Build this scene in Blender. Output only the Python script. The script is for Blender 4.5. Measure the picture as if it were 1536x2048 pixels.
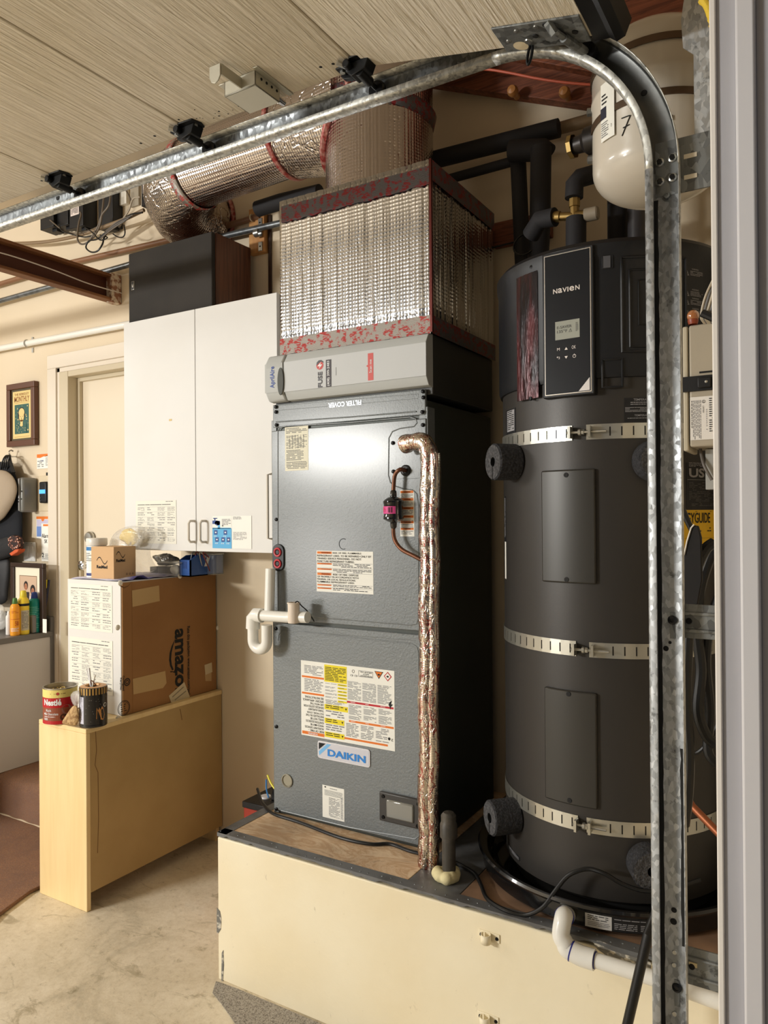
import bpy, math, random
from mathutils import Vector as V, Matrix
import numpy as np
for o in list(bpy.data.objects): bpy.data.objects.remove(o)
S = bpy.context.scene; COL = S.collection; PI = math.pi
# ---------------- camera ----------------
FPX, YAW, PITCH, ROLL, EYE = 1494.4, 0.543098, 0.00443081, -0.00756313, 1.45
_f = V((-math.sin(YAW)*math.cos(PITCH), math.cos(YAW)*math.cos(PITCH), math.sin(PITCH)))
_r = V((math.cos(YAW), math.sin(YAW), 0)); _u = _r.cross(_f)
CR = _r*math.cos(ROLL)+_u*math.sin(ROLL); CU = -_r*math.sin(ROLL)+_u*math.cos(ROLL)
CO = V((0, 0, EYE))
cd = bpy.data.cameras.new('camera'); cam = bpy.data.objects.new('camera', cd); COL.objects.link(cam)
cd.sensor_fit = 'HORIZONTAL'; cd.sensor_width = 36; cd.lens = 36*FPX/1536; cd.clip_start = 0.02
cam.matrix_world = Matrix(((CR.x, CU.x, -_f.x, CO.x), (CR.y, CU.y, -_f.y, CO.y), (CR.z, CU.z, -_f.z, CO.z), (0, 0, 0, 1)))
S.camera = cam
# ---------------- light ----------------
w = bpy.data.worlds.new('world'); S.world = w; w.use_nodes = True
bg = w.node_tree.nodes['Background']; bg.inputs[0].default_value = (0.86, 0.90, 1.0, 1); bg.inputs[1].default_value = 0.085
def area(name, loc, to, sx, sy, power, col):
    l = bpy.data.lights.new(name, 'AREA'); l.shape = 'RECTANGLE'; l.size = sx; l.size_y = sy; l.energy = power; l.color = col
    o = bpy.data.objects.new(name, l); COL.objects.link(o); o.location = loc
    o.rotation_euler = (V(to)-V(loc)).to_track_quat('-Z', 'Y').to_euler(); return o
area('ceiling_tube_light', (-4.3, -2.5, 2.12), (-1.8, 1.8, 0.9), 1.1, 0.2, 160, (1.0, 0.985, 0.94))
area('second_tube_light', (-5.6, -0.2, 2.75), (-3.0, 0.6, 0.6), 1.1, 0.3, 36, (1.0, 0.98, 0.94))
area('added_door_fill', (-4.9, -2.9, 1.0), (-1.2, .8, 2.3), .7, .7, 34, (1.0, 0.97, 0.94))  # added soft fill, lifts the underside of the overhead door
S.view_settings.view_transform = 'Standard'; S.view_settings.look = 'None'; S.view_settings.gamma = 1
S.view_settings.use_curve_mapping = False; S.view_settings.exposure = 0.08

# ---------------- pixel to world helpers ----------------
def ray(x, y): return _f + CR*((x-768)/FPX) - CU*((y-1024)/FPX)
def PY(x, y, v): d = ray(x, y); return CO + d*((v-CO.y)/d.y)
def PX(x, y, v): d = ray(x, y); return CO + d*((v-CO.x)/d.x)
def PZ(x, y, v): d = ray(x, y); return CO + d*((v-CO.z)/d.z)
# ---------------- materials ----------------
def lin(c):
    c = tuple(c)
    if max(c) > 1: c = tuple(k/255 for k in c)
    return tuple((k/12.92 if k <= .04045 else ((k+.055)/1.055)**2.4) for k in c[:3]) + (1,)
MATS = {}
def mat(name, col=(128, 128, 128), rough=.5, metal=0, bump=None, var=None, coat=0, trans=0, alpha=1, emit=None, spec=.5, stretch=(1, 1, 1), ior=1.45, coatr=.05):
    if name in MATS: return MATS[name]
    m = bpy.data.materials.new(name); m.use_nodes = True; nt = m.node_tree; b = nt.nodes['Principled BSDF']; MATS[name] = m
    I = b.inputs; I['Base Color'].default_value = lin(col); I['Roughness'].default_value = rough; I['Metallic'].default_value = metal
    I['Coat Weight'].default_value = coat; I['Coat Roughness'].default_value = coatr; I['Transmission Weight'].default_value = trans; I['Alpha'].default_value = alpha
    I['Specular IOR Level'].default_value = spec; I['IOR'].default_value = ior
    if emit: I['Emission Color'].default_value = lin(emit[0]); I['Emission Strength'].default_value = emit[1]
    if bump or var:
        tc = nt.nodes.new('ShaderNodeTexCoord'); mp = nt.nodes.new('ShaderNodeMapping'); mp.inputs['Scale'].default_value = stretch
        nt.links.new(tc.outputs['Object'], mp.inputs[0])
    if bump:
        n = nt.nodes.new('ShaderNodeTexNoise'); n.inputs['Scale'].default_value = bump[0]; n.inputs['Detail'].default_value = 4
        bn = nt.nodes.new('ShaderNodeBump'); bn.inputs['Strength'].default_value = bump[1]; bn.inputs['Distance'].default_value = bump[2] if len(bump) > 2 else .002
        nt.links.new(mp.outputs[0], n.inputs['Vector']); nt.links.new(n.outputs['Fac'], bn.inputs['Height']); nt.links.new(bn.outputs[0], I['Normal'])
    if var:  # (scale, colour2, lo, hi)
        n = nt.nodes.new('ShaderNodeTexNoise'); n.inputs['Scale'].default_value = var[0]; n.inputs['Detail'].default_value = 5
        r = nt.nodes.new('ShaderNodeValToRGB'); r.color_ramp.elements[0].color = lin(col); r.color_ramp.elements[1].color = lin(var[1])
        r.color_ramp.elements[0].position = var[2]; r.color_ramp.elements[1].position = var[3]
        nt.links.new(mp.outputs[0], n.inputs['Vector']); nt.links.new(n.outputs['Fac'], r.inputs[0]); nt.links.new(r.outputs[0], I['Base Color'])
    return m
def nodes_of(m):
    nt = m.node_tree; b = nt.nodes['Principled BSDF']; tc = nt.nodes.new('ShaderNodeTexCoord')
    def mk(t, **k):
        n = nt.nodes.new(t)
        for a, v in k.items():
            if a.startswith('i_'): n.inputs[a[2:].replace('_', ' ')].default_value = v
            else: setattr(n, a, v)
        return n
    return nt, b, tc, mk
def ramp(nt, src, stops):
    r = nt.nodes.new('ShaderNodeValToRGB'); e = r.color_ramp.elements
    e[0].position, e[0].color = stops[0][0], lin(stops[0][1]); e[1].position, e[1].color = stops[-1][0], lin(stops[-1][1])
    for p, c in stops[1:-1]: q = e.new(p); q.color = lin(c)
    nt.links.new(src, r.inputs[0]); return r.outputs[0]
def mapv(nt, tc, scale, rot=(0, 0, 0)):
    mp = nt.nodes.new('ShaderNodeMapping'); mp.inputs['Scale'].default_value = scale; mp.inputs['Rotation'].default_value = rot
    nt.links.new(tc.outputs['Object'], mp.inputs[0]); return mp.outputs[0]
def mixc(nt, fac, a, b, mode='MIX'):
    n = nt.nodes.new('ShaderNodeMix'); n.data_type = 'RGBA'; n.blend_type = mode
    for k, s in ((0, fac), (6, a), (7, b)):
        if hasattr(s, 'is_linked') and hasattr(s, 'node'): nt.links.new(s, n.inputs[k])
        else: n.inputs[k].default_value = s
    return n.outputs[2]
def noise(nt, vec, scale, detail=4, rough=.5, dist=0):
    n = nt.nodes.new('ShaderNodeTexNoise'); n.inputs['Scale'].default_value = scale; n.inputs['Detail'].default_value = detail
    n.inputs['Roughness'].default_value = rough; n.inputs['Distortion'].default_value = dist
    nt.links.new(vec, n.inputs['Vector']); return n.outputs['Fac']
def bumpn(nt, b, h, strength, dist=.002, prev=None):
    n = nt.nodes.new('ShaderNodeBump'); n.inputs['Strength'].default_value = strength; n.inputs['Distance'].default_value = dist
    nt.links.new(h, n.inputs['Height'])
    if prev: nt.links.new(prev, n.inputs['Normal'])
    nt.links.new(n.outputs[0], b.inputs['Normal']); return n.outputs[0]
def galv(name, tint=(175, 178, 180), dark=(152, 155, 156), scale=150, rough=.52, metal=.7):
    m = mat(name, tint, rough, metal); nt, b, tc, mk = nodes_of(m)
    v = mk('ShaderNodeTexVoronoi'); v.inputs['Scale'].default_value = scale; nt.links.new(mapv(nt, tc, (1, 1, .6)), v.inputs['Vector'])
    bw = mk('ShaderNodeSeparateColor'); nt.links.new(v.outputs['Color'], bw.inputs[0])
    c1 = ramp(nt, bw.outputs[0], [(0, dark), (.45, tint), (1, tuple(min(255, k*1.15) for k in tint))])
    n2 = noise(nt, tc.outputs['Object'], 28, 6, .7)
    c2 = ramp(nt, n2, [(.33, (90, 88, 80)), (.40, (255, 255, 255)), (1, (255, 255, 255))])
    nt.links.new(mixc(nt, .6, c1, c2, 'MULTIPLY'), b.inputs['Base Color'])
    rr = mk('ShaderNodeMapRange'); rr.inputs[3].default_value = rough-.1; rr.inputs[4].default_value = rough+.22
    nt.links.new(bw.outputs[1], rr.inputs[0]); nt.links.new(rr.outputs[0], b.inputs['Roughness']); return m
M_galv = galv('galvanized_steel'); M_galvd = galv('galvanized_steel_dull', (125, 128, 128), (96, 98, 98), 80, .5, .7)
M_zinc = mat('zinc', (190, 190, 185), .3, .9); M_alu = mat('strap_steel', (205, 203, 192), .28, .85, bump=(40, .1)); M_chrome = mat('chrome', (220, 220, 220), .08, 1)
M_blackm = mat('black_metal', (18, 18, 19), .35, .3, coat=.3); M_blackp = mat('black_plastic', (16, 16, 18), .45); M_cable = mat('black_cable', (20, 20, 20), .4)
M_slot = mat('slot_dark', (12, 12, 12), .7); M_ink = mat('black_ink', (32, 32, 32), .8); M_inkg = mat('grey_ink', (120, 120, 122), .8)
M_white = mat('white_ink', (235, 235, 235), .6); M_paper = mat('paper', (240, 239, 230), .75); M_orange = mat('orange_ink', (226, 120, 40), .7)
M_yellow = mat('yellow_ink', (236, 216, 40), .7); M_red = mat('red_ink', (190, 40, 50), .7); M_pvc = mat('pvc_white', (236, 234, 226), .3, coat=.2)
M_wall = mat('wall_cream_paint', (222, 206, 180), .75, bump=(60, .12), var=(1.6, (216, 199, 171), .35, .75))
M_trim = mat('trim_cream_paint', (224, 213, 196), .45, bump=(30, .08))
M_copper = mat('copper', (128, 84, 62), .4, .7, var=(20, (92, 64, 50), .4, .7)); M_brass = mat('brass', (160, 135, 85), .35, .9)
M_screw = mat('screw_black', (20, 20, 22), .3, .6)
# ---------------- mesh building ----------------
WLOC = {}
class MB:
    def __init__(s): s.v = []; s.f = []; s.m = []
    def add(s, vs, fs, mi=0):
        k = len(s.v); s.v += [tuple(p) for p in vs]; s.f += [tuple(i+k for i in f) for f in fs]; s.m += [mi]*len(fs); return s
    def box(s, x0, x1, y0, y1, z0, z1, mi=0):
        x0, x1 = sorted((x0, x1)); y0, y1 = sorted((y0, y1)); z0, z1 = sorted((z0, z1))
        return s.add([(x0, y0, z0), (x1, y0, z0), (x1, y1, z0), (x0, y1, z0), (x0, y0, z1), (x1, y0, z1), (x1, y1, z1), (x0, y1, z1)],
                     [(0, 3, 2, 1), (4, 5, 6, 7), (0, 1, 5, 4), (1, 2, 6, 5), (2, 3, 7, 6), (3, 0, 4, 7)], mi)
    def obox(s, o, a, b, c, mi=0):   # corner o, edge vectors a,b,c
        o, a, b, c = V(o), V(a), V(b), V(c)
        if a.cross(b).dot(c) < 0: a, b = b, a
        return s.add([o, o+a, o+a+b, o+b, o+c, o+a+c, o+a+b+c, o+b+c], [(0, 3, 2, 1), (4, 5, 6, 7), (0, 1, 5, 4), (1, 2, 6, 5), (2, 3, 7, 6), (3, 0, 4, 7)], mi)
    def prism(s, pts, d, mi=0):     # closed planar polygon pts extruded by vector d
        pts = [V(p) for p in pts]; d = V(d); n = len(pts)
        return s.add(pts+[p+d for p in pts], [tuple(range(n))[::-1], tuple(range(n, 2*n))]+[(i, (i+1) % n, (i+1) % n+n, i+n) for i in range(n)], mi)
    def quad(s, a, b, c, d, mi=0): return s.add([a, b, c, d], [(0, 1, 2, 3)], mi)
    def tube(s, path, r, seg=12, mi=0, cap=True, closed=False):
        P = [V(p) for p in path]; n = len(P); R = r if isinstance(r, (list, tuple)) else [r]*n
        k0 = len(s.v); up = None
        for i, p in enumerate(P):
            if closed: t = (P[(i+1) % n]-P[i-1]).normalized()
            else: t = (P[min(i+1, n-1)]-P[max(i-1, 0)]).normalized()
            if up is None: up = t.orthogonal().normalized()
            up = (up-t*up.dot(t)).normalized(); b = t.cross(up)
            s.v += [tuple(p+(up*math.cos(2*PI*j/seg)+b*math.sin(2*PI*j/seg))*R[i]) for j in range(seg)]
        m = n if closed else n-1
        for i in range(m):
            for j in range(seg):
                a = k0+i*seg; c = k0+((i+1) % n)*seg; s.f.append((a+j, a+(j+1) % seg, c+(j+1) % seg, c+j)); s.m.append(mi)
        if cap and not closed:
            s.f.append(tuple(k0+j for j in range(seg))[::-1]); s.f.append(tuple(k0+(n-1)*seg+j for j in range(seg))); s.m += [mi, mi]
        return s
    def lathe(s, prof, c, axis=(0, 0, 1), seg=32, mi=0, a0=0, a1=2*PI):   # prof: (radius, height)
        ax = V(axis).normalized(); e = ax.orthogonal().normalized() if abs(ax.z) < .99 else V((1, 0, 0)); g = ax.cross(e); c = V(c); k0 = len(s.v); full = abs(a1-a0-2*PI) < 1e-6
        ns = seg if full else seg+1
        for r, h in prof:
            for j in range(ns):
                a = a0+(a1-a0)*j/seg; s.v.append(tuple(c+ax*h+(e*math.cos(a)+g*math.sin(a))*r))
        for i in range(len(prof)-1):
            for j in range(seg):
                a = k0+i*ns; b = a+ns; j2 = (j+1) % ns if full else j+1
                s.f.append((a+j, a+j2, b+j2, b+j)); s.m.append(mi)
        return s
    def cyl(s, a, b, r, seg=16, mi=0): return s.tube([a, b], r, seg, mi)
    def xf(s, fn): s.v = [tuple(fn(V(p))) for p in s.v]; return s
    def build(s, name, mats, parent=None, smooth=True, bevel=0, solid=0, origin=None, ang=35, sub=0):
        if not isinstance(mats, (list, tuple)): mats = [mats]
        pl = WLOC.get(parent.name, V((0, 0, 0))) if parent else V((0, 0, 0))
        if origin is None:
            if parent: org = pl
            else:
                a = np.array(s.v); org = V(((a[:, 0].min()+a[:, 0].max())/2, (a[:, 1].min()+a[:, 1].max())/2, a[:, 2].min()))
        else: org = V(origin)
        me = bpy.data.meshes.new(name); me.from_pydata([tuple(V(p)-org) for p in s.v], [], s.f); me.update()
        for m in mats: me.materials.append(m)
        me.polygons.foreach_set('material_index', s.m)
        if smooth:
            me.polygons.foreach_set('use_smooth', [True]*len(me.polygons)); me.set_sharp_from_angle(angle=math.radians(ang))
        o = bpy.data.objects.new(name, me); COL.objects.link(o)
        if parent: o.parent = parent
        o.location = org-pl; WLOC[o.name] = org
        if solid: q = o.modifiers.new('s', 'SOLIDIFY'); q.thickness = abs(solid); q.offset = 1 if solid > 0 else -1
        if bevel: q = o.modifiers.new('b', 'BEVEL'); q.width = bevel; q.segments = 2; q.limit_method = 'ANGLE'; q.angle_limit = math.radians(40)
        if sub: q = o.modifiers.new('u', 'SUBSURF'); q.levels = q.render_levels = sub
        return o
def tag(o, label, cat, group=None):
    o['label'] = label; o['category'] = cat
    if group: o['group'] = group
    return o
def thing(name, loc, label, cat, group=None):
    o = bpy.data.objects.new(name, None); COL.objects.link(o); o.location = V(loc); o.empty_display_size = .05; WLOC[o.name] = V(loc); return tag(o, label, cat, group)
def struct(o): o['kind'] = 'structure'; return o
def lab(o, t): o['label'] = t; return o
def clone(o, loc):       # a copy placed so its origin is at world point loc, same parent
    c = o.copy(); COL.objects.link(c); pl = WLOC[o.parent.name] if o.parent else V((0, 0, 0)); c.location = V(loc)-pl; WLOC[c.name] = V(loc); return c
def arc(c, a, b, r, t0, t1, n): c, a, b = V(c), V(a), V(b); return [c+a*r*math.cos(t0+(t1-t0)*i/n)+b*r*math.sin(t0+(t1-t0)*i/n) for i in range(n+1)]
def spline(pts, n=6):
    P = [V(p) for p in pts]; P = [P[0]*2-P[1]]+P+[P[-1]*2-P[-2]]; out = []
    for i in range(1, len(P)-2):
        for k in range(n):
            t = k/n; a, b, c, d = P[i-1:i+3]
            out.append(.5*((2*b)+(c-a)*t+(2*a-5*b+4*c-d)*t*t+(-a+3*b-3*c+d)*t**3))
    out.append(P[-2]); return out
# ---------------- lettering and printed sheets ----------------
_tc = {}
def glyphs(s, bold=0.0):
    k = (s, bold)
    if k not in _tc:
        cu = bpy.data.curves.new('t', 'FONT'); cu.body = s; cu.size = 1; cu.offset = bold; cu.resolution_u = 3
        ob = bpy.data.objects.new('t', cu); me = bpy.data.meshes.new_from_object(ob)
        vs = np.array([tuple(v.co) for v in me.vertices]); fs = [tuple(p.vertices) for p in me.polygons]
        bpy.data.objects.remove(ob); bpy.data.curves.remove(cu); bpy.data.meshes.remove(me)
        mn = vs[:, :2].min(0); mx = vs[:, :2].max(0); _tc[k] = ((vs[:, :2]-mn)/(mx-mn), fs, (mx-mn)[0]/(mx-mn)[1])
    return _tc[k]
class Sheet:
    """a flat (or wrapped) printed sheet; pt(x,y,h) maps metres right/down from the top left corner and height off the surface"""
    def __init__(s, pt, w, h, base, thick=.0006, nx=1): s.pt = pt; s.w = w; s.h = h; s.mb = MB(); s.mats = [base]; s.th = thick; s.nx = nx; s.texts = []; s._base()
    def _base(s):
        n = s.nx; q = s.pt; vs = []; fs = []
        for i in range(n+1):
            x = s.w*i/n; vs += [q(x, 0, s.th), q(x, s.h, s.th), q(x, 0, 0), q(x, s.h, 0)]
        for i in range(n):
            a = 4*i; b = a+4; fs += [(a, a+1, b+1, b), (a+2, a, b, b+2), (a+1, a+3, b+3, b+1)]
        fs += [(0, 2, 3, 1), (4*n, 4*n+1, 4*n+3, 4*n+2)]; s.mb.add(vs, fs)
    def mi(s, m):
        if m not in s.mats: s.mats.append(m)
        return s.mats.index(m)
    def poly(s, m, pts, lay=1): s.mb.add([s.pt(x*s.w, y*s.h, s.th+lay*.00035) for x, y in pts], [tuple(range(len(pts)))], s.mi(m))
    def rect(s, m, x0, y0, x1, y1, lay=1):
        n = max(1, int(math.ceil(s.nx*(x1-x0))))
        for i in range(n):
            a = x0+(x1-x0)*i/n; b = x0+(x1-x0)*(i+1)/n; s.poly(m, [(a, y0), (a, y1), (b, y1), (b, y0)], lay)
    def disc(s, m, x, y, r, lay=2, n=16, asp=None):
        k = s.w/s.h if asp is None else asp
        s.poly(m, [(x+r*math.cos(-2*PI*i/n), y+r*k*math.sin(-2*PI*i/n)) for i in range(n)][::-1] if False else [(x+r*math.cos(2*PI*i/n), y-r*k*math.sin(2*PI*i/n)) for i in range(n)], lay)
    def ring(s, m, x, y, r, wd, lay=2, n=20):
        k = s.w/s.h
        for i in range(n):
            a, b = 2*PI*i/n, 2*PI*(i+1)/n; q = [(x+R*math.cos(t), y-R*k*math.sin(t)) for R, t in ((r, a), (r, b), (r-wd, b), (r-wd, a))]; s.poly(m, q[::-1], lay)
    def words(s, m, x0, y0, x1, y1, rows, seed=0, fill=.93, th=.42, wl=(.03, .1), lay=2):
        R = random.Random(seed); dy = (y1-y0)/rows
        for i in range(rows):
            x = x0; end = x1-(x1-x0)*R.random()*.35 if R.random() < .4 else x1
            while x < end-.01:
                L = min(R.uniform(*wl), end-x); 
                if R.random() < fill: s.poly(m, [(x, y0+dy*i), (x, y0+dy*(i+th)), (x+L, y0+dy*(i+th)), (x+L, y0+dy*i)], lay)
                x += L+.012
    def text(s, t, x0, y0, x1, y1, m=None, bold=.0, lay=3, rot=0, fit=True, name='lettering'):
        g, fs, asp = glyphs(t, bold); vs = []
        for u, v in g:
            if rot == 0: x, y = x0+(x1-x0)*u, y1-(y1-y0)*v
            elif rot == 90: x, y = x0+(x1-x0)*v, y0+(y1-y0)*u       # reads top to bottom
            elif rot == -90: x, y = x1-(x1-x0)*v, y1-(y1-y0)*u      # reads bottom to top
            else: x, y = x1-(x1-x0)*u, y0+(y1-y0)*v
            vs.append(s.pt(x*s.w, y*s.h, s.th+lay*.00035))
        s.texts.append((name, vs, fs, m or M_ink))
    def build(s, name, parent=None, label=None, cat=None, group=None, origin=None):
        o = s.mb.build(name, s.mats, parent, smooth=False, origin=origin)
        if cat: tag(o, label, cat, group)
        elif label: lab(o, label)
        org = WLOC[o.name]
        bym = {}
        for nm, vs, fs, m in s.texts: bym.setdefault((nm, m.name), []).append((vs, fs, m))
        for (nm, _), L in bym.items():
            mb = MB()
            for vs, fs, m in L: mb.add(vs, fs)
            mb.build(nm, L[0][2], o, smooth=False, origin=org)
        return o
def planar(o, u, v, n):   # top-left corner o, unit right u, unit down v, normal n
    o, u, v, n = V(o), V(u), V(v), V(n)
    return lambda x, y, h: o+u*x+v*y+n*h
def sheetY(a, b, y, base, **k):   # on a plane facing -Y, from pixel corners a (top left) and b (bottom right)
    A = PY(a[0], a[1], y); B = PY(b[0], b[1], y)
    return Sheet(planar(A, (1, 0, 0), (0, 0, -1), (0, -1, 0)), B.x-A.x, A.z-B.z, base, **k)
# ================= SETTING =================
YW = 2.5
m = mat('concrete', (205, 192, 168), .55); nt, b, tc, mk = nodes_of(m)
o_ = tc.outputs['Object']
c = ramp(nt, noise(nt, o_, 2.2, 8, .65, .6), [(.3, (182, 172, 150)), (.45, (220, 208, 184)), (.6, (236, 225, 203)), (.75, (240, 233, 216))])
c2 = ramp(nt, noise(nt, mapv(nt, tc, (1, 2.2, 1), (0, 0, .6)), 5.5, 8, .7, 1.5), [(.34, (172, 166, 146)), (.42, (255, 255, 255)), (1, (255, 255, 255))])
c3 = ramp(nt, noise(nt, o_, 46, 8, .85), [(.3, (120, 112, 98)), (.42, (235, 230, 222)), (.6, (255, 255, 255))])
nt.links.new(mixc(nt, .6, mixc(nt, .55, c, c2, 'MULTIPLY'), c3, 'MULTIPLY'), b.inputs['Base Color'])
bumpn(nt, b, noise(nt, o_, 35, 8, .7), .25, .004); M_conc = m
struct(MB().box(-6.5, 4, -4, 2.6, -.08, 0).build('floor', M_conc, smooth=False))
m = mat('rough_concrete', (168, 160, 148), .9); nt, b, tc, mk = nodes_of(m)
n_ = noise(nt, tc.outputs['Object'], 220, 4, .8); nt.links.new(ramp(nt, n_, [(.35, (90, 84, 78)), (.5, (176, 168, 156)), (.7, (208, 202, 192))]), b.inputs['Base Color']); bumpn(nt, b, n_, .8, .006)
# worn apron of exposed aggregate along the platform foot
pts = [PZ(x, y, .002) for x, y in ((432, 1962), (470, 1975), (640, 2046), (800, 2110), (900, 2150), (560, 2120), (480, 2060), (445, 2010), (425, 1985))]
_a = MB().prism(pts, (0, 0, -.02)).build('concrete_patch', m, smooth=False); tag(_a, 'rough grey patch of worn speckled concrete at the foot of the cream platform', 'concrete patch')
mw = MB()
XL = -6.5
mw.box(XL, -3.42, YW, YW+.12, -.05, 3.1); mw.box(-3.42, -2.62, YW, YW+.12, 2.2, 3.1); mw.box(-2.62, 0, YW, YW+.12, -.05, 3.1); mw.box(-3.42, -2.62, YW+.1, YW+.12, -.05, 2.2); mw.box(-3.42, -2.62, YW, YW+.1, -.05, .19)
struct(mw.build('wall_back', M_wall, smooth=False))
struct(MB().box(XL-.12, XL, -4, 2.62, -.05, 3.1).build('wall_left', mat('far_wall_grey', (156, 152, 146), .8), smooth=False))
struct(MB().box(XL-.12, .1, -4.12, -4, -.05, 3.1).build('wall_front', mat('far_wall_dark', (112, 112, 114), .8), smooth=False))
M_ceil = mat('ceiling_board', (205, 190, 165), .8)
struct(MB().box(XL, .02, -4, YW, 3.12, 3.2).build('ceiling', M_ceil, smooth=False))
M_jamb = mat('jamb_paint', (184, 183, 188), .5, bump=(40, .15), var=(3, (176, 175, 180), .4, .7))
M_jamb2 = mat('jamb_paint_light', (212, 210, 212), .5, bump=(40, .12))
mr = MB(); mr.box(-.165, -.02, 1.33, 2.62, -.05, 3.12); mr.box(-.165, -.02, -4, 1.33, 2.34, 3.12); mr.box(-.165, -.02, -4, -3.5, -.05, 2.34)
struct(mr.build('wall_right', M_wall, smooth=False))
# jamb of the garage opening, boards seen from the opening
def board(n, x0, x1, y0, z1, m, bev=.002): return struct(MB().box(x0, x1, y0, 1.335, 0, z1).build(n, m, bevel=bev))
board('trim_1', -.1665, -.157, 1.298, 2.34, mat('jamb_edge_white', (236, 230, 222), .5))
board('trim_2', -.1575, -.128, 1.304, 2.34, M_jamb)
board('trim_3', -.1285, -.100, 1.292, 2.34, M_jamb2, .004)
board('trim_4', -.1005, .08, 1.306, 2.34, M_jamb)
_o = MB().box(-.15, .02, 1.315, 1.335, 0, 2.34).build('baseboard_right', M_jamb)
struct(_o)
# interior door with casing
def trimb(n, bx, m=M_trim, bev=.003):
    t = MB()
    for q in bx: t.box(*q)
    return struct(t.build(n, m, bevel=bev))
trimb('trim_5', [(-3.585, -3.512, YW-.022, YW, .18, 2.24), (-3.585, -2.55, YW-.022, YW, 2.24, 2.312)])
trimb('trim_6', [(-3.512, -3.487, YW-.014, YW, .18, 2.24), (-3.512, -2.55, YW-.014, YW, 2.215, 2.24)])
M_jd = mat('door_jamb_tan', (205, 192, 165), .5)
trimb('trim_7', [(-3.487, -3.415, YW-.02, YW+.1, .18, 2.215), (-3.4149, -2.6, YW-.019, YW+.1, 2.185, 2.215)], M_jd)
trimb('trim_8', [(-3.4149, -3.395, YW+.035, YW+.10, .18, 2.1849), (-3.3949, -2.6, YW+.035, YW+.10, 2.165, 2.1849)], M_jd)
M_door = mat('door_cream', (226, 213, 190), .42, bump=(18, .06))
dr = struct(MB().box(-3.396, -2.621, YW+.055, YW+.095, .19, 2.18).build('door_1', M_door, bevel=.002))
_c = PY(160, 1131, YW+.0); _c = V((-3.335, YW+.05, _c.z))
_k = MB().lathe([(.028, 0), (.028, .006), (.012, .01), (.011, .03), (.02, .036), (.027, .048), (.024, .06), (.01, .066), (0, .067)], _c, (0, -1, 0), 24).build('door_knob', M_chrome, dr)
_c = PY(172, 1076, YW+.0); _c = V((-3.33, YW+.05, _c.z))
MB().lathe([(.032, 0), (.032, .012), (.026, .02), (.012, .022), (0, .022)], _c, (0, -1, 0), 24).build('deadbolt', M_zinc, dr)
for zz in (PY(156, 1078, YW).z, PY(156, 1125, YW).z):
    p = MB().box(-3.423, -3.418, YW+.0, YW+.028, zz-.035, zz+.035).build('strike_plate', M_zinc, dr)
    MB().box(-3.4185, -3.4165, YW+.006, YW+.022, zz-.014, zz+.014).build('latch_hole', M_slot, p)
# carpeted steps
m = mat('carpet', (166, 94, 52), .95); nt, b, tc, mk = nodes_of(m)
n_ = noise(nt, tc.outputs['Object'], 260, 5, .8); n2 = noise(nt, tc.outputs['Object'], 9, 4, .6)
nt.links.new(mixc(nt, .6, ramp(nt, n_, [(.3, (112, 64, 24)), (.5, (182, 112, 52)), (.7, (228, 166, 98))]), ramp(nt, n2, [(.3, (200, 190, 180)), (.7, (255, 255, 255))]), 'MULTIPLY'), b.inputs['Base Color'])
bumpn(nt, b, n_, 1, .012); b.inputs['Sheen Weight'].default_value = .4; M_carp = m
st = thing('carpeted_step', (-3.6, 2.3, 0), 'brown carpeted step below the interior door behind the yellow cabinet', 'step')
q = MB(); pr = [(2.15, 0), (2.15, .15), (2.158, .172), (2.175, .185), (2.21, .19), (2.5, .19), (2.5, 0)]
q.prism([(-4.6, y, z) for y, z in pr], (1.9, 0, 0)).build('riser_carpet', M_carp, st, ang=60)
q = MB().tube([(-4.6+.02*i, 2.147+.002*math.sin(i*1.3), .012+.002*math.sin(i*.9)) for i in range(95)], .006, 6).build('loose_edge_strip', mat('frayed_backing', (214, 196, 168), .9), st)
_o = MB().box(-4.9, -2.67, 1.1, 2.145, .0, .014).build('carpet_mat', M_carp, bevel=.004); 
_a = MB().prism([(-4.9, 1.1, .001), (-2.30, 1.1, .001), (-2.612, 1.604, .001), (-2.668, 1.76, .001), (-2.668, 2.145, .001), (-4.9, 2.145, .001)], (0, 0, .014))
bpy.data.objects.remove(_o); _o = _a.build('carpet_mat', M_carp, bevel=.004, ang=60); tag(_o, 'flat brown carpet lying on the concrete left of the yellow cabinet', 'carpet')
# rafters / beams behind
M_rw = mat('rafter_wood', (112, 62, 42), .6); nt, b, tc, mk = nodes_of(M_rw)
n_ = noise(nt, mapv(nt, tc, (3, 30, 60)), 1.5, 6, .6, 1); nt.links.new(ramp(nt, n_, [(.3, (66, 32, 20)), (.5, (116, 64, 42)), (.7, (140, 82, 56))]), b.inputs['Base Color'])
def slab(p, q, t, hgt, y0, y1, n, m, par=None):   # sloped board in the XZ plane: lower edge p->q
    p, q = V(p), V(q); d = (q-p).normalized(); up = V((-d.z, 0, d.x)); up = up if up.z > 0 else -up
    return MB().prism([V((a.x, y0, a.z)) for a in (p, q, q+up*hgt, p+up*hgt)], (0, y1-y0, 0)).build(n, m, par, bevel=.003)
A = PY(800, 158, 2.42); B = PY(1260, 222, 2.42)
t_ = thing('peg_board', (A+B)/2, 'dark reddish wooden board with round pegs under the ceiling above the black pipes', 'peg rail')
slab(A, B, 0, .13, 2.42, 2.47, 'board', M_rw, t_)
M_peg = mat('peg_wood', (172, 118, 66), .45)
for px, py in ((1030, 188), (1133, 191)):
    c = PY(px, py, 2.40); MB().lathe([(.011, -.0), (.011, .02), (.017, .03), (.019, .042), (.014, .055), (0, .06)], (c.x, 2.42, c.z), (0, -1, 0), 16).build('peg', M_peg, t_)
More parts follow.
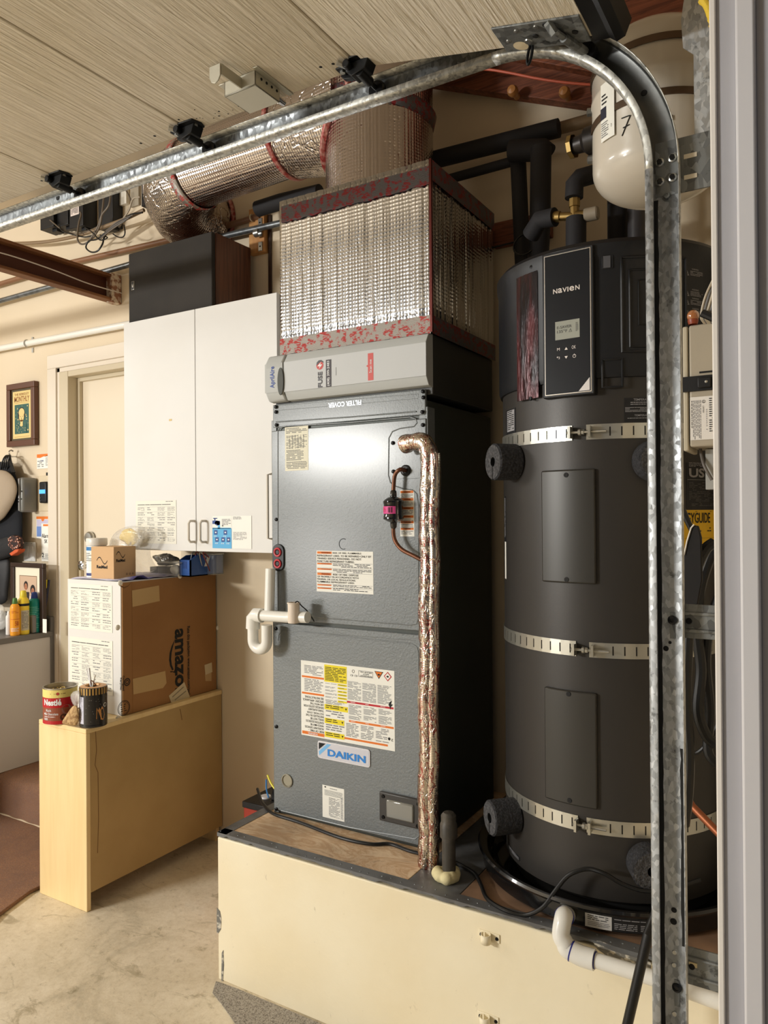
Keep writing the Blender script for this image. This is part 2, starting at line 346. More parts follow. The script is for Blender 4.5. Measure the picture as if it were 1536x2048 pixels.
A = PY(905, 92, 2.30); B = PY(1300, 165, 2.30)
_o = slab(A, B, 0, .22, 2.30, 2.34, 'rafter', M_rw); tag(_o, 'red brown wooden rafter sloping above the orange cable', 'rafter')
P_ = [PY(x, y, 2.26) for x, y in ((880, 135), (920, 137), (975, 139), (1020, 146), (1080, 158), (1140, 166), (1200, 170), (1262, 172))]
tag(MB().tube(spline(P_), .004, 8).build('orange_cable', mat('orange_cable', (196, 92, 66), .5)), 'thin orange red cable running along the dark rafter', 'cable')
# brown channel beam at the left
t_ = thing('channel_beam', (-3.02, 2.48, 2.51), 'brown steel channel beam running out from the back wall above the garage door', 'beam')
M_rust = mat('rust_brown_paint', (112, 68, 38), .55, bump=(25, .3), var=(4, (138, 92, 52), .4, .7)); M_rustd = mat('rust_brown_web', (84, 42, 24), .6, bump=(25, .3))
MB().box(-3.075, -3.02, .6, 2.495, 2.628, 2.642).build('top_flange', M_rust, t_, bevel=.003)
MB().box(-3.075, -3.02, .6, 2.495, 2.512, 2.526).build('bottom_flange', M_rust, t_, bevel=.003)
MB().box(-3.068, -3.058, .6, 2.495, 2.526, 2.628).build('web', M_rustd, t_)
MB().box(-3.06, -3.018, 2.44, 2.497, 2.505, 2.648).build('end_plate', mat('peeling_paint', (150, 105, 80), .7, var=(40, (215, 200, 180), .45, .55)), t_, bevel=.002)
P_ = [(-3.0175, .6+.19*i, 2.60-.004*i+.006*math.sin(i*1.9)) for i in range(11)]
MB().tube(spline(P_), .003, 6).build('wire', mat('white_wire', (214, 205, 195), .5), t_)

# ================= PLATFORM =================
PT = .459; PFy = 1.737
pf = thing('equipment_platform', (-.9, 2.1, 0), 'cream painted plywood platform carrying the air handler and the black water heater', 'platform')
m = mat('platform_cream', (238, 222, 180), .5); nt, b, tc, mk = nodes_of(m); o_ = tc.outputs['Object']
c = ramp(nt, noise(nt, o_, 2.5, 5), [(.35, (240, 226, 192)), (.65, (246, 236, 208))])
c2 = ramp(nt, noise(nt, mapv(nt, tc, (2, 2, .8), (.3, .3, 0)), 20, 7, .8, .5), [(.27, (110, 96, 76)), (.36, (255, 255, 255)), (1, (255, 255, 255))])
nt.links.new(mixc(nt, .5, c, c2, 'MULTIPLY'), b.inputs['Base Color']); bumpn(nt, b, noise(nt, o_, 30, 6, .6), .3, .003); M_pc = m
m = mat('platform_plywood', (188, 150, 108), .7); nt, b, tc, mk = nodes_of(m)
w_ = noise(nt, mapv(nt, tc, (1.6, 4.5, 1), (0, 0, .1)), 2.2, 6, .65, 2.8); n2 = noise(nt, tc.outputs['Object'], 4, 5)
nt.links.new(mixc(nt, .6, ramp(nt, w_, [(.3, (176, 144, 112)), (.42, (226, 198, 164)), (.5, (204, 168, 130)), (.6, (234, 208, 174)), (.75, (214, 184, 150))]), ramp(nt, n2, [(.35, (170, 168, 166)), (.6, (255, 255, 255))]), 'MULTIPLY'), b.inputs['Base Color']); M_ply = m
M_gp = mat('grey_sheet_metal', (112, 113, 114), .5, .3, bump=(30, .2), var=(14, (88, 86, 84), .45, .7))
MB().box(-1.668, -.168, PFy, PFy+.018, 0, PT-.014).build('front_panel', M_pc, pf, bevel=.004)
MB().box(-1.668, -1.65, PFy+.018, YW, 0, PT-.014).build('side_panel', M_pc, pf, bevel=.003)
MB().box(-1.65, -.168, PFy+.018, YW-.002, PT-.03, PT-.016).build('frame', M_ply, pf)
def deckp(n, x0, x1, y0, y1, m, z=PT): return MB().box(x0, x1, y0, y1, z-.016, z).build(n, m, pf, bevel=.0015)
x_s = PZ(815, 1760, PT).x
deckp('plywood_sheet', -1.64, x_s, PFy+.024, YW-.004, M_ply)
deckp('metal_plate', x_s+.002, x_s+.155, PFy+.024, YW-.004, M_gp)
deckp('plywood_sheet', x_s+.157, -.168, PFy+.024, YW-.004, mat('platform_plywood_dark', (150, 118, 92), .7, var=(7, (112, 88, 70), .35, .65), bump=(20, .2)))
# metal edging: front and left angles with ragged paint line
def edging(n, a, b, w, dep, nrm):
    a, b, nrm = V(a), V(b), V(nrm); L = (b-a).length; d = (b-a)/L; R = random.Random(4); k = int(L/.02); vs = []; fs = []
    for i in range(k+1):
        p = a+d*L*i/k; r = dep*(.55+.45*R.random()) if R.random() > .25 else dep*1.5
        vs += [p-nrm*w+V((0, 0, .0012)), p+nrm*.0016+V((0, 0, .0012)), p+nrm*.0016-V((0, 0, r))]
    for i in range(k):
        q = 3*i; fs += [(q, q+1, q+4, q+3), (q+1, q+2, q+5, q+4)]
    fs = [f[::-1] for f in fs] if nrm.y < 0 else fs
    mb = MB().add(vs, fs); return mb.build(n, M_gp, pf, smooth=False, solid=0)
edging('metal_edging', (-1.668, PFy, PT), (-.168, PFy, PT), .034, .007, (0, -1, 0))
edging('metal_edging', (-1.668, PFy, PT), (-1.668, YW, PT), .036, .007, (-1, 0, 0))
# nails in the edging
nl = MB(); R = random.Random(7)
for i in range(46):
    x = -1.66+i*.0325; nl.lathe([(.0028, 0), (.002, .0012), (0, .0014)], (x+R.uniform(-.008, .008), PFy+R.uniform(.006, .026), PT+.001), (0, 0, 1), 6)
_n = nl.build('nail_heads', M_galvd, pf); _n['kind'] = 'stuff'
# bare patches and paint chips
def chip(pts, lay=.0012): MB().prism([PY(x, y, PFy-.0) for x, y in pts], (0, -lay, 0)).build('bare_patch', mat('bare_grey_primer', (118, 116, 110), .8, var=(60, (205, 198, 182), .5, .6)), pf, smooth=False)
chip([(434, 1815), (440, 1822), (443, 1838), (442, 1858), (437, 1866), (434, 1866)])
chip([(444, 1905), (447, 1900), (448, 1930), (446, 1962), (443, 1962)])
chip([(1185, 1882), (1200, 1881), (1285, 1915), (1302, 1925), (1302, 1937), (1270, 1930), (1215, 1912), (1195, 1898)])
for i, (cx, cz) in enumerate((((960+998)/2, 1872), (977, 2036))):
    c = PY(cx, cz, PFy); cl = MB().box(c.x-.028, c.x+.028, PFy-.003, PFy, c.z-.011, c.z+.011)
    a_ = arc((c.x-.004, PFy-.014, 0), (1, 0, 0), (0, -1, 0), .013, -1.0, 3.7, 12); vs = []; fs = []
    for p in a_: vs += [(p.x, p.y, c.z-.012), (p.x, p.y, c.z+.010)]
    for j in range(len(a_)-1): fs.append((2*j, 2*j+2, 2*j+3, 2*j+1))
    k = cl.build('pipe_clip', M_pc, pf, bevel=.001); MB().add(vs, fs).build('clip_loop', M_pc, k, solid=.002)
    for sx in (-.021, .021): MB().lathe([(.0045, 0), (.004, .002), (0, .0025)], (c.x+sx, PFy-.003, c.z), (0, -1, 0), 10).build('screw', M_screw, k)
# ================= GARAGE DOOR (overhead) =================
m = mat('door_panel_woodgrain', (226, 216, 196), .42); nt, b, tc, mk = nodes_of(m)
w1 = noise(nt, mapv(nt, tc, (70, 3.5, 1), (0, 0, .03)), 1.6, 5, .55, .35); n2 = noise(nt, tc.outputs['Object'], 3, 5)
nt.links.new(mixc(nt, .5, ramp(nt, n2, [(.3, (220, 208, 184)), (.7, (232, 222, 204))]), ramp(nt, w1, [(.3, (215, 210, 200)), (.6, (255, 255, 255))]), 'MULTIPLY'), b.inputs['Base Color'])
bumpn(nt, b, w1, 1, .008); M_gd = m
gd = thing('garage_door', (-1.4, -.9, 2.437), 'cream wood grained sectional garage door raised overhead on its track', 'garage door')
XS = [-.425, -.885, -1.40, -1.92, -2.44]; DZ = 2.437; DY = 1.385
TA = .2   # the last section already leans into the curve
def tilt(p):
    dx, dz = p.x-XS[1], p.z-DZ; return V((XS[1]+dx*math.cos(TA)+dz*math.sin(TA), p.y, DZ-dx*math.sin(TA)+dz*math.cos(TA)))
for i in range(4):
    x1, x0 = XS[i]-.0015, XS[i+1]+.0015
    if i == 0: x1 = XS[1]+.52
    mb = MB().box(x0, x1, -3.5, DY, DZ, DZ+.045); m2 = MB().box(x0-.003, x0, -3.5, DY-.001, DZ+.01, DZ+.04)
    if i == 0: mb.xf(tilt); m2.xf(tilt)
    mb.build('door_section', M_gd, gd, bevel=.003); m2.build('section_seal', M_slot, gd)
xe = XS[1]+.52; seal = MB(); pr = [(0, .05), (.04, .052), (.062, .03), (.056, .0), (.042, -.008), (.028, 0), (0, -.002)]
seal.prism([(xe+x, -3.5, DZ+z) for x, z in pr], (0, 3.5+DY+.012, 0)).xf(tilt).build('bottom_seal', M_blackp, gd, ang=20)
M_hng = mat('hinge_black', (22, 23, 24), .4, .4)
YT = 1.448   # track web plane
def hinge(x):
    h = MB().prism([(x-.05, DY-.03, DZ), (x-.05, DY-.002, DZ), (x+.045, DY-.002, DZ), (x+.052, DY-.02, DZ), (x+.045, DY-.048, DZ), (x+.0, DY-.05, DZ), (x-.02, DY-.03, DZ)], (0, 0, -.004))
    h.prism([(x-.02, DY-.035, DZ-.004), (x+.04, DY-.035, DZ-.004), (x+.03, DY-.035, DZ-.026), (x-.005, DY-.035, DZ-.034), (x-.02, DY-.035, DZ-.02)], (0, .034, 0))
    h.tube([(x-.01, DY-.05, DZ-.012), (x-.01, DY+.006, DZ-.012)], .009, 12)
    h.tube([(x+.012, DY-.03, DZ-.026), (x+.012, DY+.015, DZ-.028)], .011, 12)
    h.prism([(x-.055, DY-.005, DZ-.003), (x-.045, DY-.005, DZ-.014), (x-.02, DY-.005, DZ-.02), (x-.015, DY-.005, DZ-.003)], (0, .012, 0))
    o = h.build('hinge', M_hng, gd, bevel=.0015)
    MB().tube([(x+.012, DY-.02, DZ-.027), (x+.012, YT-.006, DZ-.029)], .0055, 10).build('roller_stem', M_blackm, o)
    MB().lathe([(.0, -.008), (.018, -.008), (.021, -.004), (.021, .004), (.018, .008), (0, .008)], (x+.012, YT-.017, DZ-.031), (0, 1, 0), 20).build('roller', M_blackm, o)
    for dx, dy in ((-.04, -.016), (.036, -.026)):
        MB().lathe([(.0065, 0), (.0065, .004), (0, .0042)], (x+dx, DY+dy, DZ-.004), (0, 0, -1), 6).build('bolt', M_zinc, o)
    MB().cyl((x-.028, DY-.055, DZ-.008), (x-.012, DY-.03, DZ-.012), .006, 6).build('bolt', M_zinc, o)
for x in XS[1:4]: hinge(x)
# bottom bracket with roller entering the curve
b0, b1 = XS[1]+.345, XS[1]+.515
bb = MB().box(b0, b1, DY-.075, DY+.008, DZ-.004, DZ); bb.box(b0, b1, DY+.005, DY+.008, DZ-.004, DZ+.04)
o = bb.xf(tilt).build('bottom_bracket', M_galvd, gd, bevel=.001)
def bk(prof_, fx, fy, m, n): MB().lathe(prof_, (b0+fx, DY+fy, DZ-.004), (0, 0, -1), 16).xf(tilt).build(n, m, o)
for fx, fy, r in ((.018, -.03, .005), (.045, -.058, .005), (.075, -.035, .006), (.085, -.062, .005), (.15, -.03, .006), (.055, -.02, .008), (.105, -.065, .006)): bk([(r, 0), (r*.9, .002), (0, .0024)], fx, fy, M_slot if r == .006 else M_zinc, 'bolt')
bk([(.015, 0), (0, .0008)], .035, -.008, mat('hole_cream', (214, 200, 170), .6), 'round_hole')
MB().tube([tilt(V((b0+.055+.004*math.sin(t), DY-.004, DZ-.020+.019*math.cos(t)))) for t in [2*PI*i/18 for i in range(18)]], .0028, 8, closed=True).build('ring', M_hng, o)
a = PY(1160, 40, DY-.055); a = tilt(V((b0+.118, DY-.06, DZ-.012))); b2 = V((-.395, YT-.014, 2.345))
b2 = V((-.400, YT-.014, 2.335))
MB().tube([a, a.lerp(b2, .3), a.lerp(b2, .31), b2], [.006, .006, .009, .009], 10).build('roller_stem', M_galvd, o)
MB().lathe([(0, -.012), (.018, -.012), (.02, -.004), (.02, .006), (.012, .012), (0, .012)], b2, (0, 1, 0), 20).build('roller', M_blackm, o)
MB().tube([a+V((-.006, -.010, .01)), a+V((.004, .002, -.008))], .0085, 6).build('bolt', M_galvd, o)
# slide lock on the inside of the second section
zb_ = DZ-.034; LC = [PZ(x, y, zb_) for x, y in ((449, 195), (509.5, 169), (561, 206), (498.6, 227))]
lx0, lx1, ly0, ly1 = (LC[0].x+LC[3].x)/2, (LC[1].x+LC[2].x)/2, (LC[0].y+LC[1].y)/2, min(DY+.03, (LC[2].y+LC[3].y)/2)
M_lock = mat('lock_steel', (196, 192, 176), .42, .55)
lk = MB().box(lx0, lx1, ly0, ly1, zb_, zb_+.003); lk.box(lx0, lx1, ly0, ly0+.003, zb_, DZ-.001); lk.box(lx1-.003, lx1, ly0, ly1, zb_, DZ-.001); lk.box(lx0, lx0+.003, ly0, ly1, zb_, DZ-.001); lk.box(lx1, lx1+.014, ly0-.01, DY, DZ-.003, DZ-.001); lk.box(lx0-.018, lx0, ly0+.0, DY, DZ-.003, DZ-.001)
o = lk.build('slide_lock', M_lock, gd, bevel=.001)
hx_ = (lx0+lx1)/2+.004; hy0 = PZ(443, 130, DZ-.01).y
MB().box(hx_-.0015, hx_+.0015, hy0, ly0+.02, DZ-.03, DZ-.006).build('slide_bar', M_lock, o)
MB().prism([(hx_-.032, hy0, DZ-.006), (hx_, hy0, DZ-.006), (hx_, hy0, DZ-.032), (hx_-.006, hy0, DZ-.042), (hx_-.016, hy0, DZ-.046), (hx_-.026, hy0, DZ-.042), (hx_-.032, hy0, DZ-.03)], (0, -.003, 0)).build('handle', M_lock, o, bevel=.001)
MB().tube([(lx1-.012, ly1, DZ-.018), (lx1-.012, ly1+.03, DZ-.018)], .007, 12).build('lock_bolt', M_chrome, o)
for k in range(4): MB().lathe([(.0032, 0), (.003, .001), (0, .001)], (lx1+.0002, ly0+.02+.018*k, DZ-.012), (1, 0, 0), 10).build('hole', M_slot, o)
R = random.Random(12); sp = MB()
for i in range(46):
    k = i % 3; x = (-1.24, -1.36, -.80)[k]+R.gauss(0, .035); y = DY-.012-abs(R.gauss(0, .03)); sp.lathe([(R.uniform(.0012, .0035), 0), (0, .0006)], (x, y, DZ-.0002), (0, 0, -1), 7)
for x, y in ((-1.50, DY-.035), (-1.56, DY-.028), (-.96, DY-.05), (-.93, DY-.045), (-1.98, DY-.03)): sp.lathe([(.004, 0), (0, .0008)], (x, y, DZ-.0002), (0, 0, -1), 8)
_s = sp.build('mildew_specks', M_slot, gd); _s['kind'] = 'stuff'
# ================= TRACK =================
tr = thing('door_track', (-.267, YT, 0), 'galvanized garage door track curving from the overhead run down to the floor', 'door track')
YF = 1.42
prof = [(.0115, YF+.003), (.0115, YF), (.003, YF), (0, YF+.003), (0, YT-.004), (.004, YT), (.051, YT), (.055, YT-.004), (.0555, YF+.002)]   # (s across, y)
def sweep(path):   # list of (origin(x,z), outward unit (x,z)); the web is face strip 5 of the profile
    vs = []; mb = MB(); n = len(prof)
    for (ox, oz), (ux, uz) in path: vs += [(ox+ux*s, y, oz+uz*s) for s, y in prof]
    mb.v = vs
    for i in range(len(path)-1):
        for j in range(n-1): a = i*n+j; mb.f.append((a, a+1, a+n+1, a+n)); mb.m.append(1 if j in (4, 5, 6) else 0)
    return mb
TX, TZ, RR = -.292, 2.08, .30
M_curve = galv('galvanized_lip', (178, 178, 172), (150, 150, 146), 150, .4); M_curve_web = mat('dark_curve_web', (78, 79, 78), .34, .6, var=(9, (112, 112, 108), .45, .7)); M_hweb = galv('dull_web', (132, 136, 138), (108, 110, 112), 120, .5)
sweep([((TX, z), (1, 0)) for z in (.02, .8, 1.6, TZ)]).build('vertical_rail', [M_galv, M_galv], tr, solid=-.0018, ang=50)
cp = [((TX-RR+RR*math.cos(t), TZ+RR*math.sin(t)), (math.cos(t), math.sin(t))) for t in [PI/2*i/28 for i in range(29)]]
sweep(cp).build('curved_rail', [M_curve, M_curve_web], tr, solid=-.0018, ang=50)  # curved web in a darker, blotchy grey than its lip
sweep([((TX-RR-.3*k, TZ+RR+.001*k), (0, 1)) for k in range(0, 14)]).build('horizontal_rail', [M_curve, M_hweb], tr, solid=-.0018, ang=50)
M_shade_grime = mat('black_shade_grime', (24, 24, 24), .6)
R = random.Random(21)
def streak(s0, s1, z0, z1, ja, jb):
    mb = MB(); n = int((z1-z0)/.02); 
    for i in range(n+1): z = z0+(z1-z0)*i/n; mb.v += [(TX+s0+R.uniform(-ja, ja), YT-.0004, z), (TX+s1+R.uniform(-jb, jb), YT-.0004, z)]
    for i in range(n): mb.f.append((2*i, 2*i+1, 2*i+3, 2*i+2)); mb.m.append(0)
    return mb.build('shade_grime_streak', M_shade_grime, tr, smooth=False)
streak(.004, .0165, .45, TZ-.05, 0, .0008); streak(.046, .0505, .66, 1.02, .0012, 0)  # long strip paints the shade inside the lip; short one is grime
def vbolt(x, z, r=.0075, par=None, m=M_blackm): return MB().lathe([(r, 0), (r*.9, .003), (r*.45, .0045), (r*.4, .003), (0, .003)], (x, YT-.0005, z), (0, -1, 0), 14).build('bolt', m, par or tr)
sp = MB().box(TX+.012, TX+.115, YT-.0008, YT+.003, TZ-.045, TZ+.055).build('splice_plate', M_galvd, tr)
for dx, dz in ((.0205, .018), (.0425, .021), (.0205, -.018), (.0425, -.015)): vbolt(TX+dx, TZ+dz, .0085, sp, M_zinc); MB().lathe([(.0055, 0), (.005, .006), (0, .006)], (TX+dx, YT-.003, TZ+dz), (0, -1, 0), 6).build('bolt_head', M_blackm, sp)
vbolt(TX+.032, TZ-.045, .006, sp, M_galvd)
for dz in (.018, -.02): MB().box(TX+.062, TX+.084, YT-.002, YT-.0008, TZ+dz-.004, TZ+dz+.004).build('slot', mat('hole_light', (205, 196, 178), .7), sp)
# flag bracket plate fixed to the jamb
fl = MB().prism([PY(x, y, 1.455) for x, y in ((1427, -30), (1372, -30), (1362, 40), (1366, 95), (1387, 108), (1389, 270), (1375, 300), (1382, 352), (1384, 362), (1430, 352))], (0, .003, 0)).build('flag_bracket', M_galv, tr, smooth=False)
MB().box(PY(1397, 330, 1.454).x, PY(1406, 330, 1.454).x, 1.4535, 1.455, PY(1400, 326, 1.454).z, PY(1400, 316, 1.454).z).build('square_hole', mat('hole_light2', (150, 140, 125), .7), fl)
# jamb brackets (ribbed channels) and slots/bolts on the rail
def jbr(z, hh, slots):
    o = MB().box(TX+.05, -.163, 1.452, 1.456, z-hh, z+hh).build('jamb_bracket', M_galvd, tr, bevel=.001)
    for dz in (-hh*.55, hh*.45): MB().tube([(TX+.053, 1.451, z+dz), (-.166, 1.451, z+dz)], .0035, 8).build('rib', M_galvd, o)
    for x, dz, L in slots: MB().box(x, x+L, 1.4505, 1.452, z+dz-.004, z+dz+.004).build('slot', mat('hole_cream2', (206, 190, 150), .7), o)
    MB().lathe([(.006, 0), (.005, .003), (0, .003)], (TX+.062, 1.452, z), (0, -1, 0), 10).build('bolt', M_screw, o)
    return o
jbr(1.253, .031, [])
z0 = PY(1374, 1930, 1.452).z; jbr(z0, .034, [(-.235, .004, .014)])
for py, sl in ((1240, 1), (1975, 1)):
    c = PY(1345 if py < 1500 else 1354, py, YT)
    MB().box(c.x-.0045, c.x+.0045, YT-.0012, YT-.0004, c.z-.034, c.z+.014).build('slot', M_galvd, tr)
    vbolt(c.x, c.z, .0088)
for px, py, r in ((1332, 1297, .005), (1348, 1820, .005), (1347, 1843, .006), (1349, 1905, .0045), (1348, 1930, .0045), (1349, 2028, .005), (1340, 185+1100, .003)):
    c = PY(px, py, YT); MB().lathe([(r, 0), (r*.8, .001), (0, .0012)], (c.x, YT-.0004, c.z), (0, -1, 0), 12).build('hole', M_slot if py < 1860 else M_zinc, tr)
# hole in curve
c = PY(1288, 186, YT); MB().lathe([(.006, 0), (.005, .001), (0, .0012)], (c.x, YT-.0004, c.z), (0, -1, 0), 12).build('hole', M_slot, tr)
c = PY(116, 395, YT); MB().lathe([(.009, 0), (.008, .001), (0, .0012)], (c.x, YT-.0004, c.z), (0, -1, 0), 12).build('hole', M_slot, tr)

c = PY(1416, 12, 1.32); _f2 = MB()
R = random.Random(3)
for i in range(9): q = PY(1404+2.6*i, 2+ (i*i)*.75, 1.345); _f2.lathe([(.0065*math.sin(t), .0065*math.cos(t)) for t in (.05, .8, 1.57, 2.35, 3.1)], q, (0, 0, 1), 8)
_f2 = _f2.build('yellow_foam', mat('yellow_foam', (222, 190, 60), .7), None, ang=180); q = _f2.modifiers.new('r', 'REMESH'); q.mode = 'VOXEL'; q.voxel_size = .002; tag(_f2, 'yellow expanding foam squeezed along the top of the garage door jamb', 'foam')

_o = MB().box(-.47, -.17, 2.02, 2.07, PY(1300, 58, 2.02).z, 3.1).build('header_board', M_rw, bevel=.003); tag(_o, 'dark red brown board above the cream expansion tank', 'board')
# ================= AIR HANDLER =================
AX0, AX1, AY0, AY1, AZ1 = -1.616, -1.024, 1.946, 2.43, 1.80
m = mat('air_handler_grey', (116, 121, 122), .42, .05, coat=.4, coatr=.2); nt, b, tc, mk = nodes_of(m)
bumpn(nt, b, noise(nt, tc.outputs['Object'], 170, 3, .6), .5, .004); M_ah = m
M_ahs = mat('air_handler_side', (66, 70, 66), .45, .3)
ah = thing('air_handler', ((AX0+AX1)/2, 2.19, PT), 'tall grey metal air handler standing on the cream platform', 'air handler')
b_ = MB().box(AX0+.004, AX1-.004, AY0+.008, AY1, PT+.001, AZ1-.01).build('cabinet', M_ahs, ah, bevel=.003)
fr = MB(); fr.box(AX0, AX0+.022, AY0+.004, AY0+.05, PT+.001, AZ1-.03); fr.box(AX1-.03, AX1, AY0+.004, AY0+.05, PT+.001, AZ1-.03)
fr.build('corner_post', M_ah, ah, bevel=.002)
GZ = 1.100
def panel(z0, z1, name):
    o = MB().box(AX0+.003, AX1-.004, AY0, AY0+.01, z0, z1).build(name, M_ah, ah, bevel=.003); return o
pl_ = panel(PT+.012, GZ-.004, 'lower_panel'); pu = panel(GZ+.006, 1.735, 'upper_panel'); pfl = MB().box(AX0+.008, AX1-.006, AY0+.002, AY0+.012, 1.745, 1.822).build('filter_cover', M_ah, ah, bevel=.003)
MB().box(AX0+.004, AX1-.004, AY0+.0085, AY0+.013, GZ-.006, GZ+.008).build('seam_gap', M_slot, ah)
# embossed outlines: thin raised tubes following pixels on the front plane
def emboss(par, pts, r=.0021, closed=False, n=1, y=AY0): 
    P = [PY(x, yy, y) for x, yy in pts]; return MB().tube([V((p.x, y+.0004, p.z)) for p in P], r, 6, closed=closed).build('embossed_line', M_ah, par)
emboss(pu, [(556, 1236), (556, 862), (560, 855), (572, 852), (700, 845), (820, 834), (832, 838), (834, 846), (828, 853), (800, 857), (785, 863), (778, 876), (777, 950), (781, 965), (790, 972), (808, 978), (826, 980), (834, 988), (837, 1010), (837, 1235), (833, 1247), (822, 1250), (600, 1232)])
emboss(pu, [(552, 844), (700, 834), (832, 823)])
emboss(pl_, [(556, 1282), (558, 1268), (566, 1262), (600, 1263), (825, 1288), (834, 1294), (837, 1306), (840, 1660), (838, 1672), (830, 1678), (700, 1655), (562, 1621)])
emboss(pl_, [(600, 1264), (700, 1271), (832, 1281)], .001)
emboss(pfl, [(553, 821), (700, 809), (836, 797), (837, 788), (700, 799), (553, 812)], .0009, True, y=AY0+.002)
Q = lambda x0, y0, x1, y1, y, base, **k: sheetY((x0, y0), (x1, y1), y, base, **k)
# the lettering FILTER COVER stands on its head
s_ = Sheet(planar(PY(655, 805, AY0+.002), (1, 0, 0), (0, 0, -1), (0, -1, 0)), PY(725, 800, AY0).x-PY(655, 805, AY0).x, .022, M_ah, thick=.0003)
s_.text('FILTER COVER', .03, .12, .97, .8, mat('embossed_highlight', (168, 172, 176), .3, .5), .02, rot=180); s_.build('embossed_plate', pfl)
scr = MB().lathe([(0, -.001), (.0062, 0), (.0058, .003), (.003, .0045), (0, .0045)], (0, 0, 0), (0, -1, 0), 12).build('screw', M_screw, ah, origin=(0, 0, 0))
def screws(mesh_ob, par, pts, y):
    for i, (x, yy) in enumerate(pts):
        p = PY(x, yy, y); c = mesh_ob.copy(); COL.objects.link(c); c.parent = par; c.location = p-WLOC[par.name]; WLOC[c.name] = p.copy()
screws(scr, ah, [(552, 814), (552, 824), (553, 850), (553, 1039), (552, 1257), (553, 1453), (553, 1618), (846, 783), (847, 795), (845, 824), (846, 850), (846, 939), (845, 1039), (847, 1254), (846, 1286), (849, 1507), (850, 1694), (786, 886), (787, 943)], AY0-.0005)
bpy.data.objects.remove(scr)
# coil access plate, grommet
a = PY(792, 872, AY0); c = PY(850, 956, AY0)
MB().box(a.x, AX1-.005, AY0-.0015, AY0, c.z, a.z).build('coil_plate', M_ah, ah, bevel=.0006)
g_ = PY(812, 941, AY0); MB().lathe([(.017, 0), (.017, .003), (.013, .005), (.009, .005), (.008, .002), (0, .002)], (g_.x, AY0-.0015, g_.z), (0, -1, 0), 20).build('rubber_grommet', M_blackp, ah)
k_ = PY(687, 1088, AY0); MB().tube(arc((k_.x, AY0-.0002, k_.z), (1, 0, 0), (0, 0, 1), .0165, -1.2, -5.2, 16), .001, 6).build('knockout', M_slot, ah)
# drain port plate with two red rings
c = PY(558, 1115, AY0)
def stad(cx, cz, hw, hh, y, n=10):
    return [(cx+hw*math.cos(t), y, cz+hh+hw*math.sin(t)) for t in [PI*i/n for i in range(n+1)]]+[(cx-hw*math.cos(t), y, cz-hh-hw*math.sin(t)) for t in [PI*i/n for i in range(n+1)]]
o = MB().prism(stad(c.x, c.z, .024, .021, AY0), (0, -.006, 0)).build('drain_port_plate', M_blackp, ah, bevel=.001, smooth=False)
for dz in (.018, -.020):
    MB().tube(arc((c.x, AY0-.008, c.z+dz), (1, 0, 0), (0, 0, 1), .0125, 0, 2*PI, 20)[:-1], .0035, 8, closed=True).build('red_seal', mat('red_rubber', (196, 60, 70), .45), o)
    MB().lathe([(.009, 0), (.007, .003), (0, .003)], (c.x, AY0-.006, c.z+dz), (0, -1, 0), 8).build('plug', M_blackm, o)
# sight hole
c = PY(575, 1561, AY0); MB().lathe([(.0225, 0), (.022, .004), (.019, .0045), (.017, .001), (0, .001)], (c.x, AY0-.0002, c.z), (0, -1, 0), 24).build('sight_hole', mat('sight_glass', (150, 146, 130), .2, .3), ah)
# breaker window
a = PY(762, 1583, AY0); c = PY(848, 1655, AY0); wz0, wz1 = PY(762, 1638, AY0).z, PY(762, 1580, AY0).z
o = MB().box(a.x, c.x, AY0-.012, AY0-.0002, wz0, wz1).build('breaker_window', mat('window_frame_grey', (62, 60, 58), .4), ah, bevel=.004)
ww, wh = c.x-a.x, wz1-wz0
MB().box(a.x+ww*.18, c.x-ww*.18, AY0-.017, AY0-.008, wz0+wh*.18, wz1-wh*.2).build('clear_flap', mat('smoky_flap', (128, 128, 122), .12, .2, coat=1), o, bevel=.006)
for fx, fz in ((.1, .15), (.1, .86), (.9, .12), (.92, .86)): MB().lathe([(.006, 0), (.005, .003), (0, .003)], (a.x+ww*fx, AY0-.012, wz0+wh*fz), (0, -1, 0), 12).build('screw', M_screw, o)
# printed sheets
s_ = Q(570, 855, 617, 940, AY0, mat('yellowed_paper', (232, 228, 206), .7))
s_.words(M_inkg, .05, .03, .95, .16, 4, 1); s_.words(M_inkg, .06, .2, .95, .5, 14, 2, fill=.7, wl=(.05, .1)); s_.words(M_inkg, .06, .53, .8, .78, 8, 3); s_.words(M_inkg, .06, .8, .95, .97, 5, 4)
for x in (.2, .32, .44, .56, .68, .8): s_.rect(M_inkg, x, .19, x+.01, .5, 3)
s_.build('rating_chart', ah, 'cream printed chart label at the upper left of the panel')
def warnl(rot=0): pass
s_ = Q(800, 980, 829, 1073, AY0, M_paper)
for i, y in enumerate((.02, .18, .37, .55, .67, .81)):
    s_.rect(M_orange, .04, y, .95, y+.05, 1); s_.text('WARNING', .3, y+.01, .75, y+.042, M_ink, .01); s_.words(M_inkg, .05, y+.07, .92, min(.97, y+.07+.1), 4 if i in (0, 1) else 3, i)
s_.build('warning_label', ah, 'narrow white label with orange bars behind the filter drier')
s_ = Q(633, 1101, 747, 1189, AY0, M_paper); th = .055
def wb(y, x1=.27, hh=.055): s_.rect(M_orange, .015, y, x1, y+hh, 1); s_.text('WARNING', .09, y+.008, x1-.02, y+hh-.01, mat('label_brown', (120, 50, 20), .7), .01)
wb(.02, .28)
for i, t in enumerate(('RISK OF FIRE, FLAMMABLE', 'REFRIGERANT USED. TO BE REPAIRED ONLY BY', 'TRAINED SERVICE PERSONNEL. DO NOT', 'PUNCTURE REFRIGERANT TUBING.')):
    x0 = .3 if i == 0 else .015; x1 = (.8, .97, .8, .68)[i]; s_.text(t, x0, .03+.068*i, x1, .03+.068*i+.045, M_ink, .004)
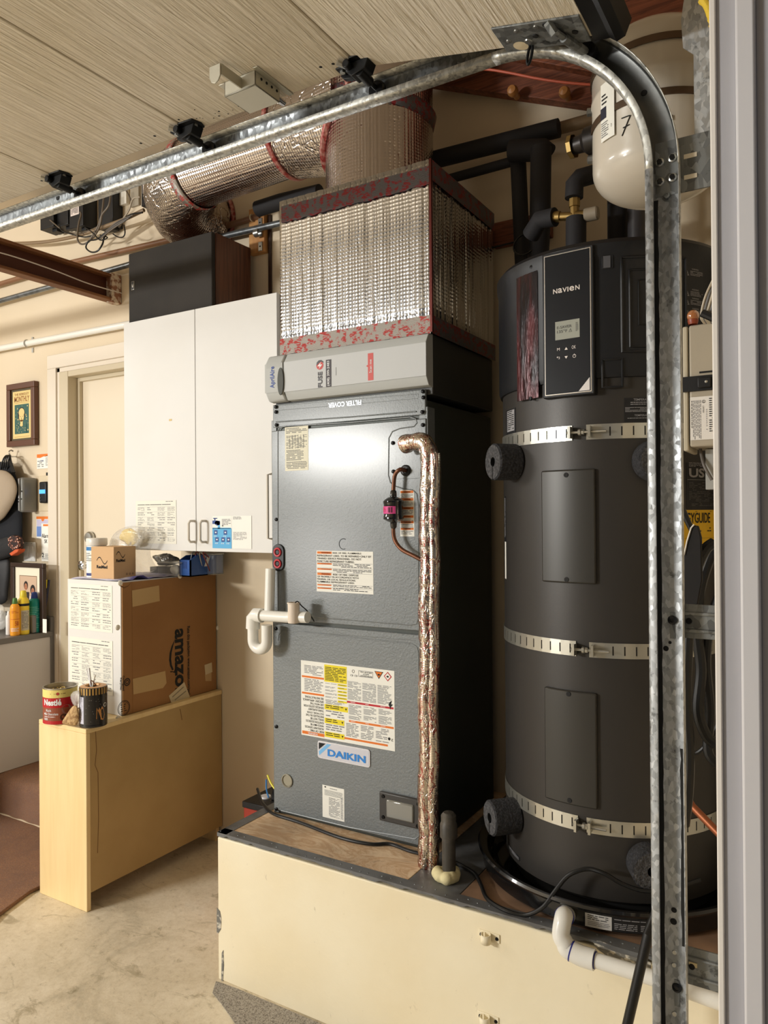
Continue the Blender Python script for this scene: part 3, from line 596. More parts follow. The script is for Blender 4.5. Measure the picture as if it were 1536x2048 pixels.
wb(.30, .28, .035); s_.words(M_ink, .3, .31, .97, .41, 3, 5); wb(.43, .28, .035); s_.words(M_ink, .3, .44, .97, .53, 3, 6); wb(.54, .27)
for i, t in enumerate(('RISK OF FIRE. DISPOSE', 'OF PROPERLY IN ACCORDANCE WITH', 'FEDERAL OR LOCAL REGULATIONS.', 'FLAMMABLE REFRIGERANT USED.')):
    x0 = .3 if i == 0 else .015; x1 = (.75, .75, .7, .68)[i]; s_.text(t, x0, .55+.062*i, x1, .55+.062*i+.042, M_ink, .004)
wb(.82, .27, .03); s_.words(M_ink, .3, .82, .97, .88, 2, 7); wb(.90, .27, .03); s_.words(M_ink, .3, .9, .97, .97, 2, 8)
for yy in (.29, .415, .53, .81, .89): s_.rect(M_inkg, .01, yy, .99, yy+.005)
s_.build('warning_label', ah, 'wide white warning label with orange marks above the panel seam')
A = PY(602, 1320, AY0); B = PY(790, 1503, AY0)
big = Sheet(planar(V((A.x, AY0, A.z)), (1, 0, 0), (0, 0, -1), (0, -1, 0)), B.x-A.x, PY(602, 1320, AY0).z-PY(598, 1468, AY0).z, M_paper)
s_ = big; ypx = lambda y: y
s_.rect(M_yellow, .265, .02, .51, .245); s_.words(M_ink, .275, .05, .5, .235, 9, 11)
s_.rect(M_orange, .01, .20, .26, .225); s_.rect(M_orange, .01, .42, .26, .445); s_.rect(M_orange, .01, .94, .26, .98); s_.text('WARNING', .08, .947, .19, .975, M_white, .01, rot=180)
s_.words(M_inkg, .04, .06, .25, .19, 7, 12); s_.words(M_inkg, .04, .24, .25, .41, 8, 13)
T = ('RISK OF FIRE –', 'AUXILIARY DEVICES', 'WHICH MAY BE', 'IGNITION SOURCES', 'SHALL NOT BE', 'INSTALLED IN THE', 'DUCTWORK, OTHER', 'THAN AUXILIARY', 'DEVICES LISTED FOR', 'USE WITH THE', 'SPECIFIC APPLIANCE.', 'SEE INSTRUCTIONS.')
for i, t in enumerate(T): s_.text(t, .255-.0125*len(t), .905-.04*i, .255, .905-.04*i+.028, M_ink, .004, rot=180)
for i in range(6): s_.rect(M_yellow, .41, .255+.043*i, .51, .28+.043*i); s_.words(M_ink, .42, .262+.043*i, .5, .275+.043*i, 1, i+20); s_.words(M_inkg, .275, .262+.043*i, .40, .285+.043*i, 2, i+30)
for y, x1 in ((.57, .52), (.75, .48), (.93, .48)): s_.rect(M_yellow, .265, y-.03, x1, y+.04); s_.words(M_ink, .28, y-.02, x1-.05, y+.03, 2, int(y*99)); s_.poly(M_ink, [(x1-.03, y-.01), (x1-.02, y+.02), (x1-.01, y-.01)], 2)
for y0, y1 in ((.5, .54), (.62, .71), (.8, .89)): s_.words(M_inkg, .28, y0, .48, y1, 3, int(y0*77))
s_.rect(M_red, .51, .455, .99, .48); s_.rect(M_orange, .53, .70, .99, .725); s_.rect(M_orange, .48, .93, .93, .955)
for k, x in enumerate((.52, .675, .83)):
    s_.words(M_inkg, x, .2, x+.14, .44, 17, 40+k, wl=(.04, .12)); s_.words(M_inkg, x+.01, .5, x+.14, .69, 13, 50+k, wl=(.04, .12)); s_.words(M_inkg, x-.02, .745, x+.11, .92, 9, 60+k)
    s_.words(M_white, x+.03, .462, x+.08, .474, 1, k, lay=3); s_.words(M_white, x+.03, .707, x+.08, .719, 1, k, lay=3)
s_.poly(M_ink, [(.80, .03), (.845, .125), (.89, .03)], 1); s_.poly(M_orange, [(.81, .036), (.845, .11), (.88, .036)], 2); s_.disc(M_ink, .845, .07, .012, 3, 12, 1.0)
s_.poly(M_red, [(.935, .02), (.895, .078), (.935, .14), (.975, .078)], 1); s_.poly(M_paper, [(.935, .034), (.906, .078), (.935, .124), (.964, .078)], 2); s_.disc(M_ink, .935, .08, .012, 3, 12, 1.0)
s_.rect(M_inkg, .635, .045, .785, .05); s_.rect(M_inkg, .635, .12, .785, .125); s_.rect(M_inkg, .635, .045, .638, .125); s_.rect(M_inkg, .782, .045, .785, .125)
for i, t in enumerate(('REFRIGERANT', 'SAFETY', 'GROUP A2L')): s_.text(t, .65 if i != 1 else .68, .101-.024*i, .775 if i != 1 else .745, .118-.024*i, M_ink, .004, rot=180)
s_.ring(M_ink, .58, .065, .014, .003); s_.rect(M_ink, .55, .11, .575, .13, 2); s_.rect(M_paper, .554, .114, .571, .126, 3); s_.rect(M_ink, .595, .11, .62, .13, 2); s_.rect(M_paper, .599, .114, .616, .126, 3)
s_.poly(M_ink, [(.94, .43), (.95, .40), (.975, .37), (.965, .42), (.985, .42), (.965, .45), (.96, .49), (.95, .45)], 2); s_.disc(M_ink, .945, .855, .012, 2, 12, 1.6); s_.text('2', .965, .85, .985, .88, M_ink, 0, rot=180)
s_.build('safety_label', ah, 'large upside down safety label with yellow and orange bars')
# badge
A = PY(636, 1480, AY0); B = PY(741, 1495, AY0); bw, bh = B.x-A.x, .056
mb = MB(); r_ = .009; cs = []
for cx, cz, t0 in ((bw-r_, -r_, 0), (r_, -r_, PI/2), (r_, -bh+r_, PI), (bw-r_, -bh+r_, 1.5*PI)):
    cs += [(A.x+cx+r_*math.cos(t0+PI/2*i/5), AY0-.0002, A.z+cz+r_*math.sin(t0+PI/2*i/5)) for i in range(6)]
o = mb.prism(cs, (0, -.003, 0)).build('badge', mat('badge_silver', (205, 206, 212), .25, .4), ah, bevel=.0008)
s_ = Sheet(planar((A.x+.004, AY0-.0034, A.z-.004), (1, 0, 0), (0, 0, -1), (0, -1, 0)), bw-.008, bh-.008, mat('badge_face', (206, 206, 214), .3), thick=.0002)
M_blue = mat('logo_blue', (40, 132, 214), .5)
s_.text('DAIKIN', .19, .36, .94, .82, M_blue, .035); s_.poly(mat('logo_pale_blue', (120, 186, 236), .5), [(.01, .62), (.18, .04), (.26, .04), (.02, .88)], 1); s_.poly(M_ink, [(.01, .04), (.01, .5), (.15, .04)], 1)
s_.build('badge_face', o)
s_ = Q(645, 1569, 689, 1645, AY0, M_paper); s_.h = PY(645, 1569, AY0).z-PY(645, 1633, AY0).z; s_.mb = MB(); s_._base()
s_.words(M_inkg, .35, .06, .75, .1, 1, 3); s_.words(M_ink, .1, .14, .95, .32, 5, 4, th=.25, wl=(.5, .9)); s_.words(M_inkg, .3, .35, .8, .95, 20, 5); s_.words(M_inkg, .84, .3, .95, .95, 22, 6); s_.rect(M_ink, .1, .03, .17, .07)
s_.build('wiring_label', ah, 'small white sheet of tiny print near the bottom')
# ================= AIR CLEANER HOUSING =================
M_acl = mat('air_cleaner_plastic', (184, 186, 183), .6, .0, bump=(300, .1)); M_acd = mat('air_cleaner_shadow', (150, 153, 150), .5)
ac = thing('air_cleaner', (-1.3, 2.15, 1.80), 'light grey air cleaner housing sandwiched between air handler and foil box', 'air cleaner')
cz0, cz1 = 1.826, 1.984
MB().box(AX0+.01, -1.012, AY0+.015, 2.41, cz0-.02, cz1).build('housing', mat('cleaner_housing_dark', (74, 74, 72), .5, .4), ac, bevel=.003)
pr = [(AY0+.015, cz0), (AY0-.012, cz0+.003), (AY0-.028, cz0+.028), (AY0-.03, cz0+.125), (AY0-.012, cz1-.004), (AY0+.015, cz1)]
xd0 = PY(568, 760, AY0-.03).x; xd1 = PY(852, 720, AY0-.03).x
MB().prism([(xd0, y, z) for y, z in pr], (xd1-xd0, 0, 0)).build('door', M_acl, ac, bevel=.002)
hx0 = PY(543, 760, AY0).x
MB().prism([(hx0, y-.004, z) for y, z in pr], (xd0-hx0-.003, 0, 0)).build('handle', M_acl, ac, bevel=.006)
c0 = PY(562, 760, AY0-.032); MB().lathe([(.0, 0), (.016, 0), (.016, .002), (0, .003)], (0, 0, 0), (0, -1, 0), 24)
_g = MB().prism([(c0.x+.012*math.cos(t), AY0-.036, c0.z-.005+.045*math.sin(t)) for t in [2*PI*i/24 for i in range(24)]], (0, .003, 0)).build('finger_recess', mat('recess_dark', (70, 72, 66), .6), ac)
fy = AY0-.0305
s_ = Sheet(planar((hx0, AY0-.0335, cz0+.125), (1, 0, 0), (0, 0, -1), (0, -1, 0)), xd0-hx0-.004, .095, M_acl, thick=.0002)
s_.text('AprilAire', .3, .1, .62, .85, mat('aprilaire_blue', (45, 75, 150), .5), .02, rot=-90); s_.build('name_plate', ac)
A = V((xd0, fy, cz0+.125)); s_ = Sheet(planar(A, (1, 0, 0), (0, 0, -1), (0, -1, 0)), xd1-xd0, .097, mat('cleaner_face', (198, 200, 200), .6, .0, bump=(300, .1)), thick=.0002)
X_ = lambda px: (PY(px, 745, fy).x-xd0)/(xd1-xd0)
s_.text('FUSE', X_(636), .48, X_(645), .99, mat('fuse_grey', (84, 84, 88), .6), .03, rot=-90)
s_.disc(mat('fuse_red', (196, 60, 52), .5), X_(640), .27, .026, 1, 24, (xd1-xd0)/.097); s_.poly(M_white, [(X_(642.5), .16), (X_(635), .29), (X_(640), .3), (X_(637.5), .39), (X_(645), .25), (X_(640.5), .24)], 2)
s_.poly(mat('fuse_grey', (84, 84, 88)), [(X_(633), .26), (X_(634), .16), (X_(638), .10), (X_(643), .10), (X_(647), .16), (X_(647.5), .2), (X_(642), .15)], 2)
s_.rect(mat('phone_bar', (72, 68, 72), .6), X_(652), .12, X_(663), 1.0, 1); s_.text('(408) 399-2483', X_(654.5), .16, X_(660.5), .97, M_white, .012, rot=-90)
s_.rect(M_ink, X_(672), .4, X_(672.6), .66, 1)
s_.poly(mat('scan_red', (200, 76, 68), .5), [(X_(736), .1), (X_(736), .45), (X_(732.5), .49), (X_(736), .53), (X_(736), .95), (X_(747), .95), (X_(747), .1)], 1); s_.text('Scan me', X_(739), .3, X_(744), .72, M_white, .005, rot=-90)
s_.build('printed_sticker', ac, 'printed face with a sideways logo and phone number')
# ================= FOIL PLENUM =================
def foil(name, base=(214, 216, 220), sc=88, crease=(60, 60, 1.6), cs=.12, rough=.13, tint=None, strength=.38):
    m = mat(name, base, rough, 1); nt, b, tc, mk = nodes_of(m)
    v = mk('ShaderNodeTexVoronoi'); v.inputs['Scale'].default_value = sc; v.inputs['Randomness'].default_value = .05; nt.links.new(tc.outputs['Object'], v.inputs['Vector'])
    p = bumpn(nt, b, v.outputs['Distance'], strength, .004)
    w = noise(nt, mapv(nt, tc, crease), 1, 2, .4, .3)
    r = nt.nodes.new('ShaderNodeMath'); r.operation = 'SUBTRACT'; r.inputs[1].default_value = .5; nt.links.new(w, r.inputs[0]); q = nt.nodes.new('ShaderNodeMath'); q.operation = 'ABSOLUTE'; nt.links.new(r.outputs[0], q.inputs[0])
    s = nt.nodes.new('ShaderNodeMath'); s.operation = 'MINIMUM'; s.inputs[1].default_value = .035; nt.links.new(q.outputs[0], s.inputs[0])
    bumpn(nt, b, s.outputs[0], cs*2, .05, p); return m
M_foil = foil('bubble_foil')
def tapem(name, base=(190, 186, 180), red=(196, 70, 66), sc=(1, 1, 1)):
    m = mat(name, base, .3, .8); nt, b, tc, mk = nodes_of(m)
    n1 = noise(nt, mapv(nt, tc, sc, (0, .5, .3)), 48, 2, .5, .0); n2 = noise(nt, mapv(nt, tc, (90, 90, 260), (0, .9, 0)), 1, 2)
    ma = nt.nodes.new('ShaderNodeMath'); ma.operation = 'MULTIPLY'
    nt.links.new(ramp(nt, n1, [(.48, (0, 0, 0)), (.56, (255, 255, 255))]), ma.inputs[0]); nt.links.new(ramp(nt, n2, [(.4, (0, 0, 0)), (.5, (255, 255, 255))]), ma.inputs[1])
    nt.links.new(mixc(nt, ma.outputs[0], lin(base), lin(red)), b.inputs['Base Color'])
    inv = nt.nodes.new('ShaderNodeMapRange'); inv.inputs[3].default_value = .85; inv.inputs[4].default_value = .1; nt.links.new(ma.outputs[0], inv.inputs[0]); nt.links.new(inv.outputs[0], b.inputs['Metallic'])
    bumpn(nt, b, noise(nt, mapv(nt, tc, (1, 1, 4)), 120, 4, .7), .8, .004); return m
M_tape = tapem('printed_foil_tape')
FX0, FX1, FY0, FY1, FZ0, FZ1 = -1.568, -1.006, 1.942, 2.415, 1.985, 2.492
pn = thing('foil_plenum', (-1.29, 2.18, FZ0), 'large square plenum box wrapped in shiny silver bubble foil', 'duct box')
mb = MB(); nx, nz = 28, 10     # gently wavy front sheet with true vertical creases
R = random.Random(3)
def wavy(p0, ux, wdt, z0, z1, nrm, nm):
    vs = []; fs = []; nx = 60; nz = 6; off = [R.choice((0, 0, .0012, -.001, .002)) for _ in range(nx+1)]
    for i in range(nx+1):
        for j in range(nz+1):
            p = V(p0)+V(ux)*wdt*i/nx; e = 0 if i in (0, nx) else off[i]+R.uniform(-.0004, .0004); vs.append(p+V(nrm)*e+V((0, 0, z0+(z1-z0)*j/nz)))
    for i in range(nx):
        for j in range(nz): a = i*(nz+1)+j; fs.append((a, a+nz+1, a+nz+2, a+1))
    return MB().add(vs, fs).build(nm, M_foil, pn, solid=-.003, ang=60)
wavy((FX0, FY0, 0), (1, 0, 0), FX1-FX0, FZ0, FZ1, (0, -1, 0), 'front_foil_sheet')
wavy((FX1, FY0, 0), (0, 1, 0), FY1-FY0, FZ0, FZ1, (1, 0, 0), 'side_foil_sheet')
MB().box(FX0+.002, FX1-.004, FY0+.005, FY1, FZ0+.002, FZ1-.002).build('box_core', M_foil, pn)
R = random.Random(5)
def tape_band(z0, z1, nm='printed_tape', par=pn, y=FY0-.003, x0=FX0, x1=FX1, tilt=0):
    vs = []; fs = []; n = 36
    for i in range(n+1):
        x = x0+(x1-x0)*i/n; e = R.uniform(0, .0012); vs += [(x, y-e, z0+tilt*i/n+R.uniform(-.002, .002)), (x, y-e*.5, z1+tilt*i/n+R.uniform(-.0015, .0015))]
    for i in range(n): fs.append((2*i, 2*i+2, 2*i+3, 2*i+1))
    return MB().add(vs, fs).build(nm, M_tape, par, ang=60)
M_taped = tapem('printed_foil_tape_dark', (112, 112, 118), (150, 36, 44))
o = tape_band(FZ1-.075, FZ1-.02, x0=FX0+.01); o.data.materials[0] = M_taped; tape_band(FZ0-.004, FZ0+.05)
MB().add([(FX1+.0035, y, z) for y, z in ((FY0, FZ0-.004), (FY1, FZ0-.004), (FY1, FZ0+.05), (FY0, FZ0+.05))], [(0, 1, 2, 3)]).build('printed_tape', M_taped, pn)
MB().add([(FX1+.0035, y, z) for y, z in ((FY0, FZ1-.06), (FY1, FZ1-.06), (FY1, FZ1), (FY0, FZ1))], [(0, 1, 2, 3)]).build('printed_tape', M_taped, pn)
MB().box(FX1-.002, FX1+.005, FY0-.004, FY0+.005, FZ0, FZ1).build('corner_tape', mat('dark_red_tape', (92, 40, 34), .35, .6), pn)
# ================= FOIL DUCT =================
M_foil2 = foil('duct_foil', (206, 198, 196), 95, (9, 9, 9), .12, .18, None, .7)
M_foilc = foil('crinkled_foil', (204, 196, 190), 90, (16, 16, 16), .5, .22, None, .6)
dt = thing('foil_duct', (-1.3, 2.2, FZ1), 'round silver foil duct rising from the plenum and bending left into the wall', 'duct')
rc = V((-1.33, 2.19, 0)); R1 = .185; DR = .135; dzc = 2.86
MB().lathe([(R1+.01, FZ1+.002), (R1, FZ1+.02), (R1, 3.12)], rc, (0, 0, 1), 40).build('riser', M_foil2, dt, ang=60)
def crinkle(path, r, seg, seed, amp):
    Rn = random.Random(seed); t = MB().tube(path, r, seg, cap=False); 
    t.v = [(x+Rn.uniform(-amp, amp), y+Rn.uniform(-amp, amp), z+Rn.uniform(-amp, amp)) for x, y, z in t.v]; return t
MB().tube([(-1.40, 2.2, dzc), (-1.72, 2.2, dzc)], [.20, DR+.012], 36).build('collar', M_foilc, dt, ang=50)
p_ = [V((-1.72-.05*i, 2.2, dzc-.0016*i)) for i in range(11)]
MB().tube(p_, DR, 36, cap=False).build('horizontal_run', M_foil2, dt, ang=60)
el = arc((-2.22, 2.42, dzc-.02), (0, -1, 0), (-1, 0, 0), .215, 0, PI/2, 10); el = [V((p.x, p.y, p.z-.006*i)) for i, p in enumerate(el)]+[V((-2.436, 2.495, dzc-.085))]
crinkle(el, [DR+.004+.0015*i for i in range(len(el))], 30, 8, .004).build('elbow', M_foilc, dt, ang=50)
M_rt = mat('red_tape', (150, 52, 50), .4, .3, var=(60, (196, 150, 140), .4, .7), bump=(90, .6))
MB().tube([(-1.715, 2.2, dzc), (-1.735, 2.2, dzc)], DR+.015, 36, cap=False).build('tape_ring', M_rt, dt, solid=.002)
MB().tube([(-2.20, 2.2, dzc-.016), (-2.235, 2.2, dzc-.018)], DR+.006, 36, cap=False).build('tape_ring', M_tape, dt, solid=.002)
MB().tube([el[-1]+V((0, -.012, 0)), el[-1]+V((0, .004, 0))], [DR+.024, DR+.034], 36, cap=False).build('tape_flange', M_rt, dt, solid=.003)
ring = []; c_ = V((-1.39, 2.19, dzc))   # tape around the tee joint
for i in range(40):
    t = 2*PI*i/40; yy = .19*math.cos(t); zz = .20*math.sin(t); ring.append(V((rc.x-math.sqrt(max(.0004, (R1+.006)**2-yy*yy)) if abs(yy) < R1 else rc.x, 2.19+yy, dzc+zz)))
MB().tube(ring, .014, 8, closed=True).build('tee_tape', M_rt, dt)
MB().lathe([(R1+.003, 0), (R1+.004, .05)], (rc.x, rc.y, 2.80), (.25, 0, 1), 40).build('tape_ring', M_taped, dt, solid=.002)
# ================= REFRIGERANT LINES =================
m = foil('line_foil', (214, 202, 188), 150, (60, 60, 30), .25, .26, None, .15); nt = m.node_tree; b = nt.nodes['Principled BSDF']; tc = nt.nodes.new('ShaderNodeTexCoord')
nn = noise(nt, mapv(nt, tc, (60, 60, 16), (.5, .5, 0)), 1, 3, .7, .8); nt.links.new(ramp(nt, nn, [(.50, (216, 204, 188)), (.55, (150, 44, 42)), (.60, (216, 204, 188))]), b.inputs['Base Color'])
sl = thing('suction_line', (-1.0, 1.91, PT), 'foil taped insulated refrigerant pipe running down the right edge of the air handler', 'pipe')
a = PY(806, 888, 1.905); tp = PY(858, 884, 1.90); bt = PZ(884, 1738, PT)
xl = -.994
p_ = [V((a.x, 1.915, a.z)), V((xl-.05, 1.905, a.z+.004)), V((xl-.015, 1.90, a.z-.002)), V((xl, 1.898, a.z-.035))]+[V((xl+.0022*math.sin(i*1.1)-.0*i, 1.898-.0012*i, a.z-.035-(a.z-.035-PT)*i/26)) for i in range(1, 27)]
q_ = []
for i, p in enumerate(p_): q_.append(p)
Rn = random.Random(2); rr = [.026+Rn.uniform(-.0018, .0022) for _ in spline(q_, 3)]
t = MB().tube(spline(q_, 3), rr, 22); t.v = [(x+Rn.uniform(-.0005, .0005), y+Rn.uniform(-.0005, .0005), z) for x, y, z in t.v]
t.build('insulated_pipe', m, sl, ang=40)
t = MB().tube(spline([p+V((.021, -.006, 0)) for p in p_[3:]], 3), .017, 16); t.v = [(x+Rn.uniform(-.0004, .0004), y+Rn.uniform(-.0004, .0004), z) for x, y, z in t.v]; t.build('wrapped_liquid_line', m, sl, ang=40)
jz = PY(852, 1125, 1.9).z
ll = thing('liquid_line', (-1.1, 1.92, jz), 'thin copper refrigerant tube with a black filter drier in front of the grey panel', 'pipe')
Y2 = 1.915
P_ = [(g_.x, AY0-.004, g_.z), (PY(800, 939, Y2).x, Y2, PY(800, 939, Y2).z), tuple(PY(790, 950, Y2)), tuple(PY(787, 975, Y2)), tuple(PY(787, 992, Y2))]
MB().tube(spline(P_), .0062, 12).build('copper_tube', M_copper, ll)
P_ = [PY(787, 1042, Y2), PY(787, 1068, Y2), PY(792, 1085, Y2), PY(805, 1100, Y2), PY(830, 1113, Y2), PY(848, 1124, Y2), PY(856, 1140, Y2)]
MB().tube(spline(P_), .0062, 12).build('copper_tube', M_copper, ll)
c = PY(787, 1018, Y2); prf = [(.0065, .056), (.0095, .052), (.0105, .036), (.018, .034), (.027, .028), (.031, .024), (.031, .018), (.0295, .014), (.0295, -.018), (.031, -.022), (.031, -.03), (.02, -.036), (.0105, -.040), (.0095, -.054), (.0065, -.058)]
dd = MB().lathe(prf, c, (0, 0, 1), 32).build('filter_drier', mat('drier_black', (14, 13, 14), .15, coat=1), ll)
cylm = lambda c, r, t0: (lambda x, y, h: V((c.x+(r+h)*math.cos(t0+x/r), c.y+(r+h)*math.sin(t0+x/r), c.z-y)))
s_ = Sheet(cylm(V((c.x, c.y, c.z+.008)), .0297, PI+.35), .058, .022, mat('pink_label', (214, 72, 140), .5), thick=.0004, nx=10)
for i, xx in enumerate((.60, .64, .67, .71, .76, .79, .83)): s_.rect(M_ink, xx, .12, xx+.012+.006*(i % 3), .85, 1)
s_.words(M_red, .1, .2, .45, .8, 3, 5); s_.build('pink_label', dd, 'pink label band')
# ================= STANDPIPE, FOAM, CORDS =================
c = V((-.905, 1.826, PT)); sp_ = thing('vent_stub', c, 'dark grey capped plastic pipe stub standing beside the foil wrapped line', 'pipe')
M_abs = mat('grey_abs_pipe', (66, 62, 56), .45, bump=(60, .2), var=(30, (92, 86, 76), .5, .75))
MB().lathe([(.0185, 0), (.0185, .12)], c, (0, 0, 1), 24).build('pipe', M_abs, sp_); MB().lathe([(.0235, .118), (.0235, .152), (.0205, .158), (.0205, .176), (.014, .184), (0, .186)], c, (0, 0, 1), 24).build('cap', M_abs, sp_)
M_foam = mat('expanding_foam', (224, 212, 164), .7, bump=(60, .5))
t = MB(); Rn = random.Random(9)
for i in range(13):
    a_ = 2*PI*i/13; rr_ = Rn.uniform(.012, .02); cx = c.x-.008+(.024+Rn.uniform(-.004, .006))*math.cos(a_); cy = c.y+(.022+Rn.uniform(-.004, .006))*math.sin(a_)
    t.lathe([(rr_*math.sin(k*PI/6), PT+rr_*.8-rr_*.95*math.cos(k*PI/6)-rr_*.0) for k in range(0, 7)], (cx, cy, 0), (0, 0, 1), 12)
fo = t.build('foam_sealant', M_foam); 
q = fo.modifiers.new('r', 'REMESH'); q.mode = 'VOXEL'; q.voxel_size = .0035; q.use_smooth_shade = True
tag(fo, 'lumpy pale yellow foam sealant around the foot of the dark pipe stub', 'foam')
P_ = [PZ(x, y, PT+.006) for x, y in ((522, 1600), (530, 1612), (548, 1628), (600, 1645), (680, 1675), (740, 1688), (780, 1688), (820, 1702), (862, 1712))]
P_ = [PY(515, 1578, 2.05)]+P_
cd_ = MB().tube(spline(P_), .0052, 10).build('power_cord', M_cable, ah)
P_ = [PZ(905, 1722, PT+.008), PZ(925, 1732, PT+.008), PZ(950, 1748, PT+.008), PZ(962, 1770, PT+.007), PZ(975, 1798, PT+.006), PZ(1010, 1820, PT+.006), PZ(1050, 1830, PT+.006)]
P_ += [PY(1085, 1815, 1.75), PY(1108, 1785, 1.765), PY(1130, 1757, 1.775), PY(1150, 1744, 1.78), PY(1178, 1738, 1.79), PY(1210, 1748, 1.79), PY(1245, 1768, 1.80), PY(1290, 1782, 1.81), PY(1340, 1778, 1.83), PY(1400, 1760, 1.88)]
cd_ = MB().tube(spline(P_), .0052, 10).build('heater_cord', M_cable); tag(cd_, 'black cord looping over the rim of the round drain pan', 'cord')
# ================= CONDENSATE TRAP =================
ct = thing('condensate_trap', (-1.57, 1.87, 1.0), 'white plastic U shaped condensate trap at the left edge of the air handler', 'pipe')
yy = 1.895; z1 = PY(560, 1234, yy).z; xL = PY(506, 1260, yy).x; xR = PY(534, 1290, yy).x; zb = PY(520, 1308, yy).z+.016; rp = .0180
a0 = PY(600, 1222, yy); 
MB().tube([(xL+.02, yy, z1), (a0.x-.05, yy, z1+.001), (a0.x-.02, yy, z1+.004), (a0.x+.03, yy, z1+.006)], rp, 18).build('horizontal_pipe', M_pvc, ct)
MB().tube([(xL+.04, yy, z1), (xL+.012, yy, z1), (xL+.002, yy, z1-.01), (xL, yy, z1-.045)], [.0235]*4, 18).build('elbow', M_pvc, ct)
rU = (xR-xL)/2
MB().tube([(xL, yy, z1-.03)]+arc(((xL+xR)/2, yy, zb+rU), (-1, 0, 0), (0, 0, -1), rU, 0, PI, 14)+[(xR, yy, z1-.03)], rp, 18).build('u_bend', M_pvc, ct)
MB().tube([(xR, yy+.012, z1+.0), (xR+.0, yy+.02, PY(537, 1137, yy+.02).z)], .0165, 18, cap=True).build('vent_riser', M_pvc, ct)
cc = PY(589, 1224, yy-.01)
MB().lathe([(.018, -.034), (.019, -.03), (.019, .026), (.021, .027), (.021, .031), (.016, .031), (.015, .0), (0, 0)], (cc.x, yy-.014, cc.z), (0, 0, 1), 24).build('float_switch', mat('switch_beige', (226, 212, 196), .4), ct)
MB().tube(spline([(cc.x+.004, yy-.012, cc.z+.03), (cc.x+.015, yy-.012, cc.z+.034), (cc.x+.024, yy-.004, cc.z+.02), (cc.x+.034, yy+.01, cc.z+.004), (cc.x+.038, yy+.03, cc.z-.02), (cc.x+.036, yy+.045, cc.z-.034)]), .0022, 6).build('wire', M_cable, ct)
# battery box and fan gadget behind the air handler
bx = thing('battery_box', (-1.88, 2.26, 0), 'small red box with black top and yellow wire behind the air handler', 'battery')
x0 = PY(487, 1610, 2.16).x; zt = PY(500, 1607, 2.16).z
o = MB().box(x0, x0+.28, 2.16, 2.34, 0, zt-.02).build('red_case', mat('red_case', (150, 50, 36), .4), bx, bevel=.004)
o = MB().box(x0-.004, x0+.284, 2.156, 2.344, zt-.02, zt+.004).build('black_lid', M_blackp, bx, bevel=.003)
MB().lathe([(.022, 0), (.02, .006), (0, .007)], (x0+.05, 2.23, zt+.004), (0, 0, 1), 20).build('round_button', mat('pale_button', (214, 214, 220), .3), o)
o = MB().prism([(x0+.09+.07-.075*math.cos(t), 2.22, zt+.004+.1*math.sin(t)) for t in [PI*i/14 for i in range(15)]], (0, .06, 0)).build('black_fan', M_blackp, bx, bevel=.003)
MB().box(x0+.115, x0+.20, 2.205, 2.22, zt+.006, zt+.07).build('white_cup', mat('white_plastic', (232, 232, 228), .35), bx, bevel=.008)
MB().tube(spline([(x0+.085, 2.20, zt+.105), (x0+.11, 2.195, zt+.075), (x0+.16, 2.19, zt+.04), (x0+.21, 2.19, zt+.01)]), .0035, 8).build('yellow_wire', mat('yellow_wire', (236, 226, 60), .4), bx)
MB().tube(spline([(x0+.075, 2.205, zt+.085), (x0+.08, 2.2, zt+.05), (x0+.09, 2.2, zt+.02)]), .003, 8).build('blue_wire', mat('blue_wire', (60, 130, 200), .4), bx)
# ================= WATER HEATER =================
HC = V((-.541, 2.126, 0)); HR = .295
def cylhit(x, y, R=HR):
    d = ray(x, y); dd = V((d.x, d.y)); c = V((HC.x, HC.y)); a = dd.dot(dd); b = -2*dd.dot(c); k = c.dot(c)-R*R; D = max(0, b*b-4*a*k)
    t = (-b-math.sqrt(D))/(2*a); p = CO+d*t; th = math.atan2(p.y-HC.y, p.x-HC.x); return th, p.z
def cp_(th, z, R=HR): return V((HC.x+R*math.cos(th), HC.y+R*math.sin(th), z))
wh = thing('water_heater', (HC.x, HC.y, PT), 'tall dark grey cylindrical heat pump water heater strapped up on the platform', 'water heater')
M_wh = mat('heater_grey', (58, 55, 52), .42, .25, bump=(250, .05)); M_whs = mat('heater_shroud', (27, 28, 31), .42, .1, bump=(200, .08))
M_whp = mat('heater_panel', (58, 56, 52), .38, .2)
zS = 1.785
MB().lathe([(0, PT+.035), (HR-.02, PT+.035), (HR, PT+.05), (HR, zS)], HC, (0, 0, 1), 96).build('tank_body', M_wh, wh)
zT = 2.118
MB().lathe([(HR-.01, zS-.006), (HR+.006, zS-.004), (HR+.010, zS+.008), (HR+.010, zT-.05), (HR+.014, zT-.035), (HR+.014, zT-.012), (HR+.004, zT), (HR-.02, zT+.002), (0, zT+.002)], HC, (0, 0, 1), 96).build('top_shroud', M_whs, wh)
RS = HR+.010
def wrap(a, b, base, R=HR, name=None, thick=.0008, nx=6):   # curved sheet from pixel corners
    t0, z0 = cylhit(a[0], a[1], R); t1, z1 = cylhit(b[0], b[1], R); z0a = cylhit(a[0], a[1], R)[1]
    w_ = (t1-t0)*R; return Sheet(lambda x, y, h: cp_(t0+x/R, z0-y, R+h), w_, z0-z1, base, thick=thick, nx=nx)
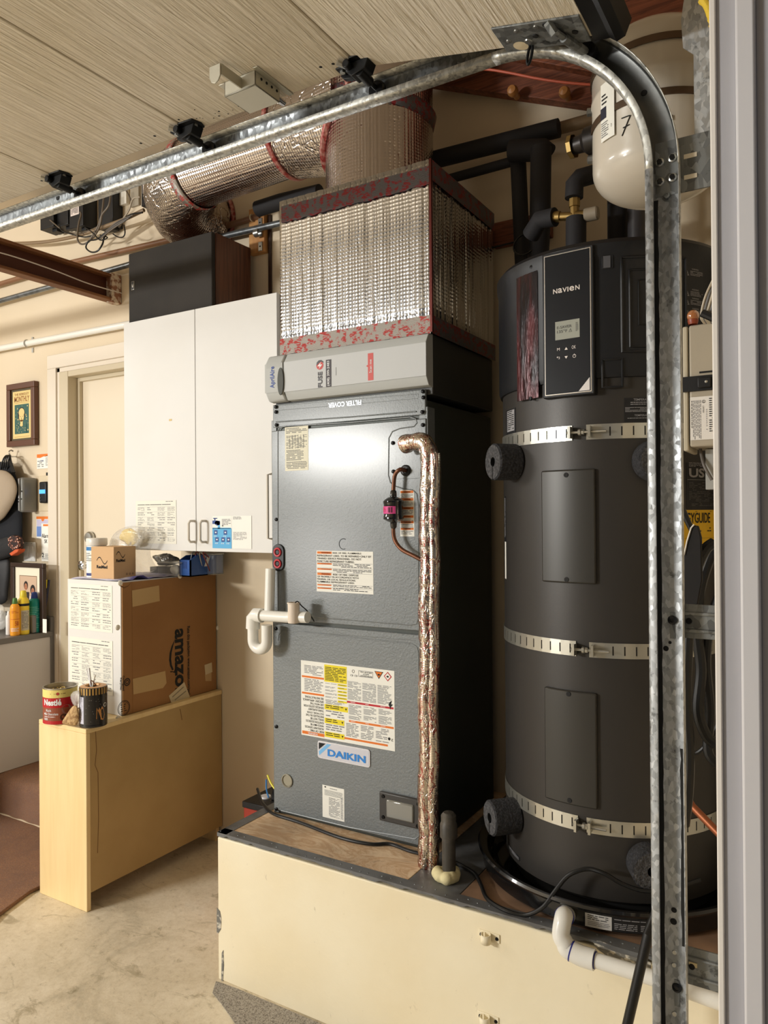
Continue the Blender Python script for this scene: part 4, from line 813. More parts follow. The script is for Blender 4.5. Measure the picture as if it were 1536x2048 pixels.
# glossy film panel with two screws, reddish reflections painted into its colour
t0, _ = cylhit(1034, 600, RS); t1, _ = cylhit(1076, 600, RS); zz0, zz1 = cylhit(1050, 800, RS)[1], cylhit(1050, 530, RS)[1]
s_ = Sheet(lambda x, y, h: cp_(t0+x/RS, zz1-y, RS+h), (t1-t0)*RS, zz1-zz0, mat('film_red_reflection', (84, 28, 32), .22, .4, bump=(14, .5, .01), var=(7, (22, 14, 18), .4, .6), stretch=(3, 3, .5)), thick=.0015, nx=8)
s_.build('glossy_side_film', wh, 'glossy film panel with reddish reflections painted into its colour')
for px, py in ((1062, 534), (1060, 797)):
    t, z = cylhit(px, py, RS+.004); MB().lathe([(.0055, -.003), (.005, .001), (0, .0015)], cp_(t, z, RS+.003), (math.cos(t), math.sin(t), 0), 12).build('screw', M_screw, wh)
# control panel : flat box standing proud
t0, z0 = cylhit(1087, 790, RS+.006); t1, z1 = cylhit(1186, 500, RS+.006)
pa = cp_(t0, 0, RS+.008); pb = cp_(t1, 0, RS+.008); ua = (pb-pa); wpn = ua.length; ua.normalize(); na = V((ua.y, -ua.x, 0)); na = na if na.dot(CO-pa) > 0 else -na
pa = pa+na*.004
def hitp(x, y):      # pixel to panel plane
    d = ray(x, y); t = (pa-CO).dot(na)/d.dot(na); p = CO+d*t; return p
ptl = hitp(1088, 514); pbr = hitp(1184, 783); wpn = (pbr-ptl).dot(ua); hpn = ptl.z-pbr.z
fr_ = MB().obox(ptl+V((0, 0, .006))-ua*.006-na*.03, ua*(wpn+.012), -V((0, 0, 1))*(hpn+.012), na*.03).build('panel_surround', M_whs, wh, bevel=.003)
cpn = MB().obox(ptl-na*.01, ua*wpn, -V((0, 0, hpn)), na*.0115).build('control_panel', mat('panel_bezel', (196, 188, 178), .3, .7), wh, bevel=.001)
e = .0024; s_ = Sheet(planar(ptl+ua*e-V((0, 0, e))+na*.0016, ua, (0, 0, -1), na), wpn-2*e, hpn-2*e, mat('panel_gloss_black', (9, 10, 15), .3, spec=.25), thick=.0003)
def F(x, y): p = hitp(x, y)-ptl; return p.dot(ua)/wpn, -p.z/hpn
M_silv = mat('logo_silver', (205, 196, 188), .35, .3)
fx0, fy0 = F(1106, 585); fx1, fy1 = F(1164, 570); Lw = (fx1-fx0)/6.2
for i, (ch, xx, ww) in enumerate((('N', 0, .95), ('a', 1.1, .95), ('V', 2.1, 1.0), ('I', 3.2, .25), ('e', 3.65, 1.05), ('N', 4.95, .95))):
    s_.text(ch, fx0+Lw*xx, fy0-.022, fx0+Lw*(xx+ww), fy0+.012, M_silv, .02)
sx0, sy0 = F(1110, 646); sx1, sy1 = F(1161, 668)
s_.rect(mat('lcd_grey', (150, 152, 140), .35), sx0, sy0-.004, sx1, sy1+.022, 1)
M_lcd = mat('lcd_dark', (92, 92, 84), .5)
s_.text('E-SAVER', sx0+.04, sy0+.03, sx0+.37, sy0+.05, M_lcd, .01); s_.text('135°F', sx0+.04, sy0+.058, sx0+.27, sy0+.08, M_lcd, .01); s_.text('!', sx0+.33, sy0+.062, sx0+.345, sy0+.077, M_lcd, .0)
s_.poly(M_lcd, [(sx0+.3, sy0+.082), (sx0+.38, sy0+.082), (sx0+.34, sy0+.055)], 1.6); s_.poly(mat('lcd_grey'[:8], (150, 152, 140)), [(sx0+.318, sy0+.079), (sx0+.362, sy0+.079), (sx0+.34, sy0+.062)], 2.2); s_.words(M_lcd, sx1-.085, sy0+.02, sx1-.03, sy0+.085, 9, 3, fill=1, wl=(.05, .06), th=.6, lay=2)
ic = lambda x, y: F(x, y)
x, y = ic(1117, 700); s_.text('M', x-.03, y-.01, x+.03, y+.01, M_silv, 0)
x, y = ic(1133, 698); s_.poly(M_silv, [(x-.035, y+.009), (x+.035, y+.009), (x, y-.01)], 2)
x, y = ic(1149, 695); s_.text('OK', x-.045, y-.012, x+.045, y+.012, M_silv, 0)
x, y = ic(1117, 717); s_.rect(M_silv, x-.03, y-.006, x+.02, y-.003, 2); s_.rect(M_silv, x-.0, y+.006, x+.02, y+.009, 2); s_.rect(M_silv, x+.02, y-.006, x+.028, y+.009, 2); s_.poly(M_silv, [(x-.04, y-.0045), (x-.02, y+.003), (x-.02, y-.012)], 2)
x, y = ic(1133, 716); s_.poly(M_silv, [(x-.035, y-.009), (x, y+.01), (x+.035, y-.009)], 2)
x, y = ic(1150, 713); s_.ring(M_silv, x, y, .038, .009, 2); s_.rect(M_silv, x-.005, y-.016, x+.005, y-.002, 3)
s_.poly(mat('peel_corner', (206, 200, 196), .3, .2), [(.98, .905), (.74, .995), (.98, .995)], 1)
s_.build('display_face', cpn, 'glossy black display face')
# right hand access panels
def frame_on(a, b, par, m, r=.003, R=RS, nm='panel_frame'):
    t0, z0 = cylhit(a[0], a[1], R); t1, z1 = cylhit(b[0], b[1], R); P = []
    for t, z in [(t0+(t1-t0)*i/8, z0) for i in range(9)]+[(t1, z0+(z1-z0)*i/8) for i in range(1, 9)]+[(t1+(t0-t1)*i/8, z1) for i in range(1, 9)]+[(t0, z1+(z0-z1)*i/8) for i in range(1, 8)]: P.append(cp_(t, z, R+.0008))
    return MB().tube(P, r, 6, closed=True).build(nm, m, par)
M_edge = mat('shroud_edge', (70, 72, 78), .3, .2)
frame_on((1243, 515), (1372, 705), wh, M_whs, .004); frame_on((1259, 540), (1350, 694), wh, M_whs, .003); frame_on((1277, 560), (1340, 650), wh, M_slot, .002)
frame_on((1205, 512), (1225, 536), wh, M_whs, .002, nm='notch_frame'); frame_on((1205, 720), (1245, 773), wh, M_whs, .003)
s_ = wrap((1206, 513), (1221, 537), mat('notch_grey', (84, 84, 88), .5), RS, thick=.002); s_.build('notch', wh)
# warning print on shroud at the right, labels on the body
def triw(s, x, y, r, m): 
    s.poly(m, [(x-r, y+r*.45), (x+r, y+r*.45), (x, y-r*.55)], 1); s.poly(M_whs, [(x-r*.6, y+r*.3), (x+r*.6, y+r*.3), (x, y-r*.3)], 2); s.poly(m, [(x-r*.12, y+r*.2), (x+r*.12, y+r*.2), (x+r*.12, y-r*.12), (x-r*.12, y-r*.12)], 3)
M_pg = mat('print_grey', (150, 148, 150), .6)
s_ = wrap((1368, 532), (1407, 640), M_whs, RS, nx=8)
for i, y0 in enumerate((.05, .45, .62, .82)): s_.text('WARNING', .35, y0-.02, .7, y0+.01, M_pg, .01); s_.words(M_pg, .28, y0+.03, .95, y0+.13, 4, i, wl=(.05, .2)); triw(s_, .13, y0+.08, .1, M_pg)
s_.build('warning_label', wh, 'black warning label with grey print beside the track')
s_ = wrap((1013, 822), (1032, 868), mat('label_black', (26, 26, 28), .5), HR, nx=5); s_.rect(M_pg, .15, .05, .9, .85); s_.words(M_ink, .2, .08, .85, .82, 10, 3, wl=(.1, .5)); s_.build('data_label', wh)
s_ = wrap((1248, 796), (1310, 843), mat('label_black', (26, 26, 28), .5), HR, nx=6)
s_.text('TEMPERATURE', .3, .04, .95, .13, M_pg, .01); s_.words(M_pg, .2, .18, .95, .34, 2, 1); s_.words(M_pg, .03, .4, .97, .62, 4, 2, wl=(.05, .3)); s_.text('TEMPERATURE', .32, .7, .95, .78, M_pg, .01); s_.words(M_pg, .1, .84, .97, .9, 1, 3); s_.build('temperature_label', wh)
s_ = Sheet(lambda x, y, h: cp_(cylhit(1009, 1000)[0]+.02+x/HR, 1.50-y, HR+h), .02, .23, mat('label_black', (26, 26, 28)), nx=2); s_.rect(M_paper, .1, .55, 1, 1); s_.words(M_pg, .1, .02, .9, .5, 30, 4, wl=(.3, .8)); s_.build('edge_label', wh)
s_ = wrap((1372, 925), (1440, 1018), mat('label_black', (26, 26, 28), .5), HR, nx=8)
s_.text('US', .05, .12, .42, .32, M_pg, .03); s_.text('C', .48, .1, .6, .32, M_pg, .03); s_.words(M_pg, .05, 0, .5, .1, 4, 1); s_.words(mat('dim_print', (84, 82, 80), .6), .05, .42, .95, .95, 16, 2, fill=.6); s_.rect(M_pg, .02, .365, .98, .372); s_.build('parts_label', wh, 'black label with pale lettering and a wiring drawing')
s_ = wrap((1366, 1020), (1440, 1110), mat('energyguide_yellow', (222, 176, 20), .5), HR, nx=10)
s_.text('ENERGYGUIDE', -.26, .06, .62, .28, M_ink, .012); s_.words(M_ink, .25, .03, .85, .05, 1, 1, wl=(.2, .6)); s_.words(M_ink, .2, .38, .8, .5, 2, 2, fill=.5); s_.rect(mat('dark_yellow', (180, 140, 20), .5), .02, .6, .98, .61); s_.build('energy_label', wh, 'yellow energy label')
# service covers
def cover(c4, scr):
    (ax, ay), (bx_, by), = c4; t0, z0 = cylhit(ax, ay); t1, z1 = cylhit(bx_, by); z0 = cylhit(ax, ay)[1]
    n = 8; vs = []; fs = []; cr = []; Rr = .008
    pts = []
    for cx, cz, a in ((t1-Rr/HR, z0-Rr, 0), (t0+Rr/HR, z0-Rr, PI/2), (t0+Rr/HR, z1+Rr, PI), (t1-Rr/HR, z1+Rr, 1.5*PI)):
        for i in range(5): q = a+PI/2*i/4; pts.append((cx+Rr/HR*math.cos(q), cz+Rr*math.sin(q)))
        if a in (0, PI):   # subdivide top/bottom edges
            s, e2 = (t1-Rr/HR, t0+Rr/HR) if a == 0 else (t0+Rr/HR, t1-Rr/HR)
            for k in range(1, 6): pts.append((s+(e2-s)*k/6, z0 if a == 0 else z1))
    # grid cover, thickness .009
    N = 10; M2 = 4; g = []
    mb = MB(); 
    for i in range(N+1):
        for j in (z0, z1): mb.v.append(tuple(cp_(t0+(t1-t0)*i/N, j, HR+.009)))
        for j in (z0, z1): mb.v.append(tuple(cp_(t0+(t1-t0)*i/N, j, HR-.004)))
    for i in range(N): a = 4*i; b = a+4; mb.f += [(a, a+1, b+1, b), (a+2, a, b, b+2), (a+1, a+3, b+3, b+1)]; mb.m += [0, 0, 0]
    mb.f += [(0, 2, 3, 1), (4*N, 4*N+1, 4*N+3, 4*N+2)]; mb.m += [0, 0]
    o = mb.build('service_cover', M_whp, wh, bevel=.004)
    for px, py in scr:
        t, z = cylhit(px, py, HR+.009); MB().lathe([(.0065, -.002), (.006, .0008), (.0025, .0012), (0, .0006)], cp_(t, z, HR+.0095), (math.cos(t), math.sin(t), 0), 12).build('screw', M_slot, o)
cover(((1086, 942), (1193, 1168)), ((1132, 950), (1133, 1159)))
cover(((1092, 1372), (1196, 1618)), ((1137, 1388), (1139, 1601)))
# ---- straps ----
def band(t0, t1, z0, z1, slots, par, name='strap_band', R=HR+.0025):
    cuts = sorted(slots); segs = []; x = t0; mb = MB(); sw = .0017/R; zl, zh = z0+(z1-z0)*.2, z0+(z1-z0)*.8
    def pc(a, b, za, zb):
        n = max(1, int(abs(b-a)/.06)); 
        for i in range(n):
            p, q = a+(b-a)*i/n, a+(b-a)*(i+1)/n; mb.add([cp_(p, za, R), cp_(q, za, R), cp_(q, zb, R), cp_(p, zb, R)], [(0, 1, 2, 3)])
    for c in cuts: pc(x, c-sw, z0, z1); pc(c-sw, c+sw, z0, zl); pc(c-sw, c+sw, zh, z1); x = c+sw
    pc(x, t1, z0, z1); return mb.build(name, M_alu, par, smooth=False, solid=-.0012)
def strap(zt, zb, pxl, pxr, label):
    st_ = MB().lathe([(HR+.001, zb), (HR+.0025, zb), (HR+.0025, zt), (HR+.001, zt)], HC, (0, 0, 1), 8, a0=0, a1=.1) if False else None
    zm = (zt+zb)/2; py = 1000
    tl = cylhit(pxl, py)[0]; tr_ = cylhit(pxr, py)[0]
    root = thing('seismic_strap', (HC.x, HC.y, zb), label, 'strap', None)
    band(tl-2.2, tl, zb, zt, [tl-.05-.092*i for i in range(14)], root); band(tr_, tr_+2.2, zb, zt, [tr_+.19+.092*i for i in range(16)], root)
    for t in (tl-.0, tr_+.035):
        e1 = MB(); p = cp_(t, zm, HR+.004); rd = V((math.cos(t), math.sin(t), 0)); tg = V((-math.sin(t), math.cos(t), 0)); e1.obox(p-tg*.003-V((0, 0, .014)), tg*.006, V((0, 0, .028)), rd*.022); e1.build('bolt_tab', M_alu, root, smooth=False)
    pl = cp_(tl-.03, zm, HR+.014); pr_ = cp_(tr_+.16, zm, HR+.016)
    MB().cyl(pl, pr_, .0035, 10).build('tension_bolt', M_zinc, root)
    d = (pr_-pl).normalized(); 
    for f_ in (.04, .3, .38): MB().cyl(pl.lerp(pr_, f_), pl.lerp(pr_, f_)+d*.006, .0085 if f_ != .38 else .007, 6 if f_ != .3 else 16).build('nut', M_zinc, root)
    return root
strap(1.669, 1.632, 1146, 1174, 'upper perforated steel strap around the dark water heater')
strap(1.135, 1.098, 1150, 1176, 'middle perforated steel strap around the dark water heater')
strap(.704, .667, 1151, 1168, 'lower perforated steel strap around the water heater, near the pan')
# ---- foam plugs on the ports ----
M_foamk = mat('black_foam', (38, 38, 40), .95, bump=(160, 1, .006), var=(180, (62, 62, 66), .4, .7)); M_foamc = mat('black_foam_cut', (62, 61, 62), .95, bump=(200, 1, .006), var=(150, (96, 96, 98), .4, .7))
def plug(px, py, R, L, lb, dth=0, dz=0, notch=False):
    t, z = cylhit(px, py); t += dth; rd = V((math.cos(t), math.sin(t), dz)).normalized(); p = cp_(t, z, HR+.001)
    mb = MB().lathe([(R, 0), (R, L-.004), (R-.004, L)], p, rd, 40); mb.lathe([(R-.004, L), (.013, L)], p, rd, 40, 1); mb.lathe([(.013, L), (.012, L-.03), (0, L-.03)], p, rd, 20, 2)
    o = mb.build('foam_plug', [M_foamk, M_foamc, M_slot], origin=p); tag(o, lb, 'foam plug')
    up = V((0, 0, 1)) if abs(rd.z) < .9 else V((1, 0, 0)); dn = rd.cross(V((0, 0, 1)).cross(rd)); 
    s = MB().obox(p+rd*(L-.03)-V((0, 0, 1))*R*.98+rd.cross(V((0, 0, 1)))*.0, rd*.031, V((0, 0, 1))*(R*.8), rd.cross(V((0, 0, 1)))*.003); s.build('slit', M_slot, o)
    return o
plug(1042, 923, .049, .066, 'black foam plug on the upper left side of the water heater below the top strap', -.10)
plug(1303, 922, .049, .05, 'black foam plug half hidden by the track below the top strap', .0)
plug(1044, 1640, .046, .075, 'black split foam plug at the lower left of the water heater above the pan', -.12)
plug(1300, 1722, .049, .05, 'black foam plug at the lower right of the water heater behind the track', -.03, -.05)
s_ = wrap((1018, 1688), (1040, 1722), mat('label_black', (26, 26, 28)), HR, nx=4); s_.words(M_pg, .05, .05, .95, .95, 8, 3, wl=(.2, .6)); s_.build('data_label', wh)
# ---- drain pan ----
M_pan = mat('pan_black', (16, 16, 17), .22, coat=.6)
RP = .362
_z = PT
pan = thing('drain_pan', (HC.x, HC.y, PT), 'shallow round black drain pan under the water heater', 'drain pan')
MB().lathe([(0, _z+.001), (RP-.012, _z+.001), (RP, _z+.012), (RP+.003, _z+.052), (RP+.010, _z+.054), (RP+.014, _z+.060), (RP+.010, _z+.066), (RP-.002, _z+.064), (RP-.012, _z+.056), (RP-.020, _z+.014), (RP-.04, _z+.007), (0, _z+.007)], HC, (0, 0, 1), 96).build('pan_body', M_pan, pan)
MB().lathe([(RP-.03, _z+.03), (RP-.026, _z+.036), (RP-.03, _z+.040), (RP-.04, _z+.030)], HC, (0, 0, 1), 72).build('inner_rim', M_pan, pan)
MB().lathe([(0, _z+.007), (.27, _z+.007), (.27, _z+.034), (0, _z+.034)], HC, (0, 0, 1), 48).build('support_pad', M_slot, pan)
tl_, _ = cylhit(1170, 1822, RP+.003)
s_ = Sheet(lambda x, y, h: cp_(cylhit(1170, 1822, RP+.003)[0]+x/(RP+.003), _z+.047-y, RP+.002+h-.0), .19, .032, mat('label_black', (20, 20, 22)), nx=12, thick=.001)
s_.rect(mat('label_grey_paper', (188, 186, 182), .6), .0, .0, .32, 1); s_.words(M_ink, .03, .1, .28, .5, 3, 2, wl=(.03, .08)); s_.words(M_inkg, .03, .55, .3, .9, 3, 4, wl=(.1, .2)); s_.words(M_pg, .35, .1, .75, .22, 1, 5, fill=1); s_.words(M_pg, .35, .4, .62, .9, 4, 6); s_.words(M_pg, .66, .4, .97, .9, 4, 7); s_.build('pan_label', pan, 'grey and black printed label on the pan wall')
# ---- white drain pipe from the pan ----
pv = thing('pan_drain_pipe', PY(1130, 1830, 1.72), 'white plastic drain pipe bending from the pan down and along the platform front', 'pipe')
t, _ = cylhit(1133, 1812, RP); a = cp_(t, _z+.028, RP-.002); b = PY(1127, 1835, 1.715)
P1 = PY(1122, 1868, 1.700); P2 = PY(1135, 1898, 1.695); P3 = PY(1163, 1912, 1.695); P4 = PY(1310, 1957, 1.695); P4 = V((P4.x, 1.695, P4.z)); dP = (P4-P3).normalized(); P5 = V((-.17, 1.69, P4.z-.008))
dd_ = (b-a).normalized()
MB().tube([a, a+(b-a)*.62], .0215, 24).build('adapter', M_pvc, pv)
MB().tube(spline([a+(b-a)*.4, b, P1, P1.lerp(P2, .6), P2, P2.lerp(P3, .7)], 6), .0205, 24).build('elbow', M_pvc, pv)
MB().tube([P2.lerp(P3, .35), P2.lerp(P3, .7), P3, P3+dP*.03], .0225, 24).build('coupling', M_pvc, pv)
MB().tube([P3, P4, P5], .0165, 24).build('straight_pipe', M_pvc, pv)
M_prim = mat('blue_primer', (40, 48, 130), .4)
for p, d in ((b.lerp(a, .25), dd_), (P2.lerp(P3, .3), (P3-P2).normalized()), (P3+dP*.031, dP)): MB().tube([p-d*.0015, p+d*.0015], .0228 if d is not dP else .0185, 24, cap=True).build('primer_ring', M_prim, pv)
# black hose in front of the platform
A = PY(1296, 1870, 1.60); B = PY(1250, 2070, 1.57)
hz = MB().tube([PY(1360, 1700, 1.68), PY(1322, 1800, 1.66), A, A.lerp(B, .5), B, V((B.x-.06, B.y-.02, .012))], .0105, 14).build('black_hose', M_cable); tag(hz, 'thick black cable slanting to the floor in front of the platform beside the track', 'hose')
# ================= EXPANSION TANK =================
m = mat('tank_white', (204, 196, 182), .25, coat=.5)
TC = V((-.320, 1.68, 0)); et = thing('expansion_tank', (TC.x, TC.y, 2.16), 'glossy cream white expansion tank strapped up high beside the garage track', 'tank')
TR = .135
zb = PY(1290, 385, 1.62).z; zt = PY(1330, 22, 1.62).z
pr = [(0, zb)]+[(TR*math.sin(t)**.9, zb+.075*(1-math.cos(t))) for t in [PI/2*i/10 for i in range(1, 11)]]+[(TR, zb+.21), (TR+.002, zb+.213), (TR+.002, zb+.222), (TR, zb+.225)]+[(TR, zt-.075)]+[(TR*math.cos(t), zt-.075+.075*math.sin(t)) for t in [PI/2*i/10 for i in range(1, 11)]]
MB().lathe(pr, TC, (0, 0, 1), 56).build('tank_shell', m, et)
for zz in (zb+.155, zb+.265):
    o = MB().lathe([(TR+.001, zz), (TR+.0035, zz), (TR+.0035, zz+.014), (TR+.001, zz+.014)], TC, (0, 0, 1), 56).build('strap', mat('strap_bronze', (96, 78, 62), .35, .6), et)
def tk(x, y):
    d = ray(x, y); D2 = V((d.x, d.y)); c = V((TC.x, TC.y)); a = D2.dot(D2); b = -2*D2.dot(c); k = c.dot(c)-(TR+.001)**2; t = (-b-math.sqrt(max(0, b*b-4*a*k)))/(2*a); p = CO+d*t; return math.atan2(p.y-TC.y, p.x-TC.x), p.z
ta, za = tk(1205, 255); tb, _ = tk(1231, 255)
s_ = Sheet(lambda x, y, h: V((TC.x+(TR+.004+h)*math.cos(ta+x/TR), TC.y+(TR+.004+h)*math.sin(ta+x/TR), zb+.225-y)), (tb-ta)*TR, .12, M_paper, nx=6); s_.rect(mat('label_navy', (40, 42, 60)), 0, .42, .45, .62, 2)
s_.words(M_ink, .1, .2, .55, .4, 3, 1, wl=(.05, .3)); s_.words(M_inkg, .05, .68, .6, .95, 7, 2); s_.rect(M_ink, .75, .06, .92, .08); s_.words(M_ink, .78, .78, .85, .84, 3, 3); s_.build('sticker', et, 'white sticker with small print')
t7, z7 = tk(1255, 250)
for (xa, ya, xb, yb) in ((1243, 237, 1259, 231), (1261, 230, 1244, 272), (1246, 256, 1259, 249), (1344, 230, 1345, 240)):
    t0, z0 = tk(xa, ya); t1, z1 = tk(xb, yb); q = lambda t, z: V((TC.x+(TR+.0012)*math.cos(t), TC.y+(TR+.0012)*math.sin(t), z)); MB().tube([q(t0, z0), q((t0+t1)/2, (z0+z1)/2), q(t1, z1)], .0011, 6).build('marker_stroke', M_ink, et)
c = V((TC.x, TC.y, 0))+V((-TR*.93, -.02, zb+.16)); M_dkm = mat('dark_fitting', (44, 40, 38), .4, .5)
MB().lathe([(.03, -.01), (.03, .02), (.02, .03), (.018, .055), (.0, .055)], c, (-1, .15, 0), 20).build('port_fitting', M_dkm, et); MB().lathe([(.026, .052), (.026, .062), (0, .062)], c, (-1, .15, 0), 8).build('union_nut', M_brass, et)
for dz in (.055, -.05): MB().lathe([(.009, 0), (.009, .018), (0, .02)], c+V((0.002, -.01, dz)), (-1, -.3, 0), 6).build('strap_bolt', M_zinc, et)
# ================= INSULATED PIPES ABOVE =================
M_ins = mat('black_pipe_insulation', (34, 33, 36), .75, bump=(50, .4)); 
def ip(pts, r, lb, name='insulated_pipe', y=2.3, m=M_ins): 
    P = [PY(px, py, yy) for px, py, yy in pts]
    if P[-1].z < 2.2: P[-1].z = zT+.003
    o = MB().tube(P, r, 20).build(name, m, ang=50); return tag(o, lb, 'pipe')
ip([(860, 322, 2.38), (1118, 256, 2.40)], .030, 'black insulated pipe running level under the reddish peg board')
ip([(1100, 262, 2.44), (1230, 226, 2.44)], .020, 'bare pale pipe continuing right from the black insulation', 'bare_pipe', m=mat('pale_pipe', (140, 120, 96), .4))
ip([(870, 366, 2.36), (1028, 322, 2.36)], .016, 'thin dark insulated pipe running level behind the tall black pipes')
ip([(1022, 302, 2.30), (1088, 300, 2.30), (1092, 306, 2.30)], .034, 'short black insulated elbow joining the two tall pipes')
ip([(1036, 316, 2.34), (1047, 560, 2.34)], .026, 'tall black insulated pipe behind, nearest the foil box')
ip([(1082, 296, 2.28), (1080, 450, 2.28), (1075, 540, 2.28)], .033, 'thick tall black insulated pipe rising left of the brass valve')
ip([(1062, 470, 2.16), (1080, 440, 2.13), (1110, 434, 2.12)], .027, 'short black insulated pipe stub leading to the brass valve')
ip([(1152, 436, 2.12), (1152, 500, 2.12)], .029, 'short black insulated pipe standing under the brass valve')
ip([(1148, 396, 2.12), (1149, 368, 2.12), (1158, 357, 2.13), (1225, 338, 2.2), (1250, 332, 2.495)], .026, 'black insulated elbow above the brass valve behind the cream tank')
ip([(1235, 300, 2.25), (1236, 500, 2.25)], .030, 'tall black insulated pipe below the cream tank, left one')
ip([(1274, 300, 2.22), (1274, 500, 2.22)], .026, 'tall black insulated pipe below the cream tank, right one', m=mat('dark_pipe_smooth', (52, 50, 52), .4))
mv = thing('mixing_valve', PY(1153, 434, 2.12), 'brass mixing valve with a round grey cap above the water heater', 'valve')
a = PY(1108, 434, 2.12); b = PY(1170, 431, 2.12)
MB().tube([a, a.lerp(b, .2), a.lerp(b, .21), a.lerp(b, .7), a.lerp(b, .71), b], [.016, .016, .012, .012, .015, .015], 16).build('valve_body', M_brass, mv)
MB().tube([PY(1150, 436, 2.12), PY(1149, 415, 2.12), PY(1149, 414, 2.12), PY(1149, 398, 2.12)], [.013, .013, .016, .016], 8).build('top_nut', M_brass, mv)
MB().lathe([(.019, 0), (.019, .034), (.016, .038), (0, .038)], b, (1, 0, 0), 24).build('cap', mat('taupe_cap', (150, 138, 120), .5), mv)
# hose clamp and thin wires near the tall pipe
c = PY(1050, 488, 2.26); o = MB().tube(arc(c, (1, 0, 0), (0, .35, 1), .038, 0, 2*PI, 22)[:-1], .0028, 6, closed=True).build('wire_loop', M_blackm); tag(o, 'thin shiny black wire loop around the tall pipe', 'wire')
o = MB().tube([PY(975, 498, 2.45), PY(1030, 484, 2.4)], .003, 6).build('thin_wire', M_cable); tag(o, 'thin dark wire crossing the wall behind the foil box', 'wire')
o = MB().box(-1.03, -.82, 2.46, 2.499, PY(1000, 490, 2.46).z, PY(1000, 443, 2.46).z).build('wall_cleat', M_rw, bevel=.003); tag(o, 'brown wooden cleat on the back wall right of the foil box', 'cleat')
# ================= CONTROL BOX AND CABLES AT RIGHT =================
M_eb = mat('taupe_box', (168, 158, 140), .45, bump=(80, .1)); yb = 1.70
x0 = PY(1378, 700, yb).x; zT_, zB_ = PY(1400, 648, yb).z, PY(1400, 893, yb).z
eb = thing('control_box', (-.22, yb, zB_), 'taupe plastic control box with a black latch strap beside the track', 'box')
MB().box(x0, -.17, yb, yb+.12, zB_, zT_).build('box_body', M_eb, eb, bevel=.004)
xl_ = PY(1366, 700, yb+.01).x
MB().box(xl_, x0-.003, yb+.005, yb+.125, zB_-.008, zT_).build('lid', mat('taupe_lid', (190, 180, 158), .4), eb, bevel=.003)
zl = PY(1400, 768, yb).z; o = MB().box(xl_-.003, -.185, yb-.006, yb+.0, zl-.015, zl+.017).build('latch_strap', M_blackp, eb, bevel=.001)
MB().box(x0+.018, x0+.044, yb-.014, yb-.006, zl-.010, zl+.012).build('buckle', M_blackp, o, bevel=.002); MB().lathe([(.003, 0), (0, .002)], (x0+.035, yb-.014, zl+.002), (0, -1, 0), 8).build('rivet', M_zinc, o)
zs = PY(1400, 745, yb).z; MB().box(x0+.02, -.17, yb-.0008, yb, zs-.002, zs+.002).build('slot', M_slot, eb)
A = PY(1380, 795, yb-.001); B = PY(1430, 878, yb-.001)
s_ = Sheet(planar(A, (1, 0, 0), (0, 0, -1), (0, -1, 0)), B.x-A.x+.0, A.z-B.z, mat('label_white_glossy', (226, 222, 216), .3))
for i in range(6): s_.words(M_ink, .06, .0, .1, .0, 1)if 0 else None
R = random.Random(3)
for k, x in enumerate((.06, .12, .18, .24, .30, .36, .42)):
    y = .08
    while y < (.9 if k else .7): L = R.uniform(.03, .1); s_.rect(M_ink if k == 0 else M_inkg, x, y, x+.025, y+L); y += L+.015
s_.ring(M_ink, .56, .12, .07, .012); s_.text('UL', .53, .09, .59, .15, M_ink, .01); s_.text('LISTED', .52, .22, .57, .38, M_ink, .01, rot=90); s_.words(M_inkg, .66, .3, .7, .8, 12, 5, wl=(.04, .04)); s_.words(M_ink, .78, .05, .9, .85, 16, 6, wl=(.08, .12))
s_.build('product_label', eb, 'white label with sideways print')
def rope(pts, r, lb, m, name, cat='cable', y=1.7): o = MB().tube(spline([PY(px, py, yy) for px, py, yy in pts], 6), r, 10).build(name, m); return tag(o, lb, cat)
M_grey_c = mat('pale_cable', (196, 186, 168), .5)
bd = thing('cable_bundle', PY(1410, 640, 1.62), 'bundle of pale cables tied above the taupe control box', 'cables')
for i in range(8):
    dx = i*3.2; MB().tube(spline([PY(1446+dx*.4, 520, 1.64), PY(1428+dx*.6, 555, 1.63+.004*(i % 3)), PY(1410+dx, 595, 1.62+.005*(i % 2)), PY(1402+dx*.9, 632, 1.63), PY(1408+dx*.8, 646, 1.66)]), .0022, 8).build('cable', M_grey_c if i % 4 != 2 else M_inkg, bd)
MB().tube([PY(1404, 626, 1.615), PY(1436, 640, 1.615)], .008, 10).build('tie', M_blackp, bd)
kn = thing('amber_bulb', PY(1385, 646, 1.69), 'small amber plastic bulb on top of the taupe control box', 'bulb')
c = PY(1386, 632, 1.70); MB().lathe([(.0, .012)]+[(.0125*math.sin(t), -.013*math.cos(t)) for t in [PI*i/12 for i in range(1, 12)]][::-1]+[(.0, -.013)], c, (0, 0, 1), 20).build('dome', mat('amber', (180, 112, 62), .2, coat=1, trans=.2), kn)
MB().lathe([(0.009, -.018), (.011, -.011), (.011, -.008), (0, -.008)], c, (0, 0, 1), 20).build('red_base', mat('amber_red', (140, 64, 38), .4), kn)
rope([(1400, 895, 1.76), (1408, 930, 1.74), (1424, 960, 1.74)], .0035, 'thin grey cable dropping under the taupe control box', mat('grey_cable', (96, 90, 84), .5), 'grey_cable')
o = MB().box(PY(1411, 950, 1.75).x, -.175, 1.75, 1.77, PY(1420, 979, 1.75).z, PY(1420, 898, 1.75).z).build('cable_duct', mat('grey_duct', (160, 160, 156), .5), bevel=.001); tag(o, 'pale grey cable duct below the taupe control box', 'cable duct')
hb = M_cable
rope([(1366, 1020, 1.62), (1377, 1046, 1.62), (1392, 1075, 1.62)], .006, 'black hose end with white print in front of the yellow energy label', hb, 'black_hose', 'hose')
